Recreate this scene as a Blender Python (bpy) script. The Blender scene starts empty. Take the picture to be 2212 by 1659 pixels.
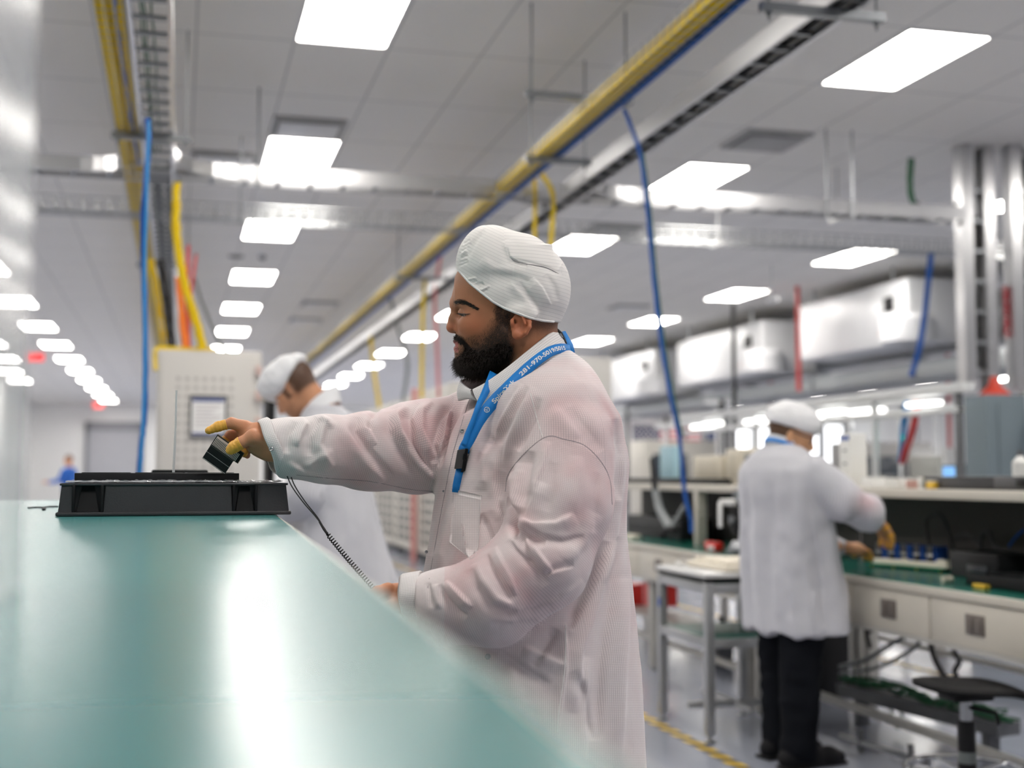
import bpy, bmesh, math, random
import numpy as np
from mathutils import Vector, Matrix
from mathutils.bvhtree import BVHTree
sc = bpy.context.scene
COL = sc.collection
PI = math.pi

# ------------------------------------------------------------------ camera
FPX, CX, CY, CAM_H = 2800.0, 1106.0, 829.5, 1.3
TH = math.atan(195.5 / FPX)                      # pitch up
PS = math.atan(721 / FPX * math.cos(TH))         # yaw to the right of the aisle
cam = bpy.data.cameras.new('camera')
cam.sensor_width = 36.0
cam.lens = 36.0 * FPX / 2212.0
cam.clip_start, cam.clip_end = 0.02, 200
cam.dof.use_dof = True
cam.dof.focus_distance = 2.38
cam.dof.aperture_fstop = 2.6
camo = bpy.data.objects.new('camera', cam)
camo.location = (0, 0, CAM_H)
camo.rotation_euler = (PI / 2 + TH, 0, -PS)
COL.objects.link(camo)
sc.camera = camo

# ------------------------------------------------------------------ world, exposure
wd = bpy.data.worlds.new('world'); sc.world = wd; wd.use_nodes = True
wd.node_tree.nodes['Background'].inputs[0].default_value = (0.8, 0.85, 0.9, 1)
wd.node_tree.nodes['Background'].inputs[1].default_value = 0.3
sc.view_settings.view_transform = 'Standard'
sc.view_settings.look = 'None'
sc.view_settings.exposure = 0.0
sc.view_settings.gamma = 1.0
sc.view_settings.use_curve_mapping = False
sc.cycles.use_denoising = True
sc.cycles.max_bounces = 8
sc.cycles.diffuse_bounces = 5
sc.cycles.transparent_max_bounces = 8
sc.cycles.sample_clamp_indirect = 4.0
sc.cycles.caustics_reflective = False
sc.cycles.caustics_refractive = False
LIGHT_L = 27.0        # radiance of the ceiling panels
CEIL = 4.10

# ------------------------------------------------------------------ picture <-> place
def ray_yaw(px, py):
    x = (px - CX) / FPX; y = -(py - CY) / FPX
    return np.array([x, math.cos(TH) - math.sin(TH) * y, math.sin(TH) + math.cos(TH) * y])
def yaw2w(v):
    return np.array([v[0] * math.cos(PS) + v[1] * math.sin(PS), -v[0] * math.sin(PS) + v[1] * math.cos(PS), v[2]])
O3 = np.array([0, 0, CAM_H])
def at(px, py, Z): return yaw2w(ray_yaw(px, py)) * Z + O3
def onz(px, py, z):
    d = yaw2w(ray_yaw(px, py)); return d * ((z - CAM_H) / d[2]) + O3
def onX(px, py, X):
    d = yaw2w(ray_yaw(px, py)); return d * (X / d[0]) + O3
def onY(px, py, Y):
    d = yaw2w(ray_yaw(px, py)); return d * (Y / d[1]) + O3

# ------------------------------------------------------------------ materials
def lin(c):
    o = []
    for v in c[:3]:
        v /= 255.0
        o.append(v / 12.92 if v <= 0.04045 else ((v + 0.055) / 1.055) ** 2.4)
    return o
MATS = {}
def M(name, col=None, rough=0.5, metal=0.0, var=0.05, vs=6.0, bump=0.0, bs=80.0, spec=0.5, emis=None, es=0.0, alpha=1.0, trans=0.0, coat=0.0, aniso=None):
    if name in MATS: return MATS[name]
    m = bpy.data.materials.new(name); m.use_nodes = True
    nt = m.node_tree; b = nt.nodes['Principled BSDF']
    c = lin(col)
    tc = nt.nodes.new('ShaderNodeTexCoord')
    ns = nt.nodes.new('ShaderNodeTexNoise'); ns.inputs['Scale'].default_value = vs; ns.inputs['Detail'].default_value = 3
    nt.links.new(tc.outputs['Object'], ns.inputs['Vector'])
    mx = nt.nodes.new('ShaderNodeMix'); mx.data_type = 'RGBA'
    mx.inputs[6].default_value = [max(0, v * (1 - var)) for v in c] + [1]
    mx.inputs[7].default_value = [min(1, v * (1 + var)) for v in c] + [1]
    nt.links.new(ns.outputs['Fac'], mx.inputs[0])
    nt.links.new(mx.outputs[2], b.inputs['Base Color'])
    b.inputs['Roughness'].default_value = rough
    b.inputs['Metallic'].default_value = metal
    b.inputs['Specular IOR Level'].default_value = spec
    b.inputs['Alpha'].default_value = alpha
    b.inputs['Transmission Weight'].default_value = trans
    b.inputs['Coat Weight'].default_value = coat
    if emis is not None:
        b.inputs['Emission Color'].default_value = lin(emis) + [1]
        b.inputs['Emission Strength'].default_value = es
    if bump:
        n2 = nt.nodes.new('ShaderNodeTexNoise'); n2.inputs['Scale'].default_value = bs
        nt.links.new(tc.outputs['Object'], n2.inputs['Vector'])
        bp = nt.nodes.new('ShaderNodeBump'); bp.inputs['Strength'].default_value = bump; bp.inputs['Distance'].default_value = 0.01
        nt.links.new(n2.outputs['Fac'], bp.inputs['Height'])
        nt.links.new(bp.outputs['Normal'], b.inputs['Normal'])
    MATS[name] = m
    return m

class NG:
    """small helper to write node graphs"""
    def __init__(s, m): s.nt = m.node_tree; s.b = s.nt.nodes['Principled BSDF']
    def n(s, t, **kw):
        nd = s.nt.nodes.new(t)
        for k, v in kw.items(): setattr(nd, k, v)
        return nd
    def l(s, a, b): s.nt.links.new(a, b)
    def math(s, op, a, b=None, c=None):
        nd = s.n('ShaderNodeMath', operation=op)
        for i, v in enumerate((a, b, c)):
            if v is None: continue
            if isinstance(v, (int, float)): nd.inputs[i].default_value = v
            else: s.l(v, nd.inputs[i])
        return nd.outputs[0]
    def mix(s, f, a, b):
        nd = s.n('ShaderNodeMix', data_type='RGBA')
        for i, v in ((0, f), (6, a), (7, b)):
            if isinstance(v, (int, float)): nd.inputs[i].default_value = v
            elif isinstance(v, (list, tuple)): nd.inputs[i].default_value = list(v)[:3] + [1]
            else: s.l(v, nd.inputs[i])
        return nd.outputs[2]
    def ramp(s, v, lo, hi):
        nd = s.n('ShaderNodeMapRange'); nd.inputs[1].default_value = lo; nd.inputs[2].default_value = hi; s.l(v, nd.inputs[0]); return nd.outputs[0]
    def objxyz(s):
        tc = s.n('ShaderNodeTexCoord'); sp = s.n('ShaderNodeSeparateXYZ'); s.l(tc.outputs['Object'], sp.inputs[0]); return tc.outputs['Object'], sp.outputs
    def noise(s, vec, scale, detail=3.0):
        nd = s.n('ShaderNodeTexNoise'); nd.inputs['Scale'].default_value = scale; nd.inputs['Detail'].default_value = detail
        if vec is not None: s.l(vec, nd.inputs['Vector'])
        return nd.outputs['Fac']
    def bump(s, h, strength, dist=0.01):
        nd = s.n('ShaderNodeBump'); nd.inputs['Strength'].default_value = strength; nd.inputs['Distance'].default_value = dist
        s.l(h, nd.inputs['Height']); s.l(nd.outputs[0], s.b.inputs['Normal'])

# ------------------------------------------------------------------ mesh building
class MB:
    def __init__(s): s.v = []; s.f = []; s.mi = []; s.cur = 0
    def add(s, vs, fs):
        o = len(s.v); s.v += [tuple(map(float, p)) for p in vs]
        s.f += [tuple(i + o for i in f) for f in fs]; s.mi += [s.cur] * len(fs)
    def mat(s, i): s.cur = i; return s
    def box(s, lo, hi, M4=None):
        x0, y0, z0 = lo; x1, y1, z1 = hi
        vs = [(x0, y0, z0), (x1, y0, z0), (x1, y1, z0), (x0, y1, z0), (x0, y0, z1), (x1, y0, z1), (x1, y1, z1), (x0, y1, z1)]
        if M4 is not None: vs = [tuple(M4 @ Vector(p)) for p in vs]
        s.add(vs, [(0, 3, 2, 1), (4, 5, 6, 7), (0, 1, 5, 4), (1, 2, 6, 5), (2, 3, 7, 6), (3, 0, 4, 7)]); return s
    def rbox(s, lo, hi, b=0.004, seg=2, M4=None):
        bm = bmesh.new(); bmesh.ops.create_cube(bm, size=1)
        c = [(a + d) / 2 for a, d in zip(lo, hi)]; e = [abs(d - a) for a, d in zip(lo, hi)]
        for v in bm.verts: v.co = Vector([c[i] + v.co[i] * e[i] for i in range(3)])
        b = min(b, min(e) * 0.45)
        bmesh.ops.bevel(bm, geom=bm.edges[:], offset=b, segments=seg, profile=0.5, affect='EDGES')
        bm.verts.index_update()
        vs = [(M4 @ v.co if M4 is not None else v.co) for v in bm.verts]
        s.add([tuple(v) for v in vs], [[v.index for v in f.verts] for f in bm.faces]); bm.free(); return s
    def tube(s, pts, r, n=8, cap=True, closed=False, squash=None):
        pts = [Vector(p) for p in pts]; m = len(pts)
        rs = r if isinstance(r, (list, tuple)) else [r] * m
        vs = []; N = None
        for i in range(m):
            if closed: t = pts[(i + 1) % m] - pts[i - 1]
            else: t = pts[min(i + 1, m - 1)] - pts[max(i - 1, 0)]
            if t.length < 1e-9: t = Vector((0, 0, 1))
            t.normalize()
            if N is None:
                a = Vector((0, 0, 1)) if abs(t.z) < 0.9 else Vector((1, 0, 0))
                N = t.cross(a).normalized()
            else:
                N = (N - t * N.dot(t))
                N = N.normalized() if N.length > 1e-6 else t.orthogonal().normalized()
            B = t.cross(N)
            for k in range(n):
                an = 2 * PI * k / n
                vs.append(tuple(pts[i] + (N * math.cos(an) + B * math.sin(an)) * rs[i]))
        fs = []
        for i in range(m if closed else m - 1):
            j = (i + 1) % m
            for k in range(n):
                fs.append((i * n + k, i * n + (k + 1) % n, j * n + (k + 1) % n, j * n + k))
        if cap and not closed:
            fs.append(tuple(range(n - 1, -1, -1))); fs.append(tuple((m - 1) * n + k for k in range(n)))
        s.add(vs, fs); return s
    def cyl(s, p0, p1, r0, r1=None, n=16): return s.tube([p0, p1], [r0, r0 if r1 is None else r1], n)
    def lathe(s, prof, c=(0, 0, 0), n=24):
        vs = []; fs = []; m = len(prof)
        for r, z in prof:
            for k in range(n):
                a = 2 * PI * k / n; vs.append((c[0] + r * math.cos(a), c[1] + r * math.sin(a), c[2] + z))
        for i in range(m - 1):
            for k in range(n): fs.append((i * n + k, i * n + (k + 1) % n, (i + 1) * n + (k + 1) % n, (i + 1) * n + k))
        fs.append(tuple(range(n - 1, -1, -1))); fs.append(tuple((m - 1) * n + k for k in range(n)))
        s.add(vs, fs); return s
    def prism(s, poly, h0, h1, axis='z'):
        n = len(poly)
        def P(a, b, h): return {'z': (a, b, h), 'y': (a, h, b), 'x': (h, a, b)}[axis]
        vs = [P(a, b, h0) for a, b in poly] + [P(a, b, h1) for a, b in poly]
        fs = [tuple(range(n - 1, -1, -1)), tuple(range(n, 2 * n))] + [(i, (i + 1) % n, n + (i + 1) % n, n + i) for i in range(n)]
        s.add(vs, fs); return s
    def torus(s, c, R, r, n=32, k=8, axis='z'):
        pts = []
        for i in range(n):
            a = 2 * PI * i / n; p = (R * math.cos(a), R * math.sin(a), 0)
            if axis == 'x': p = (0, p[0], p[1])
            if axis == 'y': p = (p[0], 0, p[1])
            pts.append((c[0] + p[0], c[1] + p[1], c[2] + p[2]))
        return s.tube(pts, r, k, closed=True)
    def mesh(s, name, mats, smooth=None):
        me = bpy.data.meshes.new(name)
        me.from_pydata(s.v, [], s.f)
        for m in (mats if isinstance(mats, (list, tuple)) else [mats]): me.materials.append(m)
        if any(s.mi): me.polygons.foreach_set('material_index', s.mi)
        bm = bmesh.new(); bm.from_mesh(me); bmesh.ops.recalc_face_normals(bm, faces=bm.faces[:]); bm.to_mesh(me); bm.free()
        if smooth:
            me.polygons.foreach_set('use_smooth', [True] * len(me.polygons))
            me.set_sharp_from_angle(angle=math.radians(smooth))
        me.update(); return me
    def build(s, name, mats, parent=None, smooth=35):
        o = bpy.data.objects.new(name, s.mesh(name, mats, smooth)); COL.objects.link(o)
        if parent is not None: o.parent = parent
        return o

def tag(o, label, cat, group=None, kind=None):
    if label: o['label'] = label
    if cat: o['category'] = cat
    if group: o['group'] = group
    if kind: o['kind'] = kind
    return o
def thing(name, label, cat, loc=(0, 0, 0), rz=0.0, group=None):
    o = bpy.data.objects.new(name, None); COL.objects.link(o)
    o.empty_display_size = 0.05
    o.location = loc; o.rotation_euler = (0, 0, rz)
    return tag(o, label, cat, group)
def struct(o):
    o['kind'] = 'structure'; return o
def kids(o): return [c for c in bpy.data.objects if c.parent == o]
def dup(root, loc, rz=0.0, label=None, group=None):
    r = root.copy(); COL.objects.link(r); r.location = loc; r.rotation_euler = (0, 0, rz)
    if label: r['label'] = label
    if group: r['group'] = group
    for ch in list(root.children):
        c = ch.copy(); COL.objects.link(c); c.parent = r
        for g in list(ch.children):
            d = g.copy(); COL.objects.link(d); d.parent = c
    return r
def child_copy(o, parent, loc=(0, 0, 0)):
    c = o.copy(); COL.objects.link(c); c.parent = parent; c.location = loc; return c
def catenary(p0, p1, sag, n=16):
    p0 = np.array(p0, float); p1 = np.array(p1, float)
    return [tuple(p0 + (p1 - p0) * t - np.array([0, 0, 4 * sag * t * (1 - t)])) for t in np.linspace(0, 1, n)]
def spline(pts, n=8):
    """Catmull-Rom through the points"""
    P = [np.array(p, float) for p in pts]; P = [2 * P[0] - P[1]] + P + [2 * P[-1] - P[-2]]
    out = []
    for i in range(1, len(P) - 2):
        for k in range(n):
            t = k / n
            out.append(0.5 * ((2 * P[i]) + (-P[i - 1] + P[i + 1]) * t + (2 * P[i - 1] - 5 * P[i] + 4 * P[i + 1] - P[i + 2]) * t * t + (-P[i - 1] + 3 * P[i] - 3 * P[i + 1] + P[i + 2]) * t ** 3))
    out.append(P[-2]); return out
ORD = ['first', 'second', 'third', 'fourth', 'fifth', 'sixth', 'seventh', 'eighth', 'ninth', 'tenth', 'eleventh', 'twelfth', 'thirteenth', 'fourteenth', 'fifteenth', 'sixteenth', 'seventeenth', 'eighteenth']
# ================================================================== THE HALL
X0, X1, Y0, Y1 = -5.6, 30.0, -6.0, 54.0
# floor: pale blue-grey sealed concrete
mf = M('floor_epoxy', (156, 160, 174), rough=0.16, var=0.05, vs=0.7, spec=0.5)
g = NG(mf); vec, xyz = g.objxyz()
rg = g.ramp(g.noise(vec, 1.3), 0.3, 0.7)
g.l(g.math('MULTIPLY_ADD', rg, 0.14, 0.10), g.b.inputs['Roughness'])
b = MB().box((X0 - .3, Y0 - .3, -0.15), (X1 + .3, Y1 + .3, 0.0)); struct(b.build('floor', mf, smooth=None))
# ceiling of white 2x4 lay-in tiles with a T-bar grid
mc = M('ceiling_tile', (216, 214, 209), rough=0.75, var=0.02, vs=0.8, spec=0.25)
g = NG(mc); vec, xyz = g.objxyz()
def gridline(co, pitch, off, w):
    t = g.math('SUBTRACT', co, off); t = g.math('DIVIDE', t, pitch); t = g.math('FRACT', t)
    t = g.math('SUBTRACT', t, 0.5); t = g.math('ABSOLUTE', t)
    return g.math('GREATER_THAN', t, 0.5 - w / pitch / 2)
lx = gridline(xyz[0], 0.6175, 0.99 + 0.309, 0.016); ly = gridline(xyz[1], 1.2117, 7.70 + 0.606, 0.018)
gl = g.math('MAXIMUM', lx, ly)
base = g.mix(g.noise(vec, 0.35, 2), lin((232, 230, 226)), lin((243, 240, 234)))
g.l(g.mix(gl, base, lin((203, 202, 199))), g.b.inputs['Base Color'])
b = MB().box((X0 - .3, Y0 - .3, CEIL), (X1 + .3, Y1 + .3, CEIL + .15)); struct(b.build('ceiling', mc, smooth=None))
mw = M('painted_wall', (240, 240, 238), rough=0.6, var=0.03, vs=0.5)
for nm, lo, hi in (('wall_far', (X0 - .3, Y1, 0), (X1 + .3, Y1 + .2, CEIL)), ('wall_near', (X0 - .3, Y0 - .2, 0), (X1 + .3, Y0, CEIL)),
                   ('wall_left', (X0 - .2, Y0, 0), (X0, Y1, CEIL)), ('wall_right', (X1, Y0, 0), (X1 + .2, Y1, CEIL))):
    struct(MB().box(lo, hi).build(nm, mw, smooth=None))
mbb = M('grey_baseboard', (120, 122, 128), rough=0.5)
struct(MB().box((X0, Y1 - .015, 0), (X1, Y1, .12)).build('baseboard_far', mbb, smooth=None))
struct(MB().box((X0, Y0, 0), (X0 + .015, Y1, .12)).build('baseboard_left', mbb, smooth=None))
# roller door in the far wall, far down the aisle
mdoor = M('grey_door_paint', (176, 177, 182), rough=0.45)
d = struct(MB().box((-3.45, Y1 - .05, 0), (-1.5, Y1 - .005, 3.05)).build('door_1', mdoor, smooth=None))
fr = MB()
fr.box((-3.6, Y1 - .12, 0), (-3.45, Y1, 3.3)).box((-1.5, Y1 - .12, 0), (-1.35, Y1, 3.3)).box((-3.6, Y1 - .12, 3.05), (-1.35, Y1, 3.4))
fr.build('door_frame', M('door_frame_grey', (140, 141, 146), rough=0.5), d, smooth=None)
hd = MB().tube([(-1.75, Y1 - .13, 1.0), (-1.75, Y1 - .13, 1.25)], .02); hd.build('door_handle', M('steel', (170, 172, 175), rough=0.3, metal=1.0), d)
# white wall pillars along the left wall
for i, (x, y) in enumerate([(-5.15, 39.0), (-5.15, 31.0)]):
    o = MB().rbox((x - .35, y - .35, 0), (x + .35, y + .35, CEIL), .01).build('wall_pillar', mw)
    struct(o)
# tall bright windows in the far wall on the right
mwin = M('window_daylight', (250, 250, 250), rough=0.3, var=0.0, emis=(250, 252, 255), es=2.6)
mfr = M('window_frame_grey', (120, 122, 126), rough=0.4)
for i, px in enumerate([1602, 1640, 1748, 1800, 1862, 1908, 1962]):
    p = onY(px, 945, Y1 - .02)
    w = struct(MB().box((p[0] - .42, Y1 - .035, 1.75), (p[0] + .42, Y1 - .012, 3.55)).build('window_%d' % (i + 1), mwin, smooth=None))
    f = MB()
    f.box((p[0] - .50, Y1 - .06, 1.67), (p[0] - .42, Y1, 3.63)).box((p[0] + .42, Y1 - .06, 1.67), (p[0] + .50, Y1, 3.63))
    f.box((p[0] - .42, Y1 - .06, 3.55), (p[0] + .42, Y1, 3.63)).box((p[0] - .42, Y1 - .06, 1.67), (p[0] + .42, Y1, 1.75))
    f.build('window_frame', mfr, w, smooth=None)

# ------------------------------------------------------------------ ceiling lights
mdiff = M('light_diffuser', (245, 245, 245), rough=0.4, var=0.0, emis=(255, 250, 243), es=LIGHT_L)
mfrm = M('light_frame_white', (225, 225, 225), rough=0.4)
def rrect(hx, hy, r, n=5):
    out = []
    for cx_, cy_, a0 in ((hx - r, hy - r, 0), (-hx + r, hy - r, 90), (-hx + r, -hy + r, 180), (hx - r, -hy + r, 270)):
        for k in range(n + 1):
            a = math.radians(a0 + 90 * k / n); out.append((cx_ + r * math.cos(a), cy_ + r * math.sin(a)))
    return out
fb = MB()
for lo, hi in (((-.306, -.6, -.008), (-.285, .6, .0)), ((.285, -.6, -.008), (.306, .6, .0)), ((-.285, -.6, -.008), (.285, -.578, .0)), ((-.285, .578, -.008), (.285, .6, .0))):
    fb.box(lo, hi)
me_f = fb.mesh('light_frame', mfrm)
me_d = MB().prism(rrect(.284, .577, .02), -.004, -.0005).mesh('diffuser', mdiff)
rows = [(-2.62, 'beside the left wall'), (0.98, 'over the pale grey cabinet'), (4.71, 'right of the yellow tray'), (8.40, 'left of the hanging air units'),
        (12.1, 'beyond the hanging air units'), (15.95, 'beyond the white bench rail'), (19.65, 'behind the upright aluminium trays'), (23.4, 'nearest the right wall')]
def proj(p):
    q = np.array(p, float) - O3
    r = q[0] * math.cos(PS) - q[1] * math.sin(PS); f = q[0] * math.sin(PS) + q[1] * math.cos(PS)
    zc = f * math.cos(TH) + q[2] * math.sin(TH); y = -f * math.sin(TH) + q[2] * math.cos(TH)
    return (CX + FPX * r / zc, CY - FPX * y / zc, zc)
def in_frame(x, y, z):
    for dx in (-.28, .28):
        for dy in (-.57, .57):
            p = proj((x + dx, y + dy, z))
            if p[2] > .3 and 0 < p[0] < 2212 and 0 < p[1] < 1659: return True
    return False
def panel(x, y, label, group='ceiling light panels'):
    o = thing('ceiling_light', label, 'ceiling light', (x, y, CEIL), 0, group)
    for n_, me in (('light_frame', me_f), ('diffuser', me_d)):
        c = bpy.data.objects.new(n_, me); COL.objects.link(c); c.parent = o
for X, where in rows:
    j = 0
    for k in (range(8, 13) if X == 12.1 else range(-2, 13)):
        Y = 7.70 + 3.64 * k
        if in_frame(X, Y, CEIL):
            panel(X, Y, 'ceiling light panel, %s from the front in the row %s' % (ORD[j], where)); j += 1
        else:
            panel(X, Y, 'ceiling light panel out of view, in the row %s' % where, 'ceiling light panels out of view')
for j, (px, py) in enumerate([(-22, 742), (10, 775), (20, 802), (42, 822), (8, 888)]):
    p = onz(px, py, CEIL)
    panel(max(p[0], X0 + .4), p[1], 'small bright ceiling light, %s from the front in the short row against the left wall' % ORD[j], 'ceiling lights by the left wall')

# ------------------------------------------------------------------ air vents, detectors
mvent = M('vent_paint', (176, 176, 176), rough=0.5); mslot = M('vent_dark', (96, 96, 96), rough=0.6)
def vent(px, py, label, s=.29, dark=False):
    p = onz(px, py, CEIL)
    o = thing('ceiling_vent', label, 'air vent', (p[0], p[1], CEIL), 0, 'square ceiling air vents')
    f = MB()
    for lo, hi in (((-s, -s, -.03), (s, -s + .03, 0)), ((-s, s - .03, -.03), (s, s, 0)), ((-s, -s + .03, -.03), (-s + .03, s - .03, 0)), ((s - .03, -s + .03, -.03), (s, s - .03, 0))): f.box(lo, hi)
    f.build('frame', mvent, o, smooth=None)
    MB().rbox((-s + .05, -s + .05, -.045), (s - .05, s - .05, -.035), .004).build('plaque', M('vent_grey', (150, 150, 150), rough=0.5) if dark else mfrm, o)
    MB().box((-s + .03, -s + .03, -.012), (s - .03, s - .03, -.001)).build('backing', mslot, o, smooth=None)
vent(665, 274, 'square air vent with dark back edge above the second light over the cabinet')
vent(484, 343, 'square air vent between the ladder tray and the lights over the cabinet')
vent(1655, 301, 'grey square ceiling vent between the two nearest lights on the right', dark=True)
vent(1325, 492, 'grey square ceiling vent above the light behind the cap', dark=True)
vent(1358, 662, 'pale square ceiling vent behind the hanging blue cable')
vent(690, 655, 'square ceiling vent beside the yellow cable tray far down the hall')
vent(660, 690, 'farthest small square ceiling vent beside the yellow cable tray')
p = onz(510, 553, CEIL)
tag(MB().lathe([(.0, 0), (.10, 0), (.10, -.012), (.02, -.03), (0, -.03)][::-1], p, 20).build('smoke_detector', mslot), 'dark round ceiling fixture beside the third light over the cabinet', 'smoke detector')
p = onz(567, 549, CEIL)
o = thing('dome_camera', 'small white dome camera on the ceiling by the dark round fixture', 'security camera', tuple(p))
MB().lathe([(0, -.03), (.07, -.03), (.07, 0), (0, 0)], (0, 0, 0), 20).build('base', mfrm, o)
MB().lathe([(.05 * math.cos(a), -.03 - .05 * math.sin(a)) for a in np.linspace(1.5, 0, 8)], (0, 0, 0), 20).build('dome', M('dome_grey', (120, 120, 124), rough=.15), o)
for j, (px, py, L) in enumerate([(1792, 482, 'pale can sensor hanging below the wire tray near the upright trays'), (1536, 533, 'pale can sensor hanging below the wire tray right of the cap'), (1657, 652, 'small round sensor beside the ceiling light left of the air units')]):
    p = onz(px, py, 3.6)
    o = thing('ceiling_sensor', L, 'sensor', (p[0], p[1], 3.6))
    MB().cyl((0, 0, 0), (.10, -.12, .03), .035, n=12).build('housing', mfrm, o)
    MB().cyl((.05, -.06, .04), (.05, -.06, CEIL - 3.6), .008, n=6).build('stem', mvent, o)
# ================================================================== OVERHEAD TRAYS, CABLES, DUCTS
malu = M('brushed_aluminium', (205, 205, 206), rough=0.28, metal=1.0, var=0.06, vs=3)
mgalv = M('galvanised_steel', (150, 153, 156), rough=0.4, metal=1.0, var=0.1, vs=12)
mwire = M('zinc_wire', (170, 172, 172), rough=0.4, metal=0.9)
mblk = M('black_rubber', (24, 24, 26), rough=0.55)
myel = M('yellow_cable', (228, 196, 26), rough=0.6, var=0.1, spec=.2)
mblu = M('blue_cable', (24, 84, 164), rough=0.5, var=0.12, spec=.3)
mlbl = M('light_blue_cable', (40, 140, 205), rough=0.4)
mgrn = M('green_cable', (34, 92, 60), rough=0.45)
mred = M('red_cable', (196, 60, 60), rough=0.45)
mora = M('orange_cable', (236, 128, 40), rough=0.45)
mgry = M('grey_cable', (110, 116, 116), rough=0.5)
TZ = 3.43
def ladder(name, label, p0, p1, width, rail_h=0.10, pitch=0.24, n_each=45, axis='y'):
    """cable ladder along axis from p0 to p1; origin at p0"""
    L = (p1[1] - p0[1]) if axis == 'y' else (p1[0] - p0[0])
    if axis == 'z': L = p1[2] - p0[2]
    o = thing(name, label, 'cable tray', tuple(p0))
    h = width / 2; fl = .022 if axis != 'z' else .105
    def bx(mb, a0, a1, l0, l1, z0, z1):
        if axis == 'y': mb.box((a0, l0, z0), (a1, l1, z1))
        elif axis == 'x': mb.box((l0, a0, z0), (l1, a1, z1))
        else: mb.box((a0, z0, l0), (a1, z1, l1))
    for s in (-1, 1):
        r = MB()
        bx(r, *sorted((s * h, s * (h - .006))), 0, L, 0, rail_h)
        bx(r, *sorted((s * h, s * (h - fl))), 0, L, -.004, 0)
        bx(r, *sorted((s * h, s * (h - fl))), 0, L, rail_h, rail_h + .004)
        r.build('rail', malu, o, smooth=None)
    rm = MB(); bx(rm, -h + .008, h - .008, -.014, .014, .006, .026); me = rm.mesh('rung', mgalv)
    n = int(L / pitch)
    for i in range(min(n, n_each)):
        c = bpy.data.objects.new('rung', me); COL.objects.link(c); c.parent = o
        q = (i + .5) * pitch
        c.location = (0, q, 0) if axis == 'y' else (q, 0, 0) if axis == 'x' else (0, 0, q)
    if n > n_each:
        r = MB()
        for i in range(n_each, n):
            q = (i + .5) * pitch; bx(r, -h + .008, h - .008, q - .014, q + .014, .006, .026)
        c = r.build('rung', mgalv, o, smooth=None); c['kind'] = 'stuff'
    return o
def basket(name, label, p0, L, width, depth=.10, pitch=.1, axis='y', wr=.0028):
    o = thing(name, label, 'cable tray', tuple(p0))
    m = MB(); h = width / 2
    prof = [(-h, depth), (-h, depth / 2), (-h, 0), (-h / 3, 0), (h / 3, 0), (h, 0), (h, depth / 2), (h, depth)]
    for a, z in prof:
        q0, q1 = ((a, 0, z), (a, L, z)) if axis == 'y' else ((0, a, z), (L, a, z))
        m.tube([q0, q1], wr, 4)
    n = int(L / pitch)
    for i in range(n + 1):
        t = i * pitch
        pts = [(-h, depth), (-h, 0), (h, 0), (h, depth)]
        m.tube([((a, t, z) if axis == 'y' else (t, a, z)) for a, z in pts], wr, 4)
    m.build('wire_mesh', mwire, o, smooth=None)
    return o
# trays running down the hall on the left
ladder('cable_ladder_tray', 'narrow aluminium cable ladder overhead at the left, running down the hall beside yellow cables', (-.165, 3.2, TZ), (-.165, 44, TZ), .205)
basket('wire_basket_tray', 'wire basket tray full of yellow cables, overhead at the left', (-.345, 3.0, TZ), 41, .13)
# trays running down the hall on the right
ladder('cable_ladder_tray', 'narrow aluminium cable ladder overhead on the right, its rungs dark against black cables', (2.90, 3.6, TZ), (2.90, 44, TZ), .17, n_each=45)
basket('wire_basket_tray', 'wire basket tray carrying yellow and blue cables overhead on the right', (2.36, 3.4, TZ), 41, .14)
# crossing trays
ladder('cable_ladder_tray', 'aluminium cable ladder crossing the hall from side to side under the ceiling lights', (-5.2, 9.55, TZ), (6.35, 9.55, TZ), .24, axis='x', n_each=48)
basket('wire_basket_tray', 'pale empty wire basket tray crossing the hall behind the aluminium cross ladder', (-5.2, 11.0, TZ), 13.4, .26, depth=.11, pitch=.105, axis='x', wr=.006)
def elbow(c, R, a0, a1, label):
    o = thing('tray_elbow', label, 'cable tray', c)
    m = MB(); pts = []
    n = 8
    for k in range(n):
        b0 = math.radians(a0 + (a1 - a0) * k / n); b1 = math.radians(a0 + (a1 - a0) * (k + 1) / n)
        for R0, R1 in ((R, R + .008),):
            q = [(R0 * math.cos(b0), R0 * math.sin(b0)), (R1 * math.cos(b0), R1 * math.sin(b0)), (R1 * math.cos(b1), R1 * math.sin(b1)), (R0 * math.cos(b1), R0 * math.sin(b1))]
            m.prism(q, 0, .10)
    m.build('curved_rail', malu, o)
elbow((.37, 9.0, TZ), .43, 90, 180, 'curved aluminium tray corner joining the cross ladder to the left ladder, camera side')
elbow((-.70, 9.0, TZ), .43, 0, 90, 'curved aluminium tray corner at the left of the left ladder crossing')
elbow((2.36 - .0, 10.1, TZ), .43, 270, 360, 'curved aluminium tray corner behind the right-hand crossing')
elbow((3.42, 9.0, TZ), .43, 90, 180, 'curved aluminium tray corner right of the right-hand ladder crossing')
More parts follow.
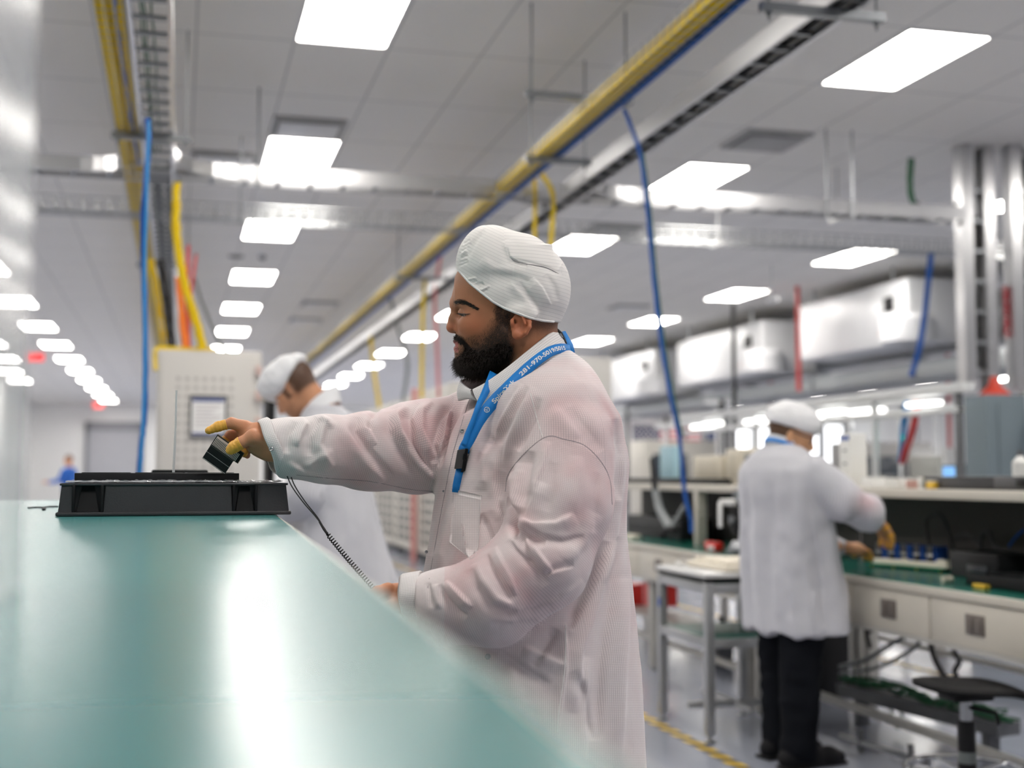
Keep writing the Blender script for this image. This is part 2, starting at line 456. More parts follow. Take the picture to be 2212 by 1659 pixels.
# cables lying in the trays (nobody could count them)
random.seed(4)
def bundle(name, label, x, z, y0, y1, n, w, h, mt, r=.009, dx=0.0):
    m = MB()
    for k in range(n):
        bx, bz = random.uniform(-w, w), random.uniform(0, h)
        pts = [(x + bx + dx * t + random.uniform(-.006, .006), y0 + (y1 - y0) * t, z + bz + random.uniform(-.004, .004)) for t in np.linspace(0, 1, 26)]
        m.tube(pts, r, 5)
    o = m.build(name, mt); tag(o, label, 'cables', None, 'stuff'); return o
bundle('cable_bundle', 'yellow cables lying in the left overhead wire basket', -.345, TZ + .010, 3.0, 40, 46, .060, .045, myel, .010)
bundle('cable_bundle', 'blue cable run lying among yellow cables in the left overhead basket', -.335, TZ + .004, 3.0, 9.2, 2, .006, .004, mblu, .006, dx=.03)
bundle('cable_bundle', 'yellow cables lying in the right overhead wire basket', 2.35, TZ + .012, 3.4, 42, 26, .055, .055, myel, .009)
bundle('cable_bundle', 'blue cables along the lower edge of the right overhead basket', 2.435, TZ + .0, 3.4, 42, 9, .018, .05, mblu, .009)
bundle('cable_bundle', 'black cables lying in the right overhead ladder', 2.90, TZ + .034, 3.6, 40, 12, .06, .03, mblk, .014)
bundle('cable_bundle', 'green wires lying in the left overhead ladder', -.185, TZ + .034, 3.2, 9, 3, .03, .008, mgrn, .006)
bundle('cable_bundle', 'grey cables lying in the far stretch of the left overhead ladder', -.165, TZ + .034, 9.4, 40, 8, .07, .02, mgry, .012)
# trapeze hangers
def hanger(x0, x1, y, label, z=TZ - .03):
    o = thing('trapeze_hanger', label, 'tray hanger', ((x0 + x1) / 2, y, z))
    h = (x1 - x0) / 2
    MB().box((-h, -.02, -.02), (h, .02, .02)).build('strut', mgalv, o, smooth=None)
    for s in (-1, 1):
        m = MB().cyl((s * (h - .04), 0, -.06), (s * (h - .04), 0, CEIL - z), .006, n=6)
        m.cyl((s * (h - .04), 0, -.035), (s * (h - .04), 0, -.02), .014, n=6)
        m.build('threaded_rod', M('rod_grey', (116, 120, 122), rough=.5, metal=.3), o)
hanger(2.50, 3.12, 5.24, 'steel strut hanger across the nearest end of the right overhead ladder')
hanger(2.20, 2.66, 8.22, 'steel strut hanger under the right yellow cable basket')
hanger(1.95, 2.62, 7.28, 'thin strut hanger high above the right yellow cable basket', z=TZ + .12)
hanger(-.44, .05, 8.28, 'steel strut hanger under the left overhead trays')
hanger(-.44, .10, 13.4, 'farther strut hanger under the left overhead trays')
hanger(2.2, 3.1, 13.6, 'farther strut hanger under the right overhead trays')
for i, (px, y0) in enumerate([(557, 9.4), (1786, 9.4), (1842, 9.4), (520, 10.85)]):
    p = onY(px, 400, y0)
    tag(MB().cyl((0, 0, -.06), (0, 0, CEIL - TZ), .009, n=6).cyl((0, 0, -.05), (0, 0, -.03), .02, n=6).build('hanger_rod', mgalv), 'steel rod holding the cross tray, ' + ['beside the large light over the cabinet', 'left of a pair near the upright trays', 'right of a pair near the upright trays', 'left of the third light over the cabinet'][i], 'tray hanger')
    bpy.context.view_layer.objects  # keep reference order
    o = [q for q in COL.objects if q.name.startswith('hanger_rod')][-1]; o.location = (p[0], y0, TZ)

# hanging cable drops
def drop(name, label, pts, r, mt, n=10, strands=1, spread=.0):
    m = MB(); P = spline(pts, 6)
    for k in range(strands):
        a = 2 * PI * k / max(1, strands); ox, oy = spread * math.cos(a), spread * math.sin(a)
        m.tube([(p[0] + ox + (random.uniform(-.3, .3) * spread), p[1] + oy, p[2]) for p in P], r, 7)
    return tag(m.build(name, mt), label, 'cable')
Yb = 5.3
drop('hanging_cable', 'blue cable hanging from the left ladder down to behind the workbench', [onY(318, 255, Yb), onY(320, 300, Yb), onY(314, 400, Yb), onY(308, 500, Yb), onY(313, 700, Yb), onY(312, 880, Yb), onY(305, 960, Yb), onY(299, 1050, Yb), (-.15, 5.42, 1.0), (-.13, 5.62, .892)], .008, mblu, strands=3, spread=.005)
drop('hanging_cable', 'thin light blue cable twisted with the blue drop at the left', [onY(322, 262, Yb - .03), onY(318, 380, Yb - .03), onY(312, 620, Yb - .03), onY(313, 800, Yb - .03), onY(303, 1010, Yb - .03), (-.17, 5.40, 1.05), (-.15, 5.60, .888)], .006, mlbl)
Yg = 9.0
drop('hanging_cable', 'thick yellow cable bundle curving down into the pale cabinet top', [onY(382, 395, Yg), onY(380, 440, Yg), onY(382, 520, Yg), onY(398, 610, Yg), onY(425, 700, Yg), onY(438, 752, Yg)], .012, myel, strands=4, spread=.016)
drop('hanging_cable', 'pink-red cable hanging beside the yellow bundle above the cabinet', [onY(407, 530, 9.3), onY(404, 640, 9.3), onY(409, 752, 9.3)], .014, mred)
drop('hanging_cable', 'second pink-red cable, slanting right of the yellow bundle above the cabinet', [onY(424, 550, 9.5), onY(412, 640, 9.5), onY(406, 752, 9.5)], .012, mred)
drop('hanging_cable', 'orange cables dropping into the cabinet top left of the yellow bundle', [onY(385, 600, 9.2), onY(392, 680, 9.2), onY(400, 752, 9.2)], .014, mora, strands=3, spread=.014)
drop('hanging_cable', 'grey green cable sloping from the yellow bundle toward the cabinet rear', [onY(420, 600, 9.6), onY(440, 660, 9.6), onY(470, 730, 9.6), onY(490, 760, 9.6)], .012, mgry)
drop('hanging_cable', 'dark cables running down from the left ladder to the cabinet top', [onY(345, 560, 9.2), onY(362, 660, 9.2), onY(372, 752, 9.2)], .008, mblk, strands=4, spread=.02)
drop('hanging_cable', 'amber cables running down from the left basket to the cabinet top', [onY(325, 560, 9.3), onY(342, 660, 9.3), onY(356, 752, 9.3)], .010, myel, strands=3, spread=.016)
P = [onY(1348, 236, 6.9), onY(1362, 270, 6.9), onY(1383, 335, 6.9), onY(1398, 450, 6.9), onY(1412, 600, 6.9), onY(1427, 730, 6.9), onY(1447, 850, 6.9), onY(1468, 950, 6.95), onY(1478, 1060, 7.0), onY(1492, 1120, 7.0), onY(1494, 1150, 7.0)]
drop('hanging_cable', 'long blue cable hanging from the right trays down to the far bench', P, .007, mblu, strands=3, spread=.006)
drop('hanging_cable', 'thin green wire hanging alongside the long blue cable on the right', [np.array(p) + [.03, .03, .02] for p in P[2:8]], .006, mgrn)
drop('hanging_cable', 'light blue hose end curled on the far bench mat', [onz(1498, 1140, .90), onz(1480, 1152, .872), onz(1466, 1156, .872)], .012, mlbl)
drop('hanging_cable', 'heavy blue cable hanging in front of the largest air unit', [onX(2012, 545, 7.0), onX(2006, 600, 7.0), onX(1996, 690, 7.0), onX(1984, 760, 7.0), onX(1968, 812, 7.0)], .028, mblu)
drop('hanging_cable', 'yellow cable dropping below the right trays, left of a pair above the cap', [onY(1154, 385, 9.3), onY(1156, 440, 9.3), onY(1154, 560, 9.3)], .016, myel)
drop('hanging_cable', 'yellow cable dropping below the right trays, right of a pair above the cap', [onY(1168, 372, 9.2), onY(1194, 420, 9.2), onY(1192, 500, 9.2), onY(1186, 560, 9.2)], .018, myel)
drop('hanging_cable', 'vertical yellow cable hanging in front of the face of the bearded worker', [onY(918, 600, 14), onY(913, 700, 14), onY(911, 860, 14)], .022, myel)
drop('hanging_cable', 'faded pink hose hanging close to the face of the bearded worker', [onY(955, 530, 14.5), onY(940, 640, 14.5), onY(944, 740, 14.5), onY(948, 860, 14.5)], .022, M('pink_hose', (206, 130, 130), rough=.5))
drop('hanging_cable', 'grey cable hanging far down the hall behind the reaching arm', [onY(842, 640, 20), onY(858, 700, 20), onY(880, 780, 20), onY(870, 870, 20)], .03, mgry)
drop('hanging_cable', 'amber cable hanging far down the hall left of the vertical yellow one', [onY(800, 720, 20), onY(808, 800, 20), onY(820, 880, 20)], .03, myel)
drop('hanging_cable', 'dark green cable rising from the cross ladder to the ceiling near the upright trays', [onY(1968, 342, 9.5), onY(1966, 400, 9.5), onY(1972, 436, 9.5), onY(1990, 455, 9.5)], .014, mgrn, strands=2, spread=.015)
drop('hanging_cable', 'black cable looping from the green one toward the upright trays', [onY(1975, 436, 9.5), onY(2005, 455, 9.5), onY(2035, 462, 9.5), onY(2070, 436, 9.5)], .016, mblk)
for px0, py0, px1, py1, X, mt, L, r in [(1729, 618, 1726, 845, 8.9, mred, 'red sprinkler pipe hanging left of the largest air unit', .035), (1592, 655, 1588, 1010, 5.6, mblk, 'black upright pole right of the hanging blue cable', .022),
                                    (2056, 735, 2052, 990, 11.6, mred, 'red vertical pipe left of the grey electrical boxes', .03), (1667, 800, 1665, 880, 12, mred, 'short red pipe behind the white capped head', .04)]:
    a = onX(px0, py0, X); c = onX(px1, py1, X)
    z1 = CEIL if mt is mred else a[2]
    if mt is mblk: c = np.array([c[0], c[1], 0.0])
    tag(MB().cyl((c[0], c[1], c[2]), (c[0], c[1], z1), r, n=10).build('vertical_pipe', mt), L, 'pipe')

# hanging silver air units and the duct behind them
mfoil = M('silver_duct_wrap', (218, 219, 221), rough=0.4, metal=0.12, var=0.05, vs=3, bump=0.25, bs=6)
mduct = M('galvanised_duct', (168, 172, 174), rough=0.42, metal=0.7, var=0.06, vs=2)
mblkp = M('black_plastic', (22, 22, 24), rough=0.5, spec=.25)
for y0, y1, z0, z1, L in [(15.2, 18.3, 3.04, 3.92, 'largest and nearest silver air unit hanging under the ceiling on the right'), (19.6, 23.4, 2.98, 3.86, 'middle silver air unit hanging under the ceiling'), (24.6, 28.6, 2.92, 3.86, 'farthest silver air unit hanging beside the shoulder of the bearded worker')]:
    o = thing('air_handling_unit', L, 'air unit', (9.3, y0, z0), 0, 'hanging air units')
    h = z1 - z0; l = y1 - y0
    MB().rbox((0, 0, 0), (1.0, l, h), .05, 3).build('insulated_body', mfoil, o)
    MB().rbox((-.012, l * .06, .10), (.02, l * .32, h - .10), .01).build('access_panel', mfoil, o)
    MB().rbox((-.04, l * .10, h - .42), (.015, l * .17, h - .22), .01).build('control_box', mblkp, o)
    MB().rbox((-.02, l * .26, h - .62), (.015, l * .30, h - .52), .01).build('switch', mblkp, o)
    MB().rbox((-.02, l * .20, h - .72), (.015, l * .225, h - .66), .01).build('orange_tag', mora, o)
    MB().lathe([(.0, 0), (.36, 0), (.36, .3), (.30, .36), (0, .36)], (0, 0, 0), 24).build('duct_collar', mfoil, o)
    c = list(o.children)[-1]; c.rotation_euler = (PI / 2, 0, 0); c.location = (.5, .05, h / 2)
    for s in (.12, .85):
        MB().cyl((.03, l * s, h), (.03, l * s, CEIL - z0), .02, n=6).build('hanger_strap', mgalv, o)
o = thing('round_duct', 'grey round air duct running behind the hanging air units to the right edge', 'air duct', (10.9, 8.0, 3.45))
m = MB(); m.tube([(0, y, 0) for y in np.linspace(0, 24, 25)], .38, 20); m.build('duct_pipe', mduct, o)
for k in range(8): MB().torus((0, .6 + 3 * k, 0), .39, .025, 24, 6, 'y').build('joint_ring', mgalv, o)
o = thing('flat_duct', 'grey flat air duct running under the hanging air units', 'air duct', (9.9, 12.0, 2.62))
MB().rbox((0, 0, 0), (.8, 18, .26), .03).build('duct_box', mduct, o)
for k in range(6): MB().box((-.02, 1 + 3 * k, -.02), (.82, 1.05 + 3 * k, .28)).build('joint_flange', mgalv, o, smooth=None)

# upright aluminium trays dropping to the electrical boxes, right
for x, y, w, L in [(6.545, 9.55, .32, 'upright aluminium ladder tray carrying the red lettered sign'), (6.95, 9.45, .32, 'upright aluminium ladder tray at the very right edge of the view')]:
    ladder('upright_ladder_tray', L, (x, y, 2.02), (x, y, CEIL), w, axis='z', pitch=.26, rail_h=.12, n_each=20)
drop('hanging_cable', 'dark cables inside the upright tray with the sign', [(6.56, 9.62, 3.5), (6.55, 9.62, 2.8), (6.56, 9.62, 2.2)], .016, mblk, strands=2, spread=.02)
drop('hanging_cable', 'dark cables inside the upright tray at the very right edge', [(6.95, 9.5, 4.0), (6.94, 9.5, 2.8), (6.95, 9.5, 2.2)], .016, mblk, strands=2, spread=.02)
mrs = M('sign_red', (178, 38, 52), rough=.5)
o = thing('caution_sign', 'white strip sign with red letters on the upright aluminium tray', 'sign', tuple(onY(2178, 732, 9.535)))
MB().rbox((-.045, -.006, 0), (.045, .0, .46), .003).build('sign_plate', M('sign_white', (238, 232, 232), rough=.5), o)
f = bpy.data.curves.new('lettering', 'FONT'); f.body = 'CAUTION'; f.offset = .01; f.size = .085; f.align_x = 'CENTER'; f.align_y = 'CENTER'; f.extrude = .0006
fo = bpy.data.objects.new('lettering', f); COL.objects.link(fo)
dg = bpy.context.evaluated_depsgraph_get(); me = bpy.data.meshes.new_from_object(fo.evaluated_get(dg)); bpy.data.objects.remove(fo)
me.materials.clear(); me.materials.append(mrs)
fo = bpy.data.objects.new('lettering', me); COL.objects.link(fo); fo.parent = o; fo.location = (0, -.0072, .23); fo.rotation_euler = (PI / 2, -PI / 2, 0)
mb = MB()
for lo, hi in (((-.043, -.0075, .01), (-.037, -.006, .45)), ((.037, -.0075, .01), (.043, -.006, .45)), ((-.043, -.0075, .44), (.043, -.006, .45)), ((-.043, -.0075, .01), (.043, -.006, .02))): mb.box(lo, hi)
mb.build('sign_border', mrs, o, smooth=None)
mencl = M('enclosure_grey', (112, 124, 131), rough=0.6, spec=.25, var=.03)
mencl2 = M('enclosure_pale', (186, 190, 190), rough=0.45, var=.03)
for x0, x1, y, L in [(6.42, 6.80, 9.45, 'grey upright electrical box under the upright tray with the sign'), (6.92, 7.45, 9.2, 'grey upright electrical box at the right edge of the shelf')]:
    o = thing('electrical_enclosure', L, 'electrical box', ((x0 + x1) / 2, y, 0), 0, 'grey electrical boxes')
    h = (x1 - x0) / 2
    MB().rbox((-h, -.12, 0), (h, .2, 1.96), .01).build('enclosure_body', mencl, o)
    MB().rbox((-h + .10, -.135, .2), (h - .03, -.12, 1.9), .006).build('enclosure_door', mencl, o)
    MB().rbox((h - .07, -.15, 1.3), (h - .05, -.135, 1.45), .004).build('latch', mblkp, o)
    MB().lathe([(0, 0), (.14, 0), (.05, .09), (.03, .16), (0, .16)], (0, .04, 1.96), 20).build('red_cone_gland', M('red_cone', (206, 70, 50), rough=.45), o)
tag(MB().rbox((6.84, 9.4, 0), (6.90, 9.5, 2.0), .006).build('white_post', mencl2), 'slim white post between the two grey electrical boxes', 'post')
# ================================================================== FOREGROUND WORKBENCH
TBL = 1.225
mbeige = M('bench_beige', (198, 192, 180), rough=0.42, var=0.03)
mbeige2 = M('bench_leg_grey', (176, 174, 168), rough=0.42, var=0.03)
mpan = M('bench_back_panel', (72, 70, 67), rough=0.7, spec=.2, var=0.06)
mmat = M('teal_mat', (58, 128, 128), rough=0.26, var=0.06, vs=2.5, spec=0.6)
mmat2 = M('teal_mat_far', (20, 104, 92), rough=0.24, var=0.06, vs=3)
mchr = M('chrome', (210, 212, 214), rough=0.12, metal=1.0)
msteel = M('steel', (170, 172, 175), rough=0.3, metal=1.0)
mgry2 = M('mid_grey_plastic', (96, 98, 102), rough=0.45)
mwht = M('white_plastic', (232, 232, 228), rough=0.4)
mpap = M('paper', (240, 240, 238), rough=0.7)
mcream = M('cream_foam', (236, 228, 212), rough=0.8, bump=.2, bs=60)
mbeigebox = M('beige_plastic', (214, 206, 188), rough=0.5)
mredp = M('red_plastic', (206, 36, 26), rough=0.4)
mblup = M('blue_plastic', (30, 78, 160), rough=0.4)
mtan = M('yellow_tag', (222, 182, 60), rough=0.5)
mscr = M('blue_screen', (120, 175, 225), rough=.2, emis=(130, 180, 230), es=.9)

def edge(y): return 0.104 + 0.0314 * y
o = thing('workbench', 'foreground workbench whose high shelf fills the lower left of the view', 'workbench', (-.5, 1.5, 0))
def rel(p): return (p[0] + .5, p[1] - 1.5)
poly = [rel(p) for p in ((-1.25, -.6), (edge(-.6), -.6), (edge(4.0), 4.0), (-1.25, 4.0))]
MB().prism(poly, TBL - .042, TBL - .002).build('shelf', mbeige, o, smooth=None)
poly = [rel(p) for p in ((-1.2, -.6), (edge(-.6) + .06, -.6), (edge(4.0) + .06, 4.0), (-1.2, 4.0))]
MB().prism(poly, .82, .86).build('worktop', mmat2, o, smooth=None)
for y in (-.5, 1.7, 3.9):
    for x in (-1.18, edge(y) - .03):
        q = rel((x, y)); MB().rbox((q[0] - .025, q[1] - .025, .86), (q[0] + .025, q[1] + .025, TBL - .042), .004).build('upright', mbeige2, o)
        MB().rbox((q[0] - .03, q[1] - .03, 0), (q[0] + .03, q[1] + .03, .82), .004).build('leg', mbeige2, o)
poly = [rel(p) for p in ((-1.24, -.59), (edge(-.59) - .006, -.59), (edge(3.99) - .006, 3.99), (-1.24, 3.99))]
mat_o = tag(MB().prism([(a, c) for a, c in poly], 0, .0025).build('bench_mat', mmat, smooth=None), 'shiny teal rubber mat covering the foreground shelf', 'bench mat')
mat_o.location = (-.5, 1.5, TBL - .002)

# upright glossy clear panel at the left edge, close to the camera
mpanl = M('clear_acrylic_panel', (214, 216, 220), rough=0.22, var=0.0, alpha=.42, spec=.35)
o = tag(MB().rbox((-.006, -.34, 0), (.0, .318, .95), .002).build('acrylic_screen', mpanl), 'blurred clear acrylic screen standing on the shelf at the left edge, close to the viewer', 'acrylic screen')
o.location = (-.098, .60, TBL + .0005)

# ------------------------------------------------------------------ black tray with its contents
mtray = M('black_conductive_plastic', (56, 56, 59), rough=0.38, var=0.12, vs=30, bump=.08, bs=300)
pL, pR = onz(119, 1117, TBL), onz(629, 1112.7, TBL)
TW = np.linalg.norm(pR - pL); TC = (pL + pR) / 2
TRZ = math.atan2(pR[1] - pL[1], pR[0] - pL[0])
tray = thing('component_tray', 'black plastic component tray turned upside down on the teal mat', 'tray', (TC[0], TC[1], TBL + .0008), TRZ)
hw, TH_, TD = TW / 2, .0585, .30
S = TW / 510.0                                         # metres per picture pixel at the tray front
def taper(px_lo, px_hi, z0, z1, y0, y1, b=.003, ins=.006):
    """slab between two x positions, slightly narrower at the top"""
    vs = []
    for z, k in ((z0, 0.0), (z1, 1.0)):
        for x, y in ((px_lo, y0), (px_hi, y0), (px_hi, y1), (px_lo, y1)):
            vs.append((x * (1 - ins * k / hw), y + (k * .006 if y == y0 else 0), z))
    return vs, [(0, 3, 2, 1), (4, 5, 6, 7), (0, 1, 5, 4), (1, 2, 6, 5), (2, 3, 7, 6), (3, 0, 4, 7)]
m = MB()
xs = [-hw + .004, -hw + 34 * S, -hw + 100 * S, -hw + 378 * S, -hw + 434 * S, hw - .004]
for a, c in ((0, 1), (2, 3), (4, 5)): m.add(*taper(xs[a], xs[c], .004, TH_, 0, .018))
m.add(*taper(xs[0], xs[5], .004, TH_, .018, TD))
m.rbox((-hw, -.004, 0), (hw, TD + .004, .0075), .003)
m.rbox((-hw + .006, .003, TH_ - .004), (hw - .006, TD, TH_), .0015)
m.build('tray_shell', mtray, tray, smooth=30)
for a, c in ((1, 2), (3, 4)):
    n = MB(); xa, xb = xs[a], xs[c]; w = (xb - xa)
    n.add([(xa + .15 * w, .002, .008), (xb - .15 * w, .002, .008), (xb - .3 * w, .016, TH_ - .006), (xa + .3 * w, .016, TH_ - .006), (xa + .15 * w, .018, .008), (xb - .15 * w, .018, .008), (xb - .3 * w, .018, TH_ - .006), (xa + .3 * w, .018, TH_ - .006)],
          [(0, 1, 2, 3), (7, 6, 5, 4), (0, 4, 5, 1), (3, 2, 6, 7), (0, 3, 7, 4), (1, 5, 6, 2)])
    n.rbox((xa, -.002, .006), (xa + .005, .016, TH_ - .003), .0015).rbox((xb - .005, -.002, .006), (xb, .016, TH_ - .003), .0015)
    n.build('finger_notch', M('black_recess', (26, 26, 28), rough=.6, spec=.2), tray, smooth=30)
# crinkled clear film on top of the tray
random.seed(2)
nx, ny = 60, 14
vs = []; fs = []
for j in range(ny + 1):
    for i in range(nx + 1):
        x = -hw + .015 + (TW - .03) * i / nx; y = .008 + .06 * j / ny
        z = .0012 + .0045 * abs(math.sin(i * .9 + 1.7 * math.sin(j * .8)) * math.sin(i * .31 + j)) * (1 + .8 * (random.random() - .5))
        vs.append((x, y, z))
for j in range(ny):
    for i in range(nx): fs.append((j * (nx + 1) + i, j * (nx + 1) + i + 1, (j + 1) * (nx + 1) + i + 1, (j + 1) * (nx + 1) + i))
f = MB(); f.add(vs, fs)
fo = tag(f.build('plastic_film', M('clear_film', (210, 214, 220), rough=.1, alpha=.28, spec=.9)), 'crinkled clear plastic film lying on the black tray', 'plastic film')
fo.location = (TC[0], TC[1], TBL + .0008 + TH_); fo.rotation_euler = (0, 0, TRZ)
# black box on the tray
def ontray(x, y, z=0): # tray coordinates -> world
    c, s = math.cos(TRZ), math.sin(TRZ); return (TC[0] + c * x - s * y, TC[1] + s * x + c * y, TBL + .0008 + TH_ + z)
bx0, bx1 = -hw + 31 * S * 1.06, -hw + 386 * S * 1.035
bb = thing('black_box', 'flat black box resting on the black tray', 'box', ontray((bx0 + bx1) / 2, .085), TRZ)
h2 = (bx1 - bx0) / 2
ZB = .0185
m = MB().rbox((-h2, 0, 0), (h2, .19, ZB), .0012); m.build('box_body', M('black_satin', (22, 22, 25), rough=.4, var=.1), bb)
m = MB()
for k in range(3): m.rbox((-h2 + .012 + k * .095, .01, ZB), (-h2 + .098 + k * .095, .17, ZB + .0012), .0005)
m.build('lid_flap', M('black_card', (30, 30, 32), rough=.5), bb)
tag(MB().tube([ontray(-hw + 240 * S * 1.05, .16, ZB + .001), ontray(-hw + 241.5 * S * 1.05, .16, ZB + .04), ontray(-hw + 243 * S * 1.05, .16, ZB + .085), ontray(-hw + 243.4 * S * 1.05, .16, ZB + .160)], [.0024, .0024, .002, .0018], 8).build('clear_rod', M('clear_plastic_rod', (225, 230, 232), rough=.1, alpha=.75)), 'thin clear plastic rod standing upright on the black box', 'rod')
p = at(388, 1030, 3.0)
tag(MB().rbox((-.063, -.03, 0), (.063, .06, .085), .004).build('black_device', mblkp), 'low black device standing on the shelf behind the black box', 'device').location = (p[0], p[1], TBL + .001)
bpy.data.objects['black_device'].rotation_euler = (0, 0, TRZ)
P = [onz(x, y, TBL + .003) for x, y in ((60, 1097), (78, 1096), (95, 1097), (97, 1100), (92, 1100), (100, 1095), (125, 1094))]
tag(MB().tube([tuple(q) for q in spline(P, 5)], .002, 6).build('thin_wire', mblk), 'thin black wire lying on the teal mat left of the tray', 'wire')

# ================================================================== RIGHT-HAND WORKBENCHES
BX = 3.03                                               # drawer fronts
def pc(name, label, cat, px, py, X, parts, rz=0, group=None, z=None):
    """a thing standing at the point seen at (px, py) on the upright plane x = X"""
    p = onX(px, py, X)
    o = thing(name, label, cat, (p[0], p[1], p[2] if z is None else z), rz, group)
    for n_, mb, mt in parts: mb.build(n_, mt, o)
    return o
def bench(y0, y1, label, draws, posts, legs=None):
    o = thing('workbench', label, 'workbench', (BX, y0, 0)); L = y1 - y0; D = .78
    MB().rbox((-.01, 0, .80), (D, L, .836), .004).build('tabletop', mbeige, o)
    for a, c in draws:
        d = MB().rbox((0, a - y0 + .006, .62), (.45, c - y0 - .006, .796), .004).build('drawer', mbeige, o)
        q = MB(); ym = (a + c) / 2 - y0; q.rbox((-.006, ym - .062, .672), (.004, ym + .062, .752), .002)
        q.rbox((-.012, ym - .045, .685), (.0, ym - .02, .738), .002).rbox((-.012, ym + .01, .685), (.0, ym + .04, .738), .002)
        q.build('drawer_pull', M('brushed_pull', (120, 112, 106), rough=.4, metal=.4), d)
    MB().box((.0, 0, .60), (.03, L, .62)).build('front_rail', mbeige2, o, smooth=None)
    for y in (legs or (.05, L - .05)):
        for x in (.06, D - .06):
            l = MB().rbox((x - .03, y - .03, .02), (x + .03, y + .03, .80), .004).build('leg', mbeige2, o)
            MB().lathe([(0, 0), (.03, 0), (.03, .012), (.012, .02), (0, .02)], (x, y, 0), 14).build('levelling_foot', msteel, l)
    MB().rbox((.30, .05, .10), (.34, L - .05, .14), .004).build('foot_rail', mbeige2, o)
    for y in posts:
        MB().rbox((.25, y - y0 - .03, .836), (.32, y - y0 + .03, 1.20), .004).build('upright', mbeige, o)
    MB().box((.70, 0, .836), (.72, L, 1.19)).build('back_panel', mpan, o, smooth=None)
    MB().rbox((.25, 0, 1.19), (D, L, 1.232), .005).build('upper_shelf', mbeige, o)
    mm = MB().prism([(.0, .01), (.69, .01), (.69, L - .01), (.0, L - .01)], 0, .003).build('bench_mat', mmat2, smooth=None)
    tag(mm, 'dark teal mat on the ' + ('nearest right-hand bench beside the white-coated man' if y0 < 5 else 'bench behind the aluminium cart'), 'bench mat'); mm.location = (BX, y0, .836)
    return o
bench(3.30, 6.62, 'beige workbench with drawers at the right, where the person with glasses works', [(3.55, 4.19), (4.19, 4.83), (4.83, 5.47), (5.47, 6.11)], [3.4])
bench(6.66, 10.2, 'beige workbench behind the aluminium cart, with the red tape dispenser on it', [(6.88, 7.61), (7.61, 8.34), (8.34, 9.07)], [7.95, 10.1], (.05, 1.56, 3.45))

def topz(px, py): return onz(px, py, .842)
# green circuit board with cream foam and black and blue parts, in front of the person with glasses
p0, p1 = topz(1878, 1222), topz(2040, 1236)
pcb = thing('circuit_board', 'green circuit board carrying cream foam and rows of black and blue parts', 'circuit board', tuple((p0 + p1) / 2), math.atan2(p1[1] - p0[1], p1[0] - p0[0]))
L = np.linalg.norm(p1 - p0)
MB().rbox((-L / 2, -.02, .008), (L / 2, .16, .016), .001).build('board', M('pcb_green', (24, 120, 84), rough=.35), pcb)
m = MB()
for k in range(4): m.cyl((-L / 2 + .02 + k * (L - .04) / 3, -.005, -.0015), (-L / 2 + .02 + k * (L - .04) / 3, -.005, .008), .005, n=8)
m.build('standoff', mtan, pcb)
MB().rbox((-L / 2 + .02, .0, .016), (L / 2 + .012, .14, .040), .004).rbox((L / 2 - .05, .0, .04), (L / 2 + .012, .03, .055), .003).rbox((-.03, .0, .04), (.0, .12, .05), .003).build('foam_block', mcream, pcb)
for k in range(5):
    x = -L / 2 + .035 + k * (L - .07) / 5
    MB().rbox((x, .015, .042), (x + .034, .11, .112), .003).build('black_module', mblkp, pcb)
    MB().rbox((x + .037, .018, .042), (x + .050, .10, .115), .002).build('blue_connector', mblup, pcb)
    m = MB()
    for j in range(4): m.cyl((x + .004 + j * .009, .012, .06), (x + .004 + j * .009, .012, .118), .0022, n=6)
    m.tube([(x, .010, .072), (x + .04, .010, .072)], .003, 6)
    m.build('steel_pin', msteel, pcb)
pc('power_unit', 'large black boxy power unit on the bench right of the circuit board', 'device', 2090, 1228, 3.42, [('housing', MB().rbox((0, -.22, 0), (.22, .14, .115), .008), mblkp)], z=.84)
pc('power_unit', 'low black unit with a raised frame, on the bench front right of the circuit board', 'device', 2100, 1250, 3.2, [('housing', MB().rbox((0, -.62, 0), (.24, .05, .05), .006), mblkp), ('raised_frame', MB().rbox((.0, -.10, .05), (.012, .04, .085), .004).rbox((-.002, -.08, .056), (.014, .02, .078), .002), M('dark_frame', (44, 46, 50), rough=.35))], z=.84)
pc('small_block', 'small cream roller on the mat beside the circuit board corner', 'roller', 2036, 1243, 3.16, [('roller', MB().cyl((0, 0, .014), (.045, 0, .014), .014, n=12), mbeigebox)], z=.84)
pc('small_block', 'small yellow block on the mat under the black unit', 'block', 2125, 1247, 3.14, [('block', MB().rbox((0, 0, 0), (.03, .08, .018), .003), mtan)], z=.84)
for i, (pts, L_) in enumerate([([(2015, 1215), (2000, 1130), (2025, 1110), (2040, 1125), (2052, 1160), (2062, 1200)], 'black cable looping up behind the circuit board'), ([(2060, 1165), (2085, 1155), (2110, 1170), (2120, 1195)], 'short black cable arching over the power unit'),
                               ([(2118, 1190), (2122, 1155), (2138, 1150), (2150, 1180), (2190, 1195), (2212, 1205)], 'black cable looping at the right edge of the bench')]):
    P = [tuple(onX(x, y, 3.62)) for x, y in pts]
    drop('bench_cable', L_, P, .009, mblk)
drop('bench_cable', 'thin blue cable slanting across the dark back panel at the right edge', [onX(2180, 1180, 3.7), onX(2195, 1160, 3.7), onX(2212, 1145, 3.7)], .006, mblu)
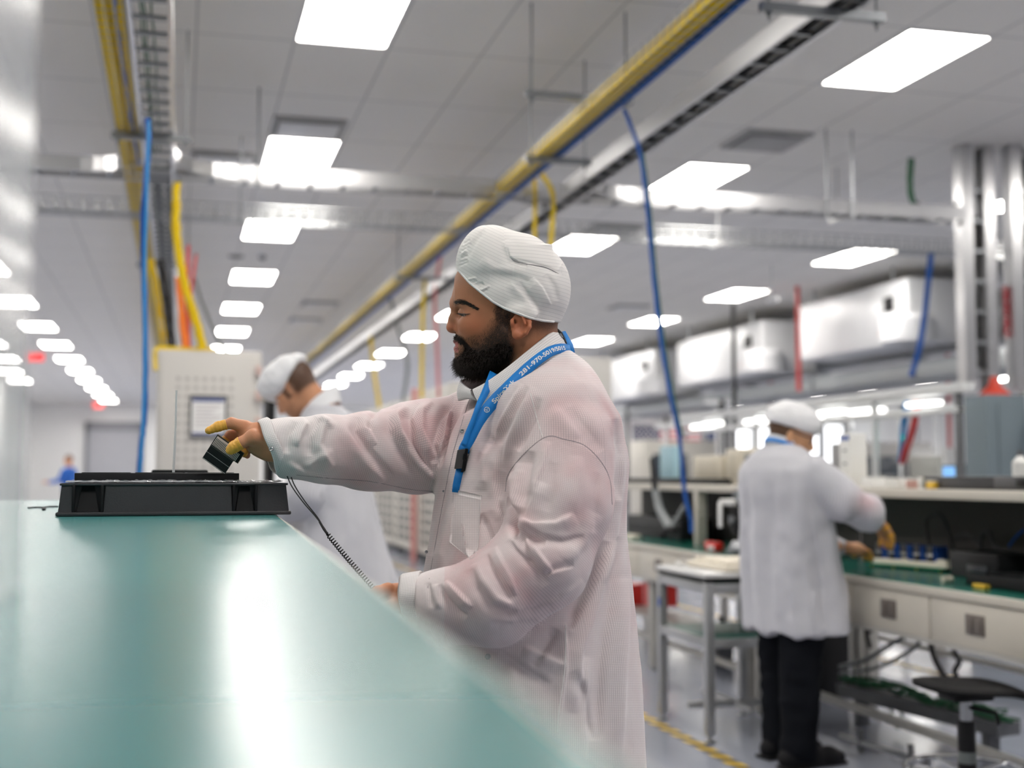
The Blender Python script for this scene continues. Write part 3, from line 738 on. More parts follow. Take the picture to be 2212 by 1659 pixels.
# things on the far bench
pc('black_device', 'wide black device on the far bench behind the long blue cable', 'device', 1470, 1150, 3.38, [('housing', MB().rbox((0, 0, 0), (.25, 1.1, .15), .012), mblkp), ('base', MB().rbox((-.02, .3, 0), (.0, 1.0, .04), .004), mblkp)], z=.84)
a = [onX(1408, 990, 3.2), onX(1416, 1062, 3.19), onX(1425, 1100, 3.17), onX(1448, 1142, 3.14)]
o = thing('articulated_arm', 'black and grey jointed arm leaning over the far bench beside the blue cable', 'lamp arm', tuple(a[3])); a0 = a[3]
def rl(p): return tuple(np.array(p) - a0)
MB().tube([rl(a[0]), rl(a[1])], [.016, .024], 10).build('upper_arm', mblkp, o)
MB().tube([rl(a[1]), rl(a[2]), rl(a[3])], [.026, .028, .03], 10).build('lower_arm', M('arm_grey', (120, 124, 126), rough=.4, metal=.4), o)
MB().tube([(0, 0, 0), rl(onX(1480, 1092, 3.25))], .018, 8).build('brace', M('arm_grey', (120, 124, 126)), o)
MB().lathe([(0, -.02), (.06, -.02), (.06, 0), (.02, .012), (0, .012)], (0, 0, 0), 18).build('base', mblkp, o)
pc('foam_piece', 'cream foam block on the far bench against the coat of the bearded worker', 'foam', 1358, 1145, 3.12, [('foam', MB().rbox((0, -.10, 0), (.06, .08, .035), .008), mcream)], z=.84)
pc('tape_dispenser', 'red tape dispenser with a white label on the far bench mat', 'tape dispenser', 1532, 1166, 3.12, [('body', MB().rbox((0, -.09, 0), (.06, .09, .055), .014), mredp), ('label', MB().rbox((-.002, -.07, .008), (.0, .02, .032), .0008), mpap)], z=.84)
o = pc('microscope', 'bench microscope with a boom arm half hidden by the white coat', 'microscope', 1606, 1186, 3.16, [
    ('base', MB().rbox((-.06, -.12, 0), (.14, .12, .03), .008), mgry2), ('column', MB().cyl((.05, 0, .03), (.05, 0, .335), .022, n=14), mchr), ('boom', MB().rbox((-.06, -.02, .28), (.12, .20, .315), .006), M('boom_white', (214, 214, 210), rough=.35)),
    ('label_plate', MB().rbox((-.07, .15, .15), (-.062, .20, .30), .002), mpap), ('head', MB().cyl((-.03, -.02, .12), (-.03, -.02, .28), .045, n=18), mblkp), ('focus_knob', MB().cyl((-.09, -.02, .20), (-.03, -.02, .20), .025, n=14), mgry2), ('eyepiece', MB().cyl((-.02, -.02, .28), (-.07, -.05, .36), .02, n=12), mchr),
    ('stage', MB().lathe([(0, .03), (.06, .03), (.06, .05), (.04, .08), (0, .08)], (-.03, -.02, 0), 18), msteel)], z=.84)
# upper shelf goods
def sh(name, label, cat, px, X, parts, group=None): return pc(name, label, cat, px, 1045, X, parts, group=group, z=1.233)
sh('long_black_bar', 'long flat black bar lying on the far shelf', 'bar', 1545, 3.45, [('bar', MB().rbox((0, 0, 0), (.12, 2.2, .04), .006), mblkp)])
sh('folder_stand', 'pale blue file folder upright on the far shelf left of the blue cable', 'folder', 1440, 3.60, [('folder', MB().rbox((0, -.14, .041), (.05, .14, .28), .004), M('pale_blue', (160, 196, 208), rough=.5)), ('paper_edge', MB().rbox((.005, -.13, .28), (.045, .13, .284), .001), mpap)])
sh('beige_case', 'wide beige equipment case on the far shelf right of the blue cable', 'equipment case', 1556, 3.60, [('case', MB().rbox((0, -.02, 0), (.18, .48, .20), .012), mbeigebox), ('side_vent', MB().rbox((-.003, .05, .05), (.0, .4, .16), .002), M('beige_vent', (196, 188, 170)))])
sh('beige_case', 'narrow beige equipment case beside the black pole on the far shelf', 'equipment case', 1590, 3.62, [('case', MB().rbox((0, -.06, 0), (.18, .17, .24), .012), mbeigebox), ('side_vent', MB().rbox((-.003, -.02, .05), (.0, .12, .2), .002), M('beige_vent', (196, 188, 170)))])
sh('dark_instrument', 'dark grey instrument on the far shelf beside the shoulder of the person with glasses', 'instrument', 1622, 3.60, [('housing', MB().rbox((0, -.12, 0), (.18, .10, .20), .008), mgry2), ('red_panel', MB().rbox((-.003, -.10, .05), (.0, -.02, .15), .002), M('dim_red', (140, 60, 62)))])
sh('drawer_tower', 'tall white drawer tower with a blue top label, right of the person with glasses', 'drawer tower', 1834, 3.45, [('cabinet', MB().rbox((0, -.02, 0), (.10, .10, .285), .006), mwht), ('label', MB().rbox((-.002, -.01, .250), (.0, .09, .272), .0008), mblup),
    ('drawer_pull', MB().rbox((-.004, .02, .19), (.0, .055, .20), .001).rbox((-.004, .02, .12), (.0, .055, .13), .001).rbox((-.004, .02, .05), (.0, .055, .06), .001), mgry)])
sh('black_tray', 'black tray on the right-hand shelf under the left grey electrical box', 'tray', 2088, 3.42, [('tray_body', MB().rbox((0, -.23, 0), (.3, .36, .055), .006), mtray), ('rim', MB().rbox((-.006, -.236, .048), (.306, .366, .058), .003), mtray)])
sh('black_tray', 'black tray with a square notch on the shelf at the right edge', 'tray', 2190, 3.40, [('tray_body', MB().rbox((0, -.4, 0), (.3, .14, .06), .006), mtray), ('finger_notch', MB().rbox((-.006, -.08, .015), (.0, -.02, .05), .002), mblkp)])
for px, L_, mt, (w, hh) in [(1872, 'white carton', mpap, (.10, .05)), (1925, 'white tray', mwht, (.12, .045)), (1962, 'pinkish pot', M('dusty_pink', (190, 150, 140)), (.05, .04)), (1985, 'white pot', mwht, (.03, .05)), (2008, 'yellow pot', mtan, (.07, .035))]:
    sh('small_container', L_ + ' standing on the shelf between the drawer tower and the black trays', 'container', px, 3.40, [('pot', MB().rbox((0, -w / 2, 0), (.08, w / 2, hh), .006), mt), ('lid', MB().rbox((-.002, -w / 2 - .002, hh), (.082, w / 2 + .002, hh + .005), .002), mwht)], group='small containers on the right shelf')
sh('small_bottle', 'white bottle on the shelf at the right edge of the view', 'bottle', 2205, 3.62, [('bottle', MB().lathe([(0, 0), (.035, 0), (.035, .12), (.012, .15), (0, .15)], (0, 0, 0), 16), mwht), ('cap', MB().cyl((0, 0, .15), (0, 0, .175), .014, n=12), mgry2)])

# second row of benches behind, seen over the shelf
o = thing('workbench', 'grey workbench behind the upper shelf, with monitors on it', 'workbench', (4.55, 6.0, 0))
MB().rbox((0, 0, .98), (.8, 4.6, 1.02), .005).build('tabletop', mbeige, o)
for x in (.06, .74):
    for y in (.06, 2.3, 4.54): MB().rbox((x - .03, y - .03, 0), (x + .03, y + .03, .98), .004).build('leg', mbeige2, o)
MB().rbox((.3, .05, .12), (.34, 4.5, .16), .004).build('foot_rail', mbeige2, o)
o = thing('bench_light_rail', 'long white overhead light rail on posts above the rear bench', 'light rail', (4.6, 6.92, 0))
mrail = M('rail_white', (226, 228, 228), rough=.35)
MB().rbox((0, 0, 1.80), (.09, 4.8, 1.86), .006).build('beam', mrail, o)
MB().rbox((.02, .1, 1.68), (.08, 4.7, 1.72), .006).build('lower_beam', mrail, o)
for k, y in enumerate((.10, 1.1, 2.1, 3.0, 3.6)):
    MB().rbox((.03, y, 1.02), (.07, y + .04, 1.8), .004).build('post', mrail if k % 2 else mgry2, o)
for y in (.3, 1.5, 2.6, 3.7):
    MB().rbox((.0, y, 1.74), (.06, y + .35, 1.765), .006).build('lamp_tube', M('lamp_glow', (250, 250, 250), emis=(255, 253, 248), es=4.0), o)
for k, (X_, z_, L_) in enumerate([(6.3, 1.95, 'added white light rail with lamps, brightening the space behind the rear bench'), (8.2, 2.05, 'farthest added white light rail with lamps, brightening behind the benches')]):  # extra rails and lamp tubes added to brighten the area behind the benches
    o = thing('bench_light_rail', L_, 'light rail', (X_, 10.2 + 2.4 * k, 0))
    MB().rbox((0, 0, z_ - .03), (.09, 6.5, z_ + .03), .006).build('beam', mrail, o)
    for y in (.3, 2.2, 4.2, 6.2): MB().rbox((.03, y, 0), (.07, y + .04, z_ - .03), .004).build('post', mrail, o)
    for y in (.6, 1.8, 3.0, 4.6): MB().rbox((.0, y, z_ - .07), (.07, y + .6, z_ - .035), .006).build('lamp_tube', M('lamp_glow', (250, 250, 250), emis=(255, 253, 248), es=4.0), o)
RZ = 1.022
def rb(name, label, cat, px, X, parts): return pc(name, label, cat, px, 1000, X, parts, z=RZ)
rb('monitor', 'grey back of a computer monitor on the rear bench', 'monitor', 1994, 4.75, [('screen_back', MB().rbox((0, -.17, .12), (.04, .17, .40), .01), M('monitor_grey', (168, 170, 166), rough=.5)), ('stand', MB().rbox((.01, -.03, .0), (.04, .03, .14), .004), mblkp), ('base', MB().rbox((-.06, -.25, 0), (.12, .2, .05), .006), mblkp)])
rb('monitor', 'small monitor with a glowing blue screen left of the grey electrical boxes', 'monitor', 2040, 4.85, [('bezel', MB().rbox((0, -.13, .10), (.03, .13, .34), .006), mblkp), ('screen', MB().rbox((-.004, -.12, .115), (.0, .12, .33), .001), mscr), ('stand', MB().rbox((.0, -.03, 0), (.03, .03, .12), .004), mblkp)])
p = onX(1951, 953, 4.8)
o = thing('signal_lamp', 'small glowing green signal lamp on a thin pole', 'signal lamp', (p[0], p[1], RZ))
MB().cyl((0, 0, 0), (0, 0, p[2] - RZ - .03), .008, n=8).build('pole', mgry2, o)
MB().lathe([(0, -.03), (.022, -.03), (.022, .025), (.012, .035), (0, .035)], (0, 0, p[2] - RZ), 14).build('green_lens', M('green_lens', (90, 240, 200), emis=(80, 245, 200), es=3.0), o)
for px, L_, w, hh, mt in [(1868, 'dark slatted rack of parts', .12, .28, mgry2), (1905, 'white carton stack', .16, .24, mwht), (1935, 'black flat device', .2, .10, mblkp), (1780, 'pale carton', .22, .3, mbeigebox)]:
    rb('bench_item', L_ + ' on the rear bench', 'equipment', px, 4.8, [('housing', MB().rbox((0, -w, 0), (.18, w * .4, hh), .008), mt), ('front_label', MB().rbox((-.003, -w * .6, hh * .4), (0, 0, hh * .7), .001), mpap)])
for px0, px1, mt, L_ in [(1940, 1948, mlbl, 'thin blue cables hanging under the white bench rail'), (1962, 1948, mred, 'thin red cable hanging under the white bench rail')]:
    drop('hanging_cable', L_, [onX(px0 + 20, 868, 4.66), onX(px0 + 12, 920, 4.7), onX(px1, 1000, 4.75)], .012, mt, strands=2, spread=.014)

# ------------------------------------------------------------------ under the benches
for px, py, L_ in [(1362, 1305, 'red bin under the far bench, next to the coat of the bearded worker'), (1424, 1308, 'red bin under the far bench, behind the cart leg')]:
    p = onX(px, py, 3.55)
    o = thing('red_bin', L_, 'bin', (p[0], p[1], p[2]), 0, 'red bins under the far bench')
    MB().prism([(-.09, -.12), (.10, -.12), (.10, .12), (-.09, .12)], 0, .15).build('bin_body', mredp, o)
    MB().rbox((-.1, -.13, .15), (.11, .13, .165), .004).build('rim', mredp, o)
pz = onX(1362, 1305, 3.55)[2]; o = bpy.data.objects['workbench.002']
MB().rbox((.37, .74, pz - .025), (.70, 3.34, pz - .001), .003).build('lower_shelf', mbeige2, o)
p = onX(1640, 1490, 3.3)
o = thing('computer_tower', 'black computer tower on the floor behind the legs of the person with glasses', 'computer', (3.41, p[1], 0))
MB().rbox((0, -.1, .0), (.42, .1, .40), .008).build('case', mblkp, o); MB().rbox((-.004, -.08, .05), (0, .08, .36), .002).build('front_grille', mgry2, o)
MB().rbox((.0, -.12, .40), (.42, .14, .415), .003).build('top_cover', mbeige2, o)
for pts, mt, r, L_ in [([(1815, 1440), (1870, 1425), (1920, 1395), (1955, 1375)], mgry, .012, 'grey cable sagging under the right-hand bench'), ([(1815, 1455), (1900, 1440), (1975, 1400), (1985, 1385)], mgry, .010, 'second grey cable sagging lower under the right-hand bench'),
                       ([(1852, 1345), (1850, 1400), (1858, 1450), (1870, 1520)], mblk, .006, 'thin black cable hanging below the drawers'), ([(1868, 1352), (1880, 1400), (1872, 1370), (1882, 1362)], mblk, .012, 'knotted black cable hanging below the left drawer'),
                       ([(2010, 1390), (2018, 1420), (2036, 1455), (2042, 1462)], mblk, .014, 'black cable curving down behind the stool seat'), ([(2060, 1405), (2072, 1430), (2062, 1450), (2072, 1470)], mblk, .012, 'tangled black cable above the stool seat'),
                       ([(1920, 1520), (1935, 1570), (1950, 1560), (1940, 1515)], mgrn, .008, 'green wire loop hanging from the cable tray near the stool')]:
    drop('under_bench_cable', L_, [onX(x, y, 3.5) for x, y in pts], r, mt)
o = thing('floor_cable_tray', 'low grey tray of tangled green cables on the floor under the right-hand bench', 'cable tray', tuple(onz(1830, 1500, .14)))
e = onz(2180, 1590, .12) - np.array(o.location)
m = MB(); d = Vector(e); n_ = Vector((d.y, -d.x, 0)).normalized() * .07
m.add([tuple(-n_), tuple(n_), tuple(d + n_), tuple(d - n_), tuple(-n_ + Vector((0, 0, .06))), tuple(n_ + Vector((0, 0, .06))), tuple(d + n_ + Vector((0, 0, .06))), tuple(d - n_ + Vector((0, 0, .06)))], [(0, 3, 2, 1), (4, 5, 6, 7), (0, 1, 5, 4), (1, 2, 6, 5), (2, 3, 7, 6), (3, 0, 4, 7)])
m.build('tray_body', mgry2, o)
random.seed(9); m = MB()
for k in range(10):
    P = [np.array(d) * t + np.array([random.uniform(-.06, .06), random.uniform(-.06, .06), .06 + random.uniform(.005, .05)]) for t in np.linspace(0.02, .98, 9)]
    m.tube([tuple(q) for q in spline(P, 4)], .006, 5)
c = m.build('cable_tangle', mgrn, o); c['kind'] = 'stuff'
for t in (.1, .9):
    q = d * t; MB().rbox((q.x - .03, q.y - .03, -o.location.z), (q.x + .03, q.y + .03, .0), .004).build('support_foot', mgry2, o)
a, c = onz(1815, 1590, .05), onz(2010, 1650, .05)
o = thing('floor_pipe', 'thin steel floor rail between the shoes of the person with glasses and the stool', 'rail', tuple(a))
MB().tube([(0, 0, 0), tuple(c - a)], .014, 10).build('rail_tube', msteel, o)
for t in (.25, .8): MB().cyl(tuple((c - a) * t + np.array([0, 0, -.05])), tuple((c - a) * t + np.array([0, 0, .06])), .016, n=8).build('rail_foot', mgry2, o)
a = onz(1505, 1460, 0)
o = thing('floor_motor', 'small grey boxed foot pedal on the floor under the cart', 'foot pedal', (a[0] + .35, a[1] + .4, 0))
MB().rbox((-.06, -.07, 0), (.06, .07, .14), .01).build('housing', mgry2, o); MB().cyl((0, 0, .14), (0, 0, .33), .02, n=10).build('handle', mblkp, o)

# ------------------------------------------------------------------ aluminium cart
cx0, cx1, cy0, cy1 = 2.50, 3.00, 5.93, 6.60
cart = thing('utility_cart', 'aluminium frame cart with two teal shelves beside the person with glasses', 'cart', (cx0, cy0, 0))
mprof = M('aluminium_profile', (176, 177, 178), rough=.38, metal=.75)
w, l = cx1 - cx0, cy1 - cy0
for x in (.02, w - .02):
    for y in (.02, l - .02):
        lg = MB().rbox((x - .022, y - .022, .035), (x + .022, y + .022, .77), .003).build('leg', mprof, cart)
        MB().lathe([(0, 0), (.028, 0), (.028, .010), (.01, .016), (.01, .035), (0, .035)], (x, y, 0), 14).build('levelling_foot', msteel, lg)
for z in (.72, .455):
    fm = MB()
    for lo, hi in (((.042, 0, z), (w - .042, .04, z + .045)), ((.042, l - .04, z), (w - .042, l, z + .045)), ((0, .042, z), (.04, l - .042, z + .045)), ((w - .04, .042, z), (w, l - .042, z + .045))): fm.rbox(lo, hi, .003)
    fm.build('shelf_frame', mprof, cart); MB().rbox((.03, .03, z + .03), (w - .03, l - .03, z + .048), .002).build('shelf_panel', M('shelf_green', (44, 92, 84), rough=.35), cart)
MB().rbox((.0, l * .35, .13), (w, l * .35 + .03, .16), .003).rbox((w * .5 - .015, .03, .13), (w * .5 + .015, l - .03, .16), .003).build('lower_brace', mprof, cart)
MB().rbox((-.004, l - .05, .60), (.0, l - .015, .645), .001).build('blue_sticker', mblup, cart)
o = thing('flat_case', 'flat grey case with a pale lid on top of the aluminium cart', 'case', (cx0 + .0, cy0 + .02, .772))
MB().rbox((.0, .0, 0), (.46, .64, .02), .006).build('case_base', mblkp, o); MB().rbox((-.01, -.01, .02), (.47, .65, .045), .008).build('lid', M('case_lid', (206, 206, 204), rough=.3), o)
o = thing('foam_tray', 'white moulded foam tray lying on the flat case on the cart', 'foam tray', (cx0 + .12, cy0 + .05, .8185))
m = MB().rbox((0, 0, 0), (.30, .50, .03), .01)
for k in range(3): m.rbox((.02, .03 + .16 * k, .03), (.28, .13 + .16 * k, .05), .008)
m.build('foam_body', mcream, o)
o = tag(MB().rbox((0, 0, 0), (.02, .03, .03), .003).build('small_cup', mwht), 'tiny white bottle cap standing at the corner of the foam tray', 'cap'); o.location = (cx0 + .05, cy0 + .5, .8185)

# ------------------------------------------------------------------ stool
c = at(2088, 1590, 4.7)
st = thing('work_stool', 'black saddle-seat work stool with a chrome foot ring', 'stool', (c[0], c[1], 0))
def saddle():
    n, k = 40, 10; vs = []; fs = []
    for z0 in (0, 1):
        for j in range(k + 1):
            t = j / k
            for i in range(n):
                a = 2 * PI * i / n
                rx, ry = .205 * (1 + .10 * math.cos(a)), .185
                x, y = rx * t * math.cos(a), ry * t * math.sin(a)
                dish = .028 * (t ** 2) * (0.4 + .6 * math.cos(a) ** 2) - .05 * max(0, math.cos(a)) ** 3 * t ** 3
                z = .535 + dish - (.012 * max(0, (t - .8) / .2) ** 2)
                if z0: z = .505 + .03 * (t ** 2) - .05 * max(0, math.cos(a)) ** 3 * t ** 3 * 1.05 - .012 * (1 - t)
                vs.append((x, y, z))
    o1 = (k + 1) * n
    for b0 in (0, o1):
        for j in range(k):
            for i in range(n): fs.append((b0 + j * n + i, b0 + j * n + (i + 1) % n, b0 + (j + 1) * n + (i + 1) % n, b0 + (j + 1) * n + i))
    for i in range(n): fs.append((k * n + i, k * n + (i + 1) % n, o1 + k * n + (i + 1) % n, o1 + k * n + i))
    m = MB(); m.add(vs, fs); return m
s_ = saddle().build('seat', M('black_polyurethane', (16, 16, 18), rough=.75, spec=.12, bump=.15, bs=200), st, 60); s_.rotation_euler = (0, 0, -.35)
MB().cyl((0, 0, .40), (0, 0, .50), .022, n=16).build('gas_piston', msteel, st)
MB().cyl((0, 0, .08), (0, 0, .41), .032, n=20).build('column', mblkp, st)
MB().cyl((0, 0, .26), (0, 0, .30), .034, n=20).build('column_label', mgry, st)
MB().rbox((-.08, -.06, .485), (.08, .06, .505), .006).build('seat_plate', mblkp, st)
MB().tube([(.0, -.03, .46), (.09, -.05, .44), (.10, -.05, .40)], .008, 8).build('height_lever', mblkp, st)
MB().torus((0, 0, .235), .215, .011, 48, 10).build('foot_ring', mchr, st)
m = MB()
for k in range(5):
    a = 2 * PI * k / 5 + .3; m.tube([(0, 0, .22), (.215 * math.cos(a), .215 * math.sin(a), .235)], .009, 8)
m.build('ring_spoke', mchr, st)
for k in range(5):
    a = 2 * PI * k / 5 + .3; ca, sa = math.cos(a), math.sin(a)
    l_ = MB().tube([(.02 * ca, .02 * sa, .10), (.15 * ca, .15 * sa, .085), (.27 * ca, .27 * sa, .065)], [.024, .02, .016], 10).build('base_arm', mblkp, st)
    MB().lathe([(0, 0), (.022, 0), (.022, .04), (.008, .05), (.008, .066), (0, .066)], (.26 * ca, .26 * sa, 0), 14).build('glide', mblkp, l_)

# ------------------------------------------------------------------ hazard tape on the floor
mhz = M('hazard_tape', (222, 184, 60), rough=.45)
g = NG(mhz); vec, xyz = g.objxyz()
t = g.math('FRACT', g.math('DIVIDE', g.math('ADD', xyz[0], xyz[1]), .16)); t = g.math('GREATER_THAN', t, .5)
g.l(g.mix(t, lin((226, 188, 66)), lin((52, 52, 54))), g.b.inputs['Base Color'])
tag(MB().box((-.035, -3, 0), (.035, 5.5, .0012)).build('floor_tape', mhz, smooth=None), 'yellow and black hazard tape along the floor in front of the cart', 'floor tape').location = (2.45, 4.5, .0004)
tag(MB().box((-.035, -4, 0), (.035, 4, .0012)).build('floor_tape', mhz, smooth=None), 'yellow and black hazard tape on the floor behind the right-hand bench', 'floor tape').location = (4.84, 8.4, .0004)
tag(MB().box((-.035, -12, 0), (.035, 14, .0012)).build('floor_tape', mhz, smooth=None), 'yellow floor tape beside the vented racks far down the hall', 'floor tape').location = (3.05, 24, .0004)

# ================================================================== MID AND FAR DISTANCE
mcab = M('cabinet_warm_grey', (198, 195, 190), rough=.45, var=.02)
cab = thing('electrical_cabinet', 'tall pale grey cabinet with rows of square vents and a framed notice', 'cabinet', (.195, 9.0, 0))
MB().rbox((-.345, 0, .05), (.345, .6, 2.14), .008).build('cabinet_body', mcab, cab)
dr = MB().rbox((-.32, -.018, .12), (.33, 0, 2.11), .006).build('door', mcab, cab)
mdv = M('vented_door_paint', (198, 195, 190), rough=.45, var=.02); g = NG(mdv); vec, xyz = g.objxyz()
def cells(co, off, pitch, w): return g.math('LESS_THAN', g.math('FRACT', g.math('DIVIDE', g.math('SUBTRACT', co, off), pitch)), w / pitch)
def inside(co, lo, hi): return g.math('MULTIPLY', g.math('GREATER_THAN', co, lo), g.math('LESS_THAN', co, hi))
hole = g.math('MULTIPLY', g.math('MULTIPLY', cells(xyz[0], -.219, .058, .028), cells(xyz[2], .55, .060, .026)), g.math('MULTIPLY', inside(xyz[0], -.22, .165), inside(xyz[2], .5, 1.97)))
g.l(g.mix(hole, lin((198, 195, 190)), lin((164, 161, 158))), g.b.inputs['Base Color']); dr.data.materials[0] = mdv
m = MB().rbox((-.345, -.01, 0), (.345, .6, .05), .004); m.build('plinth', mgry2, cab)
for z in (1.62, 1.80, 1.97): MB().rbox((.305, -.05, z), (.345, -.018, z + .07), .006).build('hinge', M('hinge_pink', (206, 180, 172), rough=.4), dr)
fr = MB()
nx0, nx1, nz0, nz1 = -.115, .105, 1.56, 1.82
for lo, hi in (((nx0 - .012, -.032, nz0 - .012), (nx1 + .012, -.019, nz0)), ((nx0 - .012, -.032, nz1), (nx1 + .012, -.019, nz1 + .012)), ((nx0 - .012, -.032, nz0), (nx0, -.019, nz1)), ((nx1, -.032, nz0), (nx1 + .012, -.019, nz1))): fr.box(lo, hi)
nt_ = thing('framed_notice', 'white paper notice with a blue header in a dark frame on the cabinet', 'notice', (.195, 9.0, 0))
fr.build('frame', M('dark_frame2', (64, 62, 62), rough=.4), nt_, smooth=None)
pp = MB().box((nx0, -.027, nz0), (nx1, -.020, nz1)).build('paper', mpap, nt_, smooth=None)
MB().box((nx0 + .005, -.0285, nz1 - .03), (nx1 - .005, -.027, nz1 - .006)).build('blue_header', M('header_blue', (70, 84, 140)), nt_, smooth=None)
m = MB()
for k in range(7): m.box((nx0 + .02, -.0285, nz1 - .06 - k * .024), (nx1 - .02 - (k % 3) * .03, -.027, nz1 - .052 - k * .024))
m.build('text_line', M('pale_text', (196, 188, 190)), nt_, smooth=None)
MB().box((nx0 + .005, -.0285, nz0 + .006), (nx1 - .005, -.027, nz0 + .022)).build('blue_footer', M('header_blue', (70, 84, 140)), nt_, smooth=None)
drop('cable_loop', 'yellow cable lying across the top edge of the cabinet', [(-.16, 9.0, 2.0), (-.16, 9.05, 2.14), (-.10, 9.08, 2.155), (.1, 9.1, 2.155), (.24, 9.05, 2.15)], .014, myel)
# machines behind the arm
mrack = M('rack_cream', (218, 214, 204), rough=.45, var=.02); mhole = M('rack_hole', (88, 86, 82), rough=.6)
y = 17.2
for k in range(5):
    L_ = ['vented cream rack nearest the bearded worker', 'second vented cream rack behind the reaching sleeve', 'third vented cream rack down the row', 'fourth vented cream rack down the row', 'last vented cream rack of the row'][k]
    o = thing('vented_rack', L_, 'rack', (3.55, y, 0), 0, 'vented cream racks')
    MB().rbox((0, 0, .12), (.9, 2.15, 2.55), .015).build('rack_body', mrack, o)
    m = MB()
    for a in range(4):
        for c in range(8): m.box((-.006, .14 + a * .50, .25 + c * .15), (.001, .14 + a * .50 + .34, .25 + c * .15 + .10))
    m.build('vent_grille', mhole, o, smooth=None)
    MB().rbox((-.012, .1, 1.75), (.0, 2.05, 2.45), .006).build('upper_door', mrack, o)
    for a in (.12, 2.0):
        for x in (.1, .8):
            MB().cyl((x - .02, a, .06), (x + .02, a, .06), .06, n=14).cyl((x, a, .06), (x, a, .125), .02, n=8).build('caster', mblkp, o)
    y += 2.3
for px, L_ in [(912, 'pink-red pipe standing between two vented racks under the sleeve')]:
    tag(MB().cyl((3.46, 19.43, 0), (3.46, 19.43, 2.6), .045, n=10).build('vertical_pipe', M('pink_pipe', (216, 150, 142), rough=.5)), L_, 'pipe')
o = thing('tall_cabinet', 'tall beige cabinet behind the shoulder of the bearded worker', 'cabinet', tuple(onY(1250, 1025, 13.0) * np.array([1, 1, 0])))
xa = onY(1180, 1025, 13.0)[0] - o.location.x; xb = onY(1323, 1025, 13.0)[0] - o.location.x; zt = onY(1300, 772, 13.0)[2]
MB().rbox((xa, 0, 0), (xb, .7, zt), .01).build('cabinet_body', mcab, o); MB().rbox((xa + .03, -.015, .1), (xb - .03, 0, zt - .06), .005).build('door', mcab, o)
MB().rbox((xb - .09, -.04, 1.0), (xb - .06, -.015, 1.2), .004).build('handle', mblkp, o)
# workbench of the stooping man, hidden behind the tray
o = thing('workbench', 'low workbench in front of the stooping man, mostly hidden by the tray', 'workbench', (-.1, 6.1, 0))
MB().rbox((-.5, -.6, .84), (.50, 1.0, .88), .005).build('tabletop', mbeige, o)
for x in (-.45, .45):
    for y in (-.55, .95): MB().rbox((x - .03, y - .03, 0), (x + .03, y + .03, .84), .004).build('leg', mbeige2, o)
p = at(582, 880, 7.6)
o = thing('monitor', 'black upright monitor edge in front of the face of the stooping man', 'monitor', (p[0], p[1], 0))
MB().rbox((-.02, -.15, 1.25), (.025, .2, 1.75), .008).build('screen', mblkp, o); MB().cyl((0, .03, .03), (0, .03, 1.25), .02, n=10).build('stand', mblkp, o); MB().lathe([(0, 0), (.16, 0), (.16, .02), (.02, .03), (0, .03)], (0, .03, 0), 20).build('base', mblkp, o)
# flag and banner on the far wall
fl = thing('wall_flag', 'large flag with red and white stripes and a navy starred corner on the far wall', 'flag', (0, 0, 0))
a = onY(1366, 918, 50.0); c = onY(1514, 1012, 50.0); fl.location = (a[0], 50.0, c[2]); W_, H_ = c[0] - a[0], a[2] - c[2]
def wave(mt, x0, x1, z0, z1, dy, name, par):
    m = MB(); n = 14; vs = []; fs = []
    for i in range(n + 1):
        x = x0 + (x1 - x0) * i / n
        for z in (z0, z1):
            for y in (0, .01): vs.append((x, y + dy + .05 * math.sin(x * 3.1), z))
    for i in range(n):
        b0 = i * 4; b1 = b0 + 4
        fs += [(b0, b1, b1 + 2, b0 + 2), (b0 + 1, b0 + 3, b1 + 3, b1 + 1), (b0, b0 + 1, b1 + 1, b1), (b0 + 2, b1 + 2, b1 + 3, b0 + 3)]
    m.add(vs, fs); return m.build(name, mt, par)
mfw, mfr_, mfb = M('flag_white', (236, 230, 228), rough=.8), M('flag_red', (206, 84, 88), rough=.8), M('flag_navy', (54, 60, 88), rough=.8)
for k in range(13): wave(mfr_ if k % 2 == 0 else mfw, 0 if k > 6 else W_ * .4, W_, H_ * (12 - k) / 13, H_ * (13 - k) / 13, 0, 'stripe', fl)
wave(mfb, 0, W_ * .4, H_ * 6 / 13, H_, 0, 'canton', fl)
m = MB()
for r_ in range(9):
    for c_ in range(6 if r_ % 2 == 0 else 5):
        x = W_ * .4 * (c_ + (.5 if r_ % 2 == 0 else 1)) / 6; z = H_ * 6 / 13 + H_ * 7 / 13 * (r_ + .5) / 9; y = -.012 + .05 * math.sin(x * 3.1)
        st_ = []
        for q in range(10):
            rr = .062 if q % 2 == 0 else .025; an = PI / 2 + q * PI / 5; st_.append((x + rr * math.cos(an), z + rr * math.sin(an)))
        m.prism(st_, y - .003, y + .003, 'y')
m.build('stars', mfw, fl, smooth=None)
MB().cyl((-.05, .03, H_ + .03), (W_ + .05, .03, H_ + .03), .02, n=8).build('hanging_rod', mgry2, fl)
for sx in (.05, W_ - .05): MB().cyl((sx, .03, H_), (sx, .03, CEIL - fl.location.z), .006, n=5).build('hanging_cord', mgry2, fl)
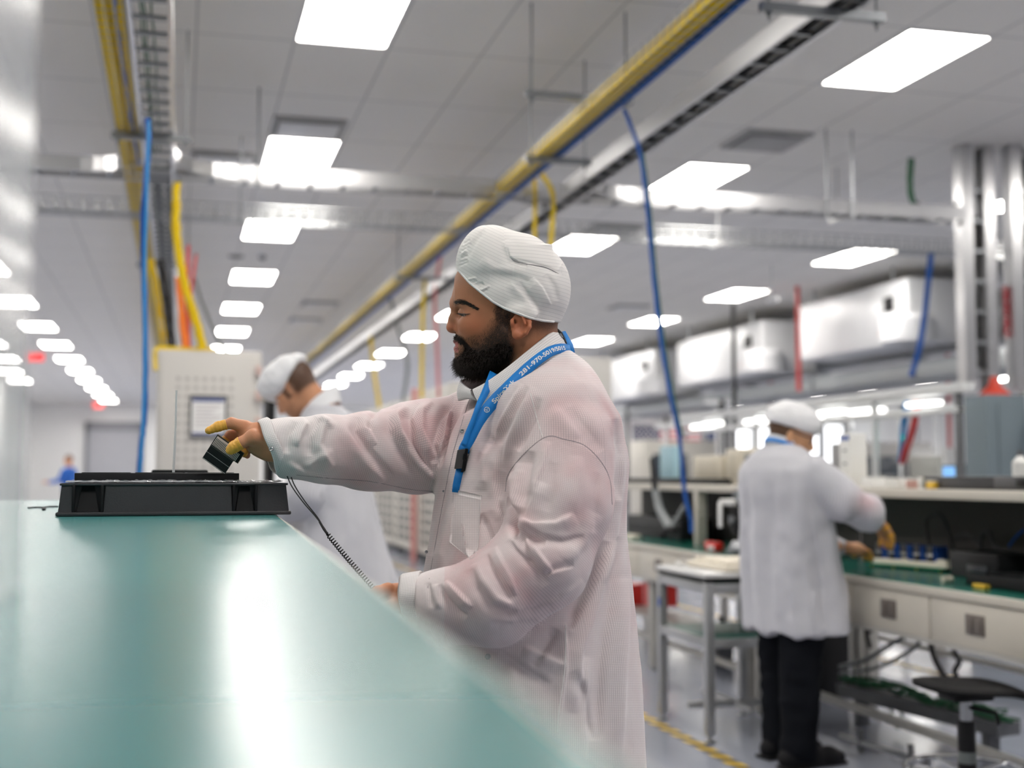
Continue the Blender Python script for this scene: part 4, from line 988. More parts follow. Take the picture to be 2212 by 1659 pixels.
for px0, px1, py0, py1, mt, L_ in [(1528, 1545, 924, 968, M('navy_banner', (40, 56, 96), rough=.7), 'navy banner hanging right of the striped flag'), (1552, 1572, 918, 966, M('slate_banner', (62, 66, 84), rough=.7), 'slate banner hanging beside the black pole')]:
    a, c = onY(px0, py0, 48.0), onY(px1, py1, 48.0)
    o = thing('hanging_banner', L_, 'banner', (a[0], 48.0, c[2]))
    MB().rbox((0, 0, 0), (c[0] - a[0], .02, a[2] - c[2]), .005).build('cloth', mt, o); MB().cyl((-.03, .01, a[2] - c[2] + .02), (c[0] - a[0] + .03, .01, a[2] - c[2] + .02), .02, n=8).build('rod', mgry2, o)
    MB().cyl(((c[0] - a[0]) / 2, .01, a[2] - c[2]), ((c[0] - a[0]) / 2, .01, CEIL - c[2]), .008, n=5).build('hanging_cord', mgry2, o)
# exit signs
for px, py, X_, L_ in [(76, 768, None, 'red exit sign near the left ceiling lights'), (212, 874, None, 'red exit sign above the far end of the aisle')]:
    Z_ = 30 if px < 100 else 50
    p = at(px, py, Z_); s_ = .36 * (1 if px < 100 else 1.0)
    o = thing('exit_sign', L_, 'exit sign', tuple(p))
    MB().rbox((-.19, -.03, -.13), (.19, .03, .13), .01).build('sign_box', M('exit_red', (235, 70, 70), emis=(240, 50, 50), es=1.2), o)
    f = bpy.data.curves.new('lettering', 'FONT'); f.body = 'EXIT'; f.size = .16; f.align_x = 'CENTER'; f.align_y = 'CENTER'; f.extrude = .002
    fo = bpy.data.objects.new('lettering', f); COL.objects.link(fo)
    dg = bpy.context.evaluated_depsgraph_get(); me = bpy.data.meshes.new_from_object(fo.evaluated_get(dg)); bpy.data.objects.remove(fo)
    me.materials.clear(); me.materials.append(mwht)
    fo = bpy.data.objects.new('lettering', me); COL.objects.link(fo); fo.parent = o; fo.location = (0, -.033, 0); fo.rotation_euler = (PI / 2, 0, 0)
    MB().cyl((0, 0, .13), (0, 0, CEIL - p[2]), .012, n=6).build('stem', mfrm, o)
# far machines that make the bright busy band behind the right-hand benches
random.seed(21)
kinds = [('machine_cabinet', 'cabinet'), ('test_station', 'station')]
places = [
          (11.6, 17.0, 1.2, .9, 1.7, 'white machine cabinet beyond the capped head'), (12.8, 21.5, 1.6, .9, 1.9, 'pale machine cabinet far right of the capped head'), (10.0, 25.0, 1.6, .9, 2.0, 'grey machine cabinet under the middle air unit'),
          (15.5, 24.5, 1.4, .9, 1.8, 'white machine cabinet under the largest air unit'), (18.5, 30.0, 2.0, .9, 2.0, 'wide white machine cabinet left of the blue screen')]
for i, (x, y, w_, d_, h_, L_) in enumerate(places):
    o = thing('machine_cabinet', L_, 'machine', (x, y, 0))
    mt = [mwht, mcab, mrack][i % 3]
    MB().rbox((-w_ / 2, 0, 0), (w_ / 2, d_, h_), .015).build('machine_body', mt, o)
    MB().rbox((-w_ * .38, -.02, h_ * .45), (w_ * .1, 0, h_ * .86), .006).build('window', M('machine_window', (70, 78, 86), rough=.15), o)
    MB().rbox((w_ * .18, -.03, h_ * .55), (w_ * .4, 0, h_ * .8), .006).build('control_panel', mgry2, o)
    MB().rbox((-w_ * .42, -.02, .1), (w_ * .42, 0, h_ * .38), .006).build('lower_door', mt, o)
    MB().cyl((w_ * .4, .2, h_), (w_ * .4, .2, h_ + .32), .022, n=8).build('signal_tower', msteel, o)
for i, px in enumerate([1355, 1440, 1480, 1520, 1560, 1666, 1740]):
    X_ = 9.0 + (i % 4) * 1.7
    p = onX(px, 1025, X_)
    o = thing('support_post', 'dark slim post %s' % ['beside the shoulder of the bearded worker', 'left of the long blue cable', 'right of the long blue cable, before the flag', 'at the right end of the striped flag', 'before the slate banner', 'above the capped head', 'right of the capped head'][i], 'post', (p[0], p[1], 0))
    MB().rbox((-.04, -.04, .012), (.04, .04, 2.6), .004).build('post', [mgry2, mblkp, mgry2][i % 3], o); MB().rbox((-.1, -.1, 0), (.1, .1, .012), .003).build('base_plate', mgry2, o)
    MB().rbox((-.3, -.03, 2.5), (.3, .03, 2.56), .004).build('cross_arm', mrail, o)
# ================================================================== SOLID MODELLING OF BODIES AND CLOTH
class Grid:
    """signed distance samples on a regular box"""
    def __init__(s, lo, hi, h):
        s.lo = np.array(lo, float); s.h = float(h)
        s.n = np.ceil((np.array(hi, float) - s.lo) / h).astype(int) + 1
        s.D = np.full(tuple(s.n), 1e3, np.float32)
        s.ax = [(s.lo[i] + h * np.arange(s.n[i])).astype(np.float32) for i in range(3)]
    def sl(s, lo, hi):
        a = np.clip(np.floor((np.array(lo) - s.lo) / s.h).astype(int), 0, s.n - 1)
        b = np.clip(np.ceil((np.array(hi) - s.lo) / s.h).astype(int) + 1, a + 1, s.n)
        return tuple(slice(int(p), int(q)) for p, q in zip(a, b))
    def pts(s, sl):
        return s.ax[0][sl[0]][:, None, None], s.ax[1][sl[1]][None, :, None], s.ax[2][sl[2]][None, None, :]
    def add(s, fn, lo, hi, k=0.0, op='u'):
        pad = k + 3 * s.h
        sl = s.sl(np.array(lo) - pad, np.array(hi) + pad)
        d = fn(*s.pts(sl)).astype(np.float32); a = s.D[sl]
        if op == 'u': s.D[sl] = smin(a, d, k)
        elif op == 's': s.D[sl] = -smin(-a, d, k)
        elif op == 'i': s.D[sl] = -smin(-a, -d, k)
        return s
    def ell(s, c, r, k=0.0, op='u', R=None):
        c = np.array(c, float); r = np.array(r, float); m = r.max() if R is not None else r
        def fn(x, y, z):
            X, Y, Z = x - c[0], y - c[1], z - c[2]
            if R is not None:
                X, Y, Z = (R[0][0] * X + R[0][1] * Y + R[0][2] * Z, R[1][0] * X + R[1][1] * Y + R[1][2] * Z, R[2][0] * X + R[2][1] * Y + R[2][2] * Z)
            k0 = np.sqrt((X / r[0]) ** 2 + (Y / r[1]) ** 2 + (Z / r[2]) ** 2)
            k1 = np.sqrt((X / r[0] ** 2) ** 2 + (Y / r[1] ** 2) ** 2 + (Z / r[2] ** 2) ** 2)
            return k0 * (k0 - 1) / np.maximum(k1, 1e-6)
        return s.add(fn, c - m, c + m, k, op)
    def cap(s, a, b, ra, rb, k=0.0, op='u', sq=None):
        a = np.array(a, float); b = np.array(b, float); ab = b - a; L2 = max(float(ab @ ab), 1e-9)
        def fn(x, y, z):
            X, Y, Z = x - a[0], y - a[1], z - a[2]
            t = np.clip((X * ab[0] + Y * ab[1] + Z * ab[2]) / L2, 0, 1)
            return np.sqrt((X - t * ab[0]) ** 2 + (Y - t * ab[1]) ** 2 + (Z - t * ab[2]) ** 2) - (ra + (rb - ra) * t)
        m = max(ra, rb); return s.add(fn, np.minimum(a, b) - m, np.maximum(a, b) + m, k, op)
    def chain(s, P, k=0.0, op='u'):
        """P: list of (x, y, z, r)"""
        for p, q in zip(P[:-1], P[1:]): s.cap(p[:3], q[:3], p[3], q[3], k, op)
        return s
    def tri(s, co):
        """trilinear samples of the field at points"""
        f = (np.asarray(co) - s.lo) / s.h; i = np.clip(np.floor(f).astype(int), 0, s.n - 2); t = np.clip(f - i, 0, 1); o = 0
        for dx in (0, 1):
            for dy in (0, 1):
                for dz in (0, 1):
                    w = (t[:, 0] if dx else 1 - t[:, 0]) * (t[:, 1] if dy else 1 - t[:, 1]) * (t[:, 2] if dz else 1 - t[:, 2])
                    o = o + w * s.D[i[:, 0] + dx, i[:, 1] + dy, i[:, 2] + dz]
        return o
    def mesh(s):
        D = s.D; neg = D < 0; nx, ny, nz = D.shape
        c = np.zeros((nx - 1, ny - 1, nz - 1), np.int8)
        for dx in (0, 1):
            for dy in (0, 1):
                for dz in (0, 1): c += neg[dx:nx - 1 + dx, dy:ny - 1 + dy, dz:nz - 1 + dz]
        act = (c > 0) & (c < 8)
        I = np.argwhere(act); idx = np.full(act.shape, -1, np.int64); idx[act] = np.arange(len(I))
        S = np.zeros((len(I), 3)); C = np.zeros(len(I))
        cor = [(0, 0, 0), (1, 0, 0), (0, 1, 0), (1, 1, 0), (0, 0, 1), (1, 0, 1), (0, 1, 1), (1, 1, 1)]
        V = [D[I[:, 0] + a, I[:, 1] + b, I[:, 2] + e] for a, b, e in cor]
        for p in range(8):
            for q in range(p + 1, 8):
                if sum(abs(cor[p][i] - cor[q][i]) for i in range(3)) != 1: continue
                m = (V[p] < 0) != (V[q] < 0); t = V[p][m] / (V[p][m] - V[q][m])
                P = np.array(cor[p]) + t[:, None] * (np.array(cor[q]) - np.array(cor[p]))
                S[m] += P; C[m] += 1
        co = s.lo + s.h * (I + S / np.maximum(C, 1)[:, None])
        F = []
        for axis in range(3):
            a1, a2 = [(1, 2), (2, 0), (0, 1)][axis]
            sh = [slice(None)] * 3; sh[axis] = slice(0, -1); n0 = neg[tuple(sh)]
            sh[axis] = slice(1, None); n1 = neg[tuple(sh)]
            E = np.argwhere(n0 != n1)
            E = E[(E[:, a1] > 0) & (E[:, a2] > 0) & (E[:, a1] < D.shape[a1] - 1) & (E[:, a2] < D.shape[a2] - 1)]
            fl = n0[tuple(E.T)]
            def ix(d1, d2):
                q = E.copy(); q[:, a1] += d1; q[:, a2] += d2; return idx[tuple(q.T)]
            Q = np.stack([ix(-1, -1), ix(0, -1), ix(0, 0), ix(-1, 0)], 1)
            Q[~fl] = Q[~fl][:, ::-1]
            F.append(Q)
        return co, np.concatenate(F)
def smin(a, b, k):
    if k <= 0: return np.minimum(a, b)
    h = np.maximum(k - np.abs(a - b), 0) / k
    return np.minimum(a, b) - h * h * k * 0.25
def smooth_mesh(co, F, it=2, lam=.5):
    for _ in range(it):
        S = np.zeros_like(co); C = np.zeros(len(co))
        for i in range(4):
            a, b = F[:, i], F[:, (i + 1) % 4]
            np.add.at(S, a, co[b]); np.add.at(C, a, 1)
            np.add.at(S, b, co[a]); np.add.at(C, b, 1)
        co = co + lam * (S / np.maximum(C, 1)[:, None] - co)
    return co
def normals(co, F):
    n = np.cross(co[F[:, 2]] - co[F[:, 0]], co[F[:, 3]] - co[F[:, 1]]); N = np.zeros_like(co)
    for i in range(4): np.add.at(N, F[:, i], n)
    return N / np.maximum(np.linalg.norm(N, axis=1), 1e-9)[:, None]
def subdiv(co, F):
    """one Catmull-like linear split of a quad mesh"""
    n = len(co); fc = co[F].mean(1)
    e = np.sort(np.stack([F, np.roll(F, -1, 1)], 2).reshape(-1, 2), 1)
    ue, inv = np.unique(e, axis=0, return_inverse=True); inv = inv.reshape(-1)
    ec = co[ue].mean(1); inv = inv.reshape(len(F), 4)
    V = np.concatenate([co, ec, fc]); fi = n + len(ue) + np.arange(len(F))
    Q = [np.stack([F[:, i], n + inv[:, i], fi, n + inv[:, (i - 1) % 4]], 1) for i in range(4)]
    return V, np.concatenate(Q)
def make_mesh(name, co, F, mats, attrs=None, smooth=True, mi=None):
    me = bpy.data.meshes.new(name)
    me.vertices.add(len(co)); me.vertices.foreach_set('co', np.asarray(co, np.float32).ravel())
    F = np.asarray(F); k = F.shape[1]
    me.loops.add(F.size); me.loops.foreach_set('vertex_index', F.astype(np.int32).ravel())
    me.polygons.add(len(F)); me.polygons.foreach_set('loop_start', np.arange(0, F.size, k, dtype=np.int32))
    try: me.polygons.foreach_set('loop_total', np.full(len(F), k, np.int32))
    except Exception: pass
    me.update(calc_edges=True); me.validate()
    if smooth: me.polygons.foreach_set('use_smooth', [True] * len(me.polygons))
    for m in (mats if isinstance(mats, (list, tuple)) else [mats]): me.materials.append(m)
    if mi is not None: me.polygons.foreach_set('material_index', np.asarray(mi, np.int32))
    for nm, val in (attrs or {}).items():
        val = np.asarray(val, np.float32)
        if val.ndim == 1: a = me.attributes.new(nm, 'FLOAT', 'POINT'); a.data.foreach_set('value', val)
        else:
            a = me.attributes.new(nm, 'FLOAT_VECTOR', 'POINT'); a.data.foreach_set('vector', val.ravel())
    me.update(); return me
def link(name, me, parent=None):
    o = bpy.data.objects.new(name, me); COL.objects.link(o)
    if parent is not None: o.parent = parent
    return o
def polydist(P, Q):
    """distance of 2D points P to polyline Q, signed side and position along it"""
    best = np.full(len(P), 1e9); side = np.zeros(len(P)); along = np.zeros(len(P)); L = 0.0
    Q = np.array(Q, float); tot = np.sum(np.linalg.norm(np.diff(Q[:, :2], axis=0), axis=1))
    for a, b in zip(Q[:-1, :2], Q[1:, :2]):
        ab = b - a; l = np.linalg.norm(ab); u = ab / l
        r = P - a; t = np.clip(r @ u, 0, l); d = np.linalg.norm(r - t[:, None] * u, axis=1)
        sd = r[:, 0] * u[1] - r[:, 1] * u[0]
        m = d < best; best[m] = d[m]; side[m] = np.sign(sd[m]); along[m] = (L + t[m]) / tot
        L += l
    return best, side, along
def vnoise(P, scale, seed=0):
    """cheap smooth value noise, 3D"""
    P = P / scale; i = np.floor(P).astype(np.int64); f = P - i; f = f * f * (3 - 2 * f)
    def h(a): 
        q = (a[:, 0] * 374761393 + a[:, 1] * 668265263 + a[:, 2] * 2147483647 + seed * 974711) & 0x7fffffff
        q = ((q ^ (q >> 13)) * 1274126177) & 0x7fffffff
        return ((q ^ (q >> 16)) & 0xffff) / 65535.0
    o = 0
    for dx in (0, 1):
        for dy in (0, 1):
            for dz in (0, 1):
                w = (f[:, 0] if dx else 1 - f[:, 0]) * (f[:, 1] if dy else 1 - f[:, 1]) * (f[:, 2] if dz else 1 - f[:, 2])
                o = o + w * h(i + np.array([dx, dy, dz]))
    return o * 2 - 1
# ================================================================== THE BEARDED WORKER
# modelled in picture-sized units (x right, y down, w away from the viewer), 1 unit = ZM / FPX metres
ZM = 2.42
def px2w(co, Z0=ZM):
    co = np.asarray(co, float); Z = Z0 + co[:, 2] * (Z0 / FPX)
    x = (co[:, 0] - CX) / FPX; y = -(co[:, 1] - CY) / FPX
    r = x * Z; f = (math.cos(TH) - math.sin(TH) * y) * Z; z = (math.sin(TH) + math.cos(TH) * y) * Z + CAM_H
    return np.stack([r * math.cos(PS) + f * math.sin(PS), -r * math.sin(PS) + f * math.cos(PS), z], 1)
def flipF(F): return F[:, ::-1]        # the unit space is left-handed

# --- materials
def skin_mat(name, base, hair=(34, 24, 20)):
    m = M(name, base, rough=.5, var=.05, vs=40, bump=.10, bs=700, spec=.38)
    g = NG(m); b = g.b
    at_ = g.n('ShaderNodeAttribute', attribute_name='hair'); lp = g.n('ShaderNodeAttribute', attribute_name='lip'); pk = g.n('ShaderNodeAttribute', attribute_name='tone')
    tc = g.n('ShaderNodeTexCoord')
    c0 = g.mix(g.noise(tc.outputs['Object'], 55, 4), lin(tuple(v * .94 for v in base)), lin(tuple(min(255, v * 1.05) for v in base)))
    c1 = g.mix(pk.outputs['Fac'], c0, lin((min(255, base[0] * 1.12), base[1] * .98, base[2] * .95)))
    fine = g.ramp(g.noise(tc.outputs['Object'], 700, 2), .35, .65)
    hf = g.math('MULTIPLY', at_.outputs['Fac'], g.math('MULTIPLY_ADD', fine, .35, .70)); hf = g.math('MINIMUM', hf, 1.0)
    c2 = g.mix(hf, c1, lin(hair))
    c3 = g.mix(lp.outputs['Fac'], c2, lin((176, 100, 92)))
    pl_ = g.n('ShaderNodeAttribute', attribute_name='pale'); c3 = g.mix(pl_.outputs['Fac'], c3, lin(tuple(min(255, v * k) for v, k in zip(base, (1.22, 1.26, 1.32)))))
    g.l(c3, b.inputs['Base Color'])
    b.inputs['Subsurface Weight'].default_value = .04; b.inputs['Subsurface Radius'].default_value = (.012, .005, .003); b.inputs['Subsurface Scale'].default_value = .5
    return m
mskin = skin_mat('skin_brown', (170, 114, 82))
def cloth_mat(name, white, line, pitch=5.6, pink=(222, 170, 172), lw=.30, one=False, bumpy=.25):
    """white clean-room cloth with woven grey threads; 'guv' runs along the cloth, 'pink' where a red shirt shows through"""
    m = M(name, white, rough=.72, var=.02, spec=.25)
    g = NG(m); a = g.n('ShaderNodeAttribute', attribute_name='guv'); sp = g.n('ShaderNodeSeparateXYZ'); g.l(a.outputs['Vector'], sp.inputs[0])
    def ln(v):
        t = g.math('FRACT', g.math('DIVIDE', v, pitch)); t = g.math('ABSOLUTE', g.math('SUBTRACT', t, .5))
        return g.ramp(t, .5 - lw * .5 - .05, .5 - lw * .5 + .10)
    lines = ln(sp.outputs[1]) if one else g.math('MAXIMUM', ln(sp.outputs[0]), ln(sp.outputs[1]))
    pk = g.n('ShaderNodeAttribute', attribute_name='pink')
    base = g.mix(pk.outputs['Fac'], lin(white), lin(pink))
    dark = g.n('ShaderNodeMix', data_type='RGBA', blend_type='MULTIPLY'); dark.inputs[0].default_value = 1.0
    g.l(base, dark.inputs[6]); dark.inputs[7].default_value = lin(line) + [1]
    g.l(g.mix(g.math('MULTIPLY', lines, .55), base, dark.outputs[2]), g.b.inputs['Base Color'])
    tc = g.n('ShaderNodeTexCoord')
    h = g.math('ADD', g.math('MULTIPLY', g.noise(tc.outputs['Object'], 14, 3), 1.0), g.math('MULTIPLY', g.noise(tc.outputs['Object'], 45, 2), .25))
    g.bump(h, bumpy, .02)
    g.b.inputs['Sheen Weight'].default_value = .15
    return m
mcoat = cloth_mat('coat_grid_cloth', (240, 234, 233), (178, 170, 176), pitch=3.7, bumpy=.12)
mcap = cloth_mat('cap_stripe_cloth', (236, 232, 229), (150, 150, 158), pitch=7.9, lw=.10, one=True, bumpy=.06)
mcuff = cloth_mat('cuff_cloth', (238, 234, 233), (178, 172, 177), pitch=3.7, bumpy=.06)
mhair = M('black_hair', (36, 26, 21), rough=.5, var=.2, vs=60, spec=.4)
mcot = M('yellow_latex', (242, 178, 72), rough=.42, var=.08, vs=60, bump=.12, bs=160)
mlan = M('lanyard_blue', (0, 124, 206), rough=.55, var=.05, vs=300, bump=.15, bs=900)
mbuck = M('buckle_black', (74, 71, 72), rough=.35)

LOC = px2w(np.array([[1140., 1000., 0.]]))[0]; LOC[2] = 0
def W0(co): return px2w(co) - LOC                       # local to the worker's base

# --- head and neck
def build_head():
    g = Grid((940, 540, -118), (1275, 900, 118), 2.0)
    g.ell((1108, 625, 0), (120, 112, 84))                                   # skull
    g.ell((1046, 655, 0), (71, 92, 62), 30)                                 # forehead and upper face
    g.ell((1062, 705, 0), (62, 78, 66), 30)                                 # mid face
    for s in (-1, 1):
        g.ell((1024, 706, 40 * s), (30, 24, 20), 22)                        # cheek
        g.cap((1098, 728, 56 * s), (1020, 785, 26 * s), 27, 24, 25)         # jaw
        g.cap((983, 655, 6 * s), (1004, 651, 40 * s), 8, 7, 14)             # brow ridge
    g.ell((1008, 750, 0), (27, 36, 36), 20)                                 # muzzle
    g.ell((1010, 784, 0), (24, 22, 30), 20)                                 # chin
    for s in (-1, 1): g.ell((990, 676, 31 * s), (13, 9, 14), 16, 's')      # eye socket
    g.chain([(988, 664, 0, 8), (979, 690, 0, 9), (976, 706, 0, 10.5)], 10)  # nose
    g.ell((977.5, 707.5, 0), (13, 12, 14), 5)
    for s in (-1, 1):
        g.ell((994, 710.5, 13 * s), (12, 10.5, 9), 6)                      # nostril wing
        g.ell((985, 720, 8 * s), (5, 3, 4), 3, 's')
        g.ell((1004, 676, 31 * s), (14, 12, 14), 4)                         # eyeball under the lowered lid
        g.cap((991, 673, 26 * s), (1016, 674, 43 * s), 2.6, 2.6, 3)         # upper lid edge
        g.cap((993, 686, 30 * s), (1014, 684, 42 * s), 3.0, 2.6, 5)         # lower lid
    g.ell((987.5, 738.5, 0), (8.5, 6, 20), 3)                               # lips
    g.ell((989.5, 753.5, 0), (9.5, 7.5, 18), 3)
    g.add(lambda x, y, z: np.sqrt((x - 979) ** 2 + ((y - 745.5) * 1.0) ** 2 + np.maximum(np.abs(z) - 17, 0) ** 2) - 4.2, (970, 736, -24), (992, 754, 24), 2, 's')
    # neck
    g.chain([(1136, 690, 0, 58), (1136, 760, 0, 62), (1142, 840, 0, 70), (1146, 890, 0, 80)], 24)
    g.chain([(1165, 690, 0, 30), (1168, 730, 0, 30), (1180, 790, 0, 40)], 20)
    g.bare = g.D.copy()
    for s in (-1, 1):                                                       # ears
        g.ell((1124, 706, 86 * s), (21, 24, 6.5), 5)
        g.chain([(1108, 692, 86 * s, 4.2), (1115, 684, 84 * s, 4.2), (1131, 686, 86 * s, 4.2), (1144, 695, 91 * s, 4.2), (1144, 706, 96 * s, 4.2), (1136, 719, 94 * s, 4.6), (1124, 727, 90 * s, 5)], 3)
        g.ell((1116, 724, 88 * s), (10, 10, 6), 5)
        g.ell((1121, 701, 97 * s), (12, 16, 10), 5, 's')
        g.ell((1112, 695, 96 * s), (6, 7, 14), 3, 's')
        g.ell((1106, 697, 90 * s), (5, 8, 5), 4)
        g.cap((1128, 682, 94 * s), (1134, 700, 95 * s), 3, 3, 4)
    return g
hg = build_head()
co, F = hg.mesh(); co = smooth_mesh(co, F, 1, .4)
x, y, w = co.T; aw = np.abs(w)
def band(v, a, b): return np.clip((v - a) / (b - a), 0, 1)
# hair follicles: sideburn, cheek stubble, moustache, nape
jawl = np.interp(x, [985, 1010, 1040, 1067, 1085, 1105], [770, 752, 738, 706, 672, 660])   # upper edge of the beard
hair = band(y, jawl - 28, jawl + 16) * band(x, 1118, 1100) * (y < 840) * .95 * band(y, 845, 815)
hair = np.maximum(hair, band(x, 1066, 1074) * band(x, 1098, 1084) * (y < 720) * band(y, 640, 650) * .85)
mous = np.abs(y - np.interp(x, [975, 985, 1000, 1016], [727, 730, 738, 757])); hair = np.maximum(hair, band(mous, 13, 5) * (x < 1022) * (y > 722) * (y < 765))
hair = np.maximum(hair, band(x, 1128, 1160) * band(y, 735, 700) * .80)
ear = (x > 1102) & (x < 1152) & (y > 676) & (y < 735) & (aw > 85); hair[ear] = 0
lip = ((x < 1010) & (aw < 27)) * (band(y, 733.5, 736.5) * band(y, 763, 760) * band(x, 1008, 998)); hair = np.where(lip > .2, 0, hair)
tone = np.clip(band(np.hypot(x - 1020, y - 705), 45, 10) * .5 + band(np.hypot(x - 972, y - 708), 22, 5) * .6 + ear * .7, 0, 1)
bodyV, bodyF, bodyA = [W0(co)], [flipF(F)], [np.stack([hair, lip, tone, 0 * tone], 1)]
head_co, head_F = co, F

# --- right hand, reaching, and its forearm
def finger(g, P, k): g.chain(P, k)
rh = dict(index=[(529, 923, -10, 16), (500, 914, -12, 11.2), (471, 921.5, -13, 9), (451, 930, -14, 7.2)],
          thumb=[(568, 950, -40, 20), (546, 944, -50, 15.5), (521, 956.5, -50, 11.5), (505, 966, -47, 10.4), (497, 972.5, -44, 8.6)],
          middle=[(527, 936, 10, 14.5), (497, 941, 10, 10.5), (484, 956, 10, 9), (479, 973, 9, 7.4)],
          ring=[(539, 949, 26, 13), (517, 958, 34, 10), (514, 972, 24, 9), (525, 977, 14, 8.6)],
          little=[(549, 957, 36, 11.5), (535, 968, 44, 8.6), (529, 979, 36, 7.6), (534, 984, 24, 6.8)])
g = Grid((430, 890, -80), (680, 1020, 70), 1.5)
hgR = g
g.chain([(676, 968, 10, 36), (620, 966, -12, 33), (590, 962, -18, 32), (560, 947, -14, 33), (538, 937, -2, 23)], 14)
g.cap((575, 970, -18), (548, 962, 16), 22, 18, 12)
for n_, P in rh.items(): g.chain(P, 7 if n_ != 'thumb' else 9)
for p in ((500, 903.5, -12), (472, 913, -13)): g.ell(p, (3, 1.2, 6), 2)
for a_, b_ in (((548, 962, -66), (566, 966, -60)), ((553, 970, -60), (572, 974, -52)), ((536, 930, -40), (540, 950, -52))): g.cap(a_, b_, 1.4, 1.4, 3, 's')
co, F = g.mesh(); co = smooth_mesh(co, F, 1, .4)
tn = sum(band(np.linalg.norm(co - np.array(p), axis=1), 20, 6) for p in ((500, 914, -12), (529, 923, -10), (521, 956, -50), (546, 944, -50))) * .7
bodyV.append(W0(co)); bodyF.append(flipF(F)); bodyA.append(np.stack([0 * tn, 0 * tn, np.clip(tn, 0, 1), 1 + 0 * tn], 1))
# --- left hand, low behind the shelf edge
g = Grid((770, 1225, -290), (960, 1380, -130), 2.0)
g.chain([(955, 1312, -212, 36), (900, 1306, -206, 31), (866, 1292, -202, 30), (838, 1286, -204, 26)], 14)
for P in ([(838, 1272, -222, 14), (815, 1278, -236, 11.5), (800, 1300, -238, 10), (802, 1322, -230, 8)], [(832, 1276, -206, 14), (806, 1284, -212, 11.5), (792, 1308, -214, 10), (796, 1330, -210, 8)],
          [(832, 1284, -188, 13), (808, 1296, -188, 11), (797, 1318, -190, 9.6), (802, 1336, -192, 7.8)], [(838, 1294, -172, 12), (818, 1308, -168, 10), (808, 1326, -170, 8.6), (812, 1342, -174, 7)],
          [(872, 1300, -228, 18), (848, 1308, -246, 13.5), (824, 1318, -248, 11.5), (808, 1324, -244, 8.6)]): g.chain(P, 7)
co, F = g.mesh(); co = smooth_mesh(co, F, 1, .4); z0 = np.zeros(len(co))
bodyV.append(W0(co)); bodyF.append(flipF(F)); bodyA.append(np.stack([z0, z0, z0, 1 + z0], 1))
# --- trunk, arms and legs under the clothes
g = Grid((540, 820, -330), (1420, 2600, 270), 14.0)
ZF = 2530                                                                   # floor level in these units under the worker
g.chain([(1150, 880, 0, 95), (1150, 1000, 0, 130), (1145, 1200, 0, 128), (1150, 1420, 0, 140)], 40)
g.cap((1215, 945, -165), (1035, 930, 150), 62, 62, 40)
g.chain([(1215, 950, -170, 66), (1180, 1200, -225, 52), (1060, 1290, -232, 44), (940, 1306, -215, 36)], 20)
g.chain([(1030, 935, 140, 66), (800, 970, 60, 50), (660, 968, 5, 38)], 20)
for s, dx in ((-1, 20), (1, -20)): g.chain([(1150 + dx, 1430, 75 * s, 92), (1135 + dx, 1900, 85 * s, 66), (1150 + dx, 2420, 90 * s, 44), (1148 + dx, 2480, 92 * s, 42)], 18)
co, F = g.mesh(); z0 = np.zeros(len(co))
bodyV.append(W0(co)); bodyF.append(flipF(F)); bodyA.append(np.stack([z0, z0, z0, z0], 1))
off = 0; Fs = []
for V_, F_ in zip(bodyV, bodyF): Fs.append(F_ + off); off += len(V_)
A = np.concatenate(bodyA)
me = make_mesh('person', np.concatenate(bodyV), np.concatenate(Fs), mskin, {'hair': A[:, 0], 'lip': A[:, 1], 'tone': A[:, 2], 'pale': A[:, 3]})
man = link('person', me); man.location = LOC
tag(man, 'bearded person in a white cap and coat reaching over the black tray', 'person')

# --- eyes: a dark slit of lashes under the lowered lid, and brows
def strands(name, roots, dirs, length, rad, mt, parent, bend=None, seg=3):
    vs = []; fs = []
    for i, (p, d) in enumerate(zip(roots, dirs)):
        L = length[i]; o = len(vs); a = np.cross(d, (.3, .5, .8)); a /= max(1e-6, np.linalg.norm(a)); b = np.cross(d, a)
        for k in range(seg + 1):
            t = k / seg; c = p + d * L * t + (0 if bend is None else bend[i] * L * t * t); r = rad * (1 - .85 * t)
            for q in range(3):
                an = 2 * PI * q / 3; vs.append(c + r * (a * math.cos(an) + b * math.sin(an)))
        for k in range(seg):
            for q in range(3): fs.append((o + k * 3 + q, o + k * 3 + (q + 1) % 3, o + k * 3 + 3 + (q + 1) % 3, o + k * 3 + 3 + q))
    return link(name, make_mesh(name, W0(np.array(vs)), np.array(fs), mt), parent)
rng = np.random.default_rng(7)
hN = normals(head_co, head_F)
def surf_w(grid, x, y, sgn=-1, off=0.0):
    """w of the head surface at picture point x, y on the near (-1) or far (+1) side"""
    ws = np.linspace(sgn * 118, 0, 300); d = grid.tri(np.stack([np.full(300, x), np.full(300, y), ws], 1)); k = np.argmax(d < off)
    return ws[k]
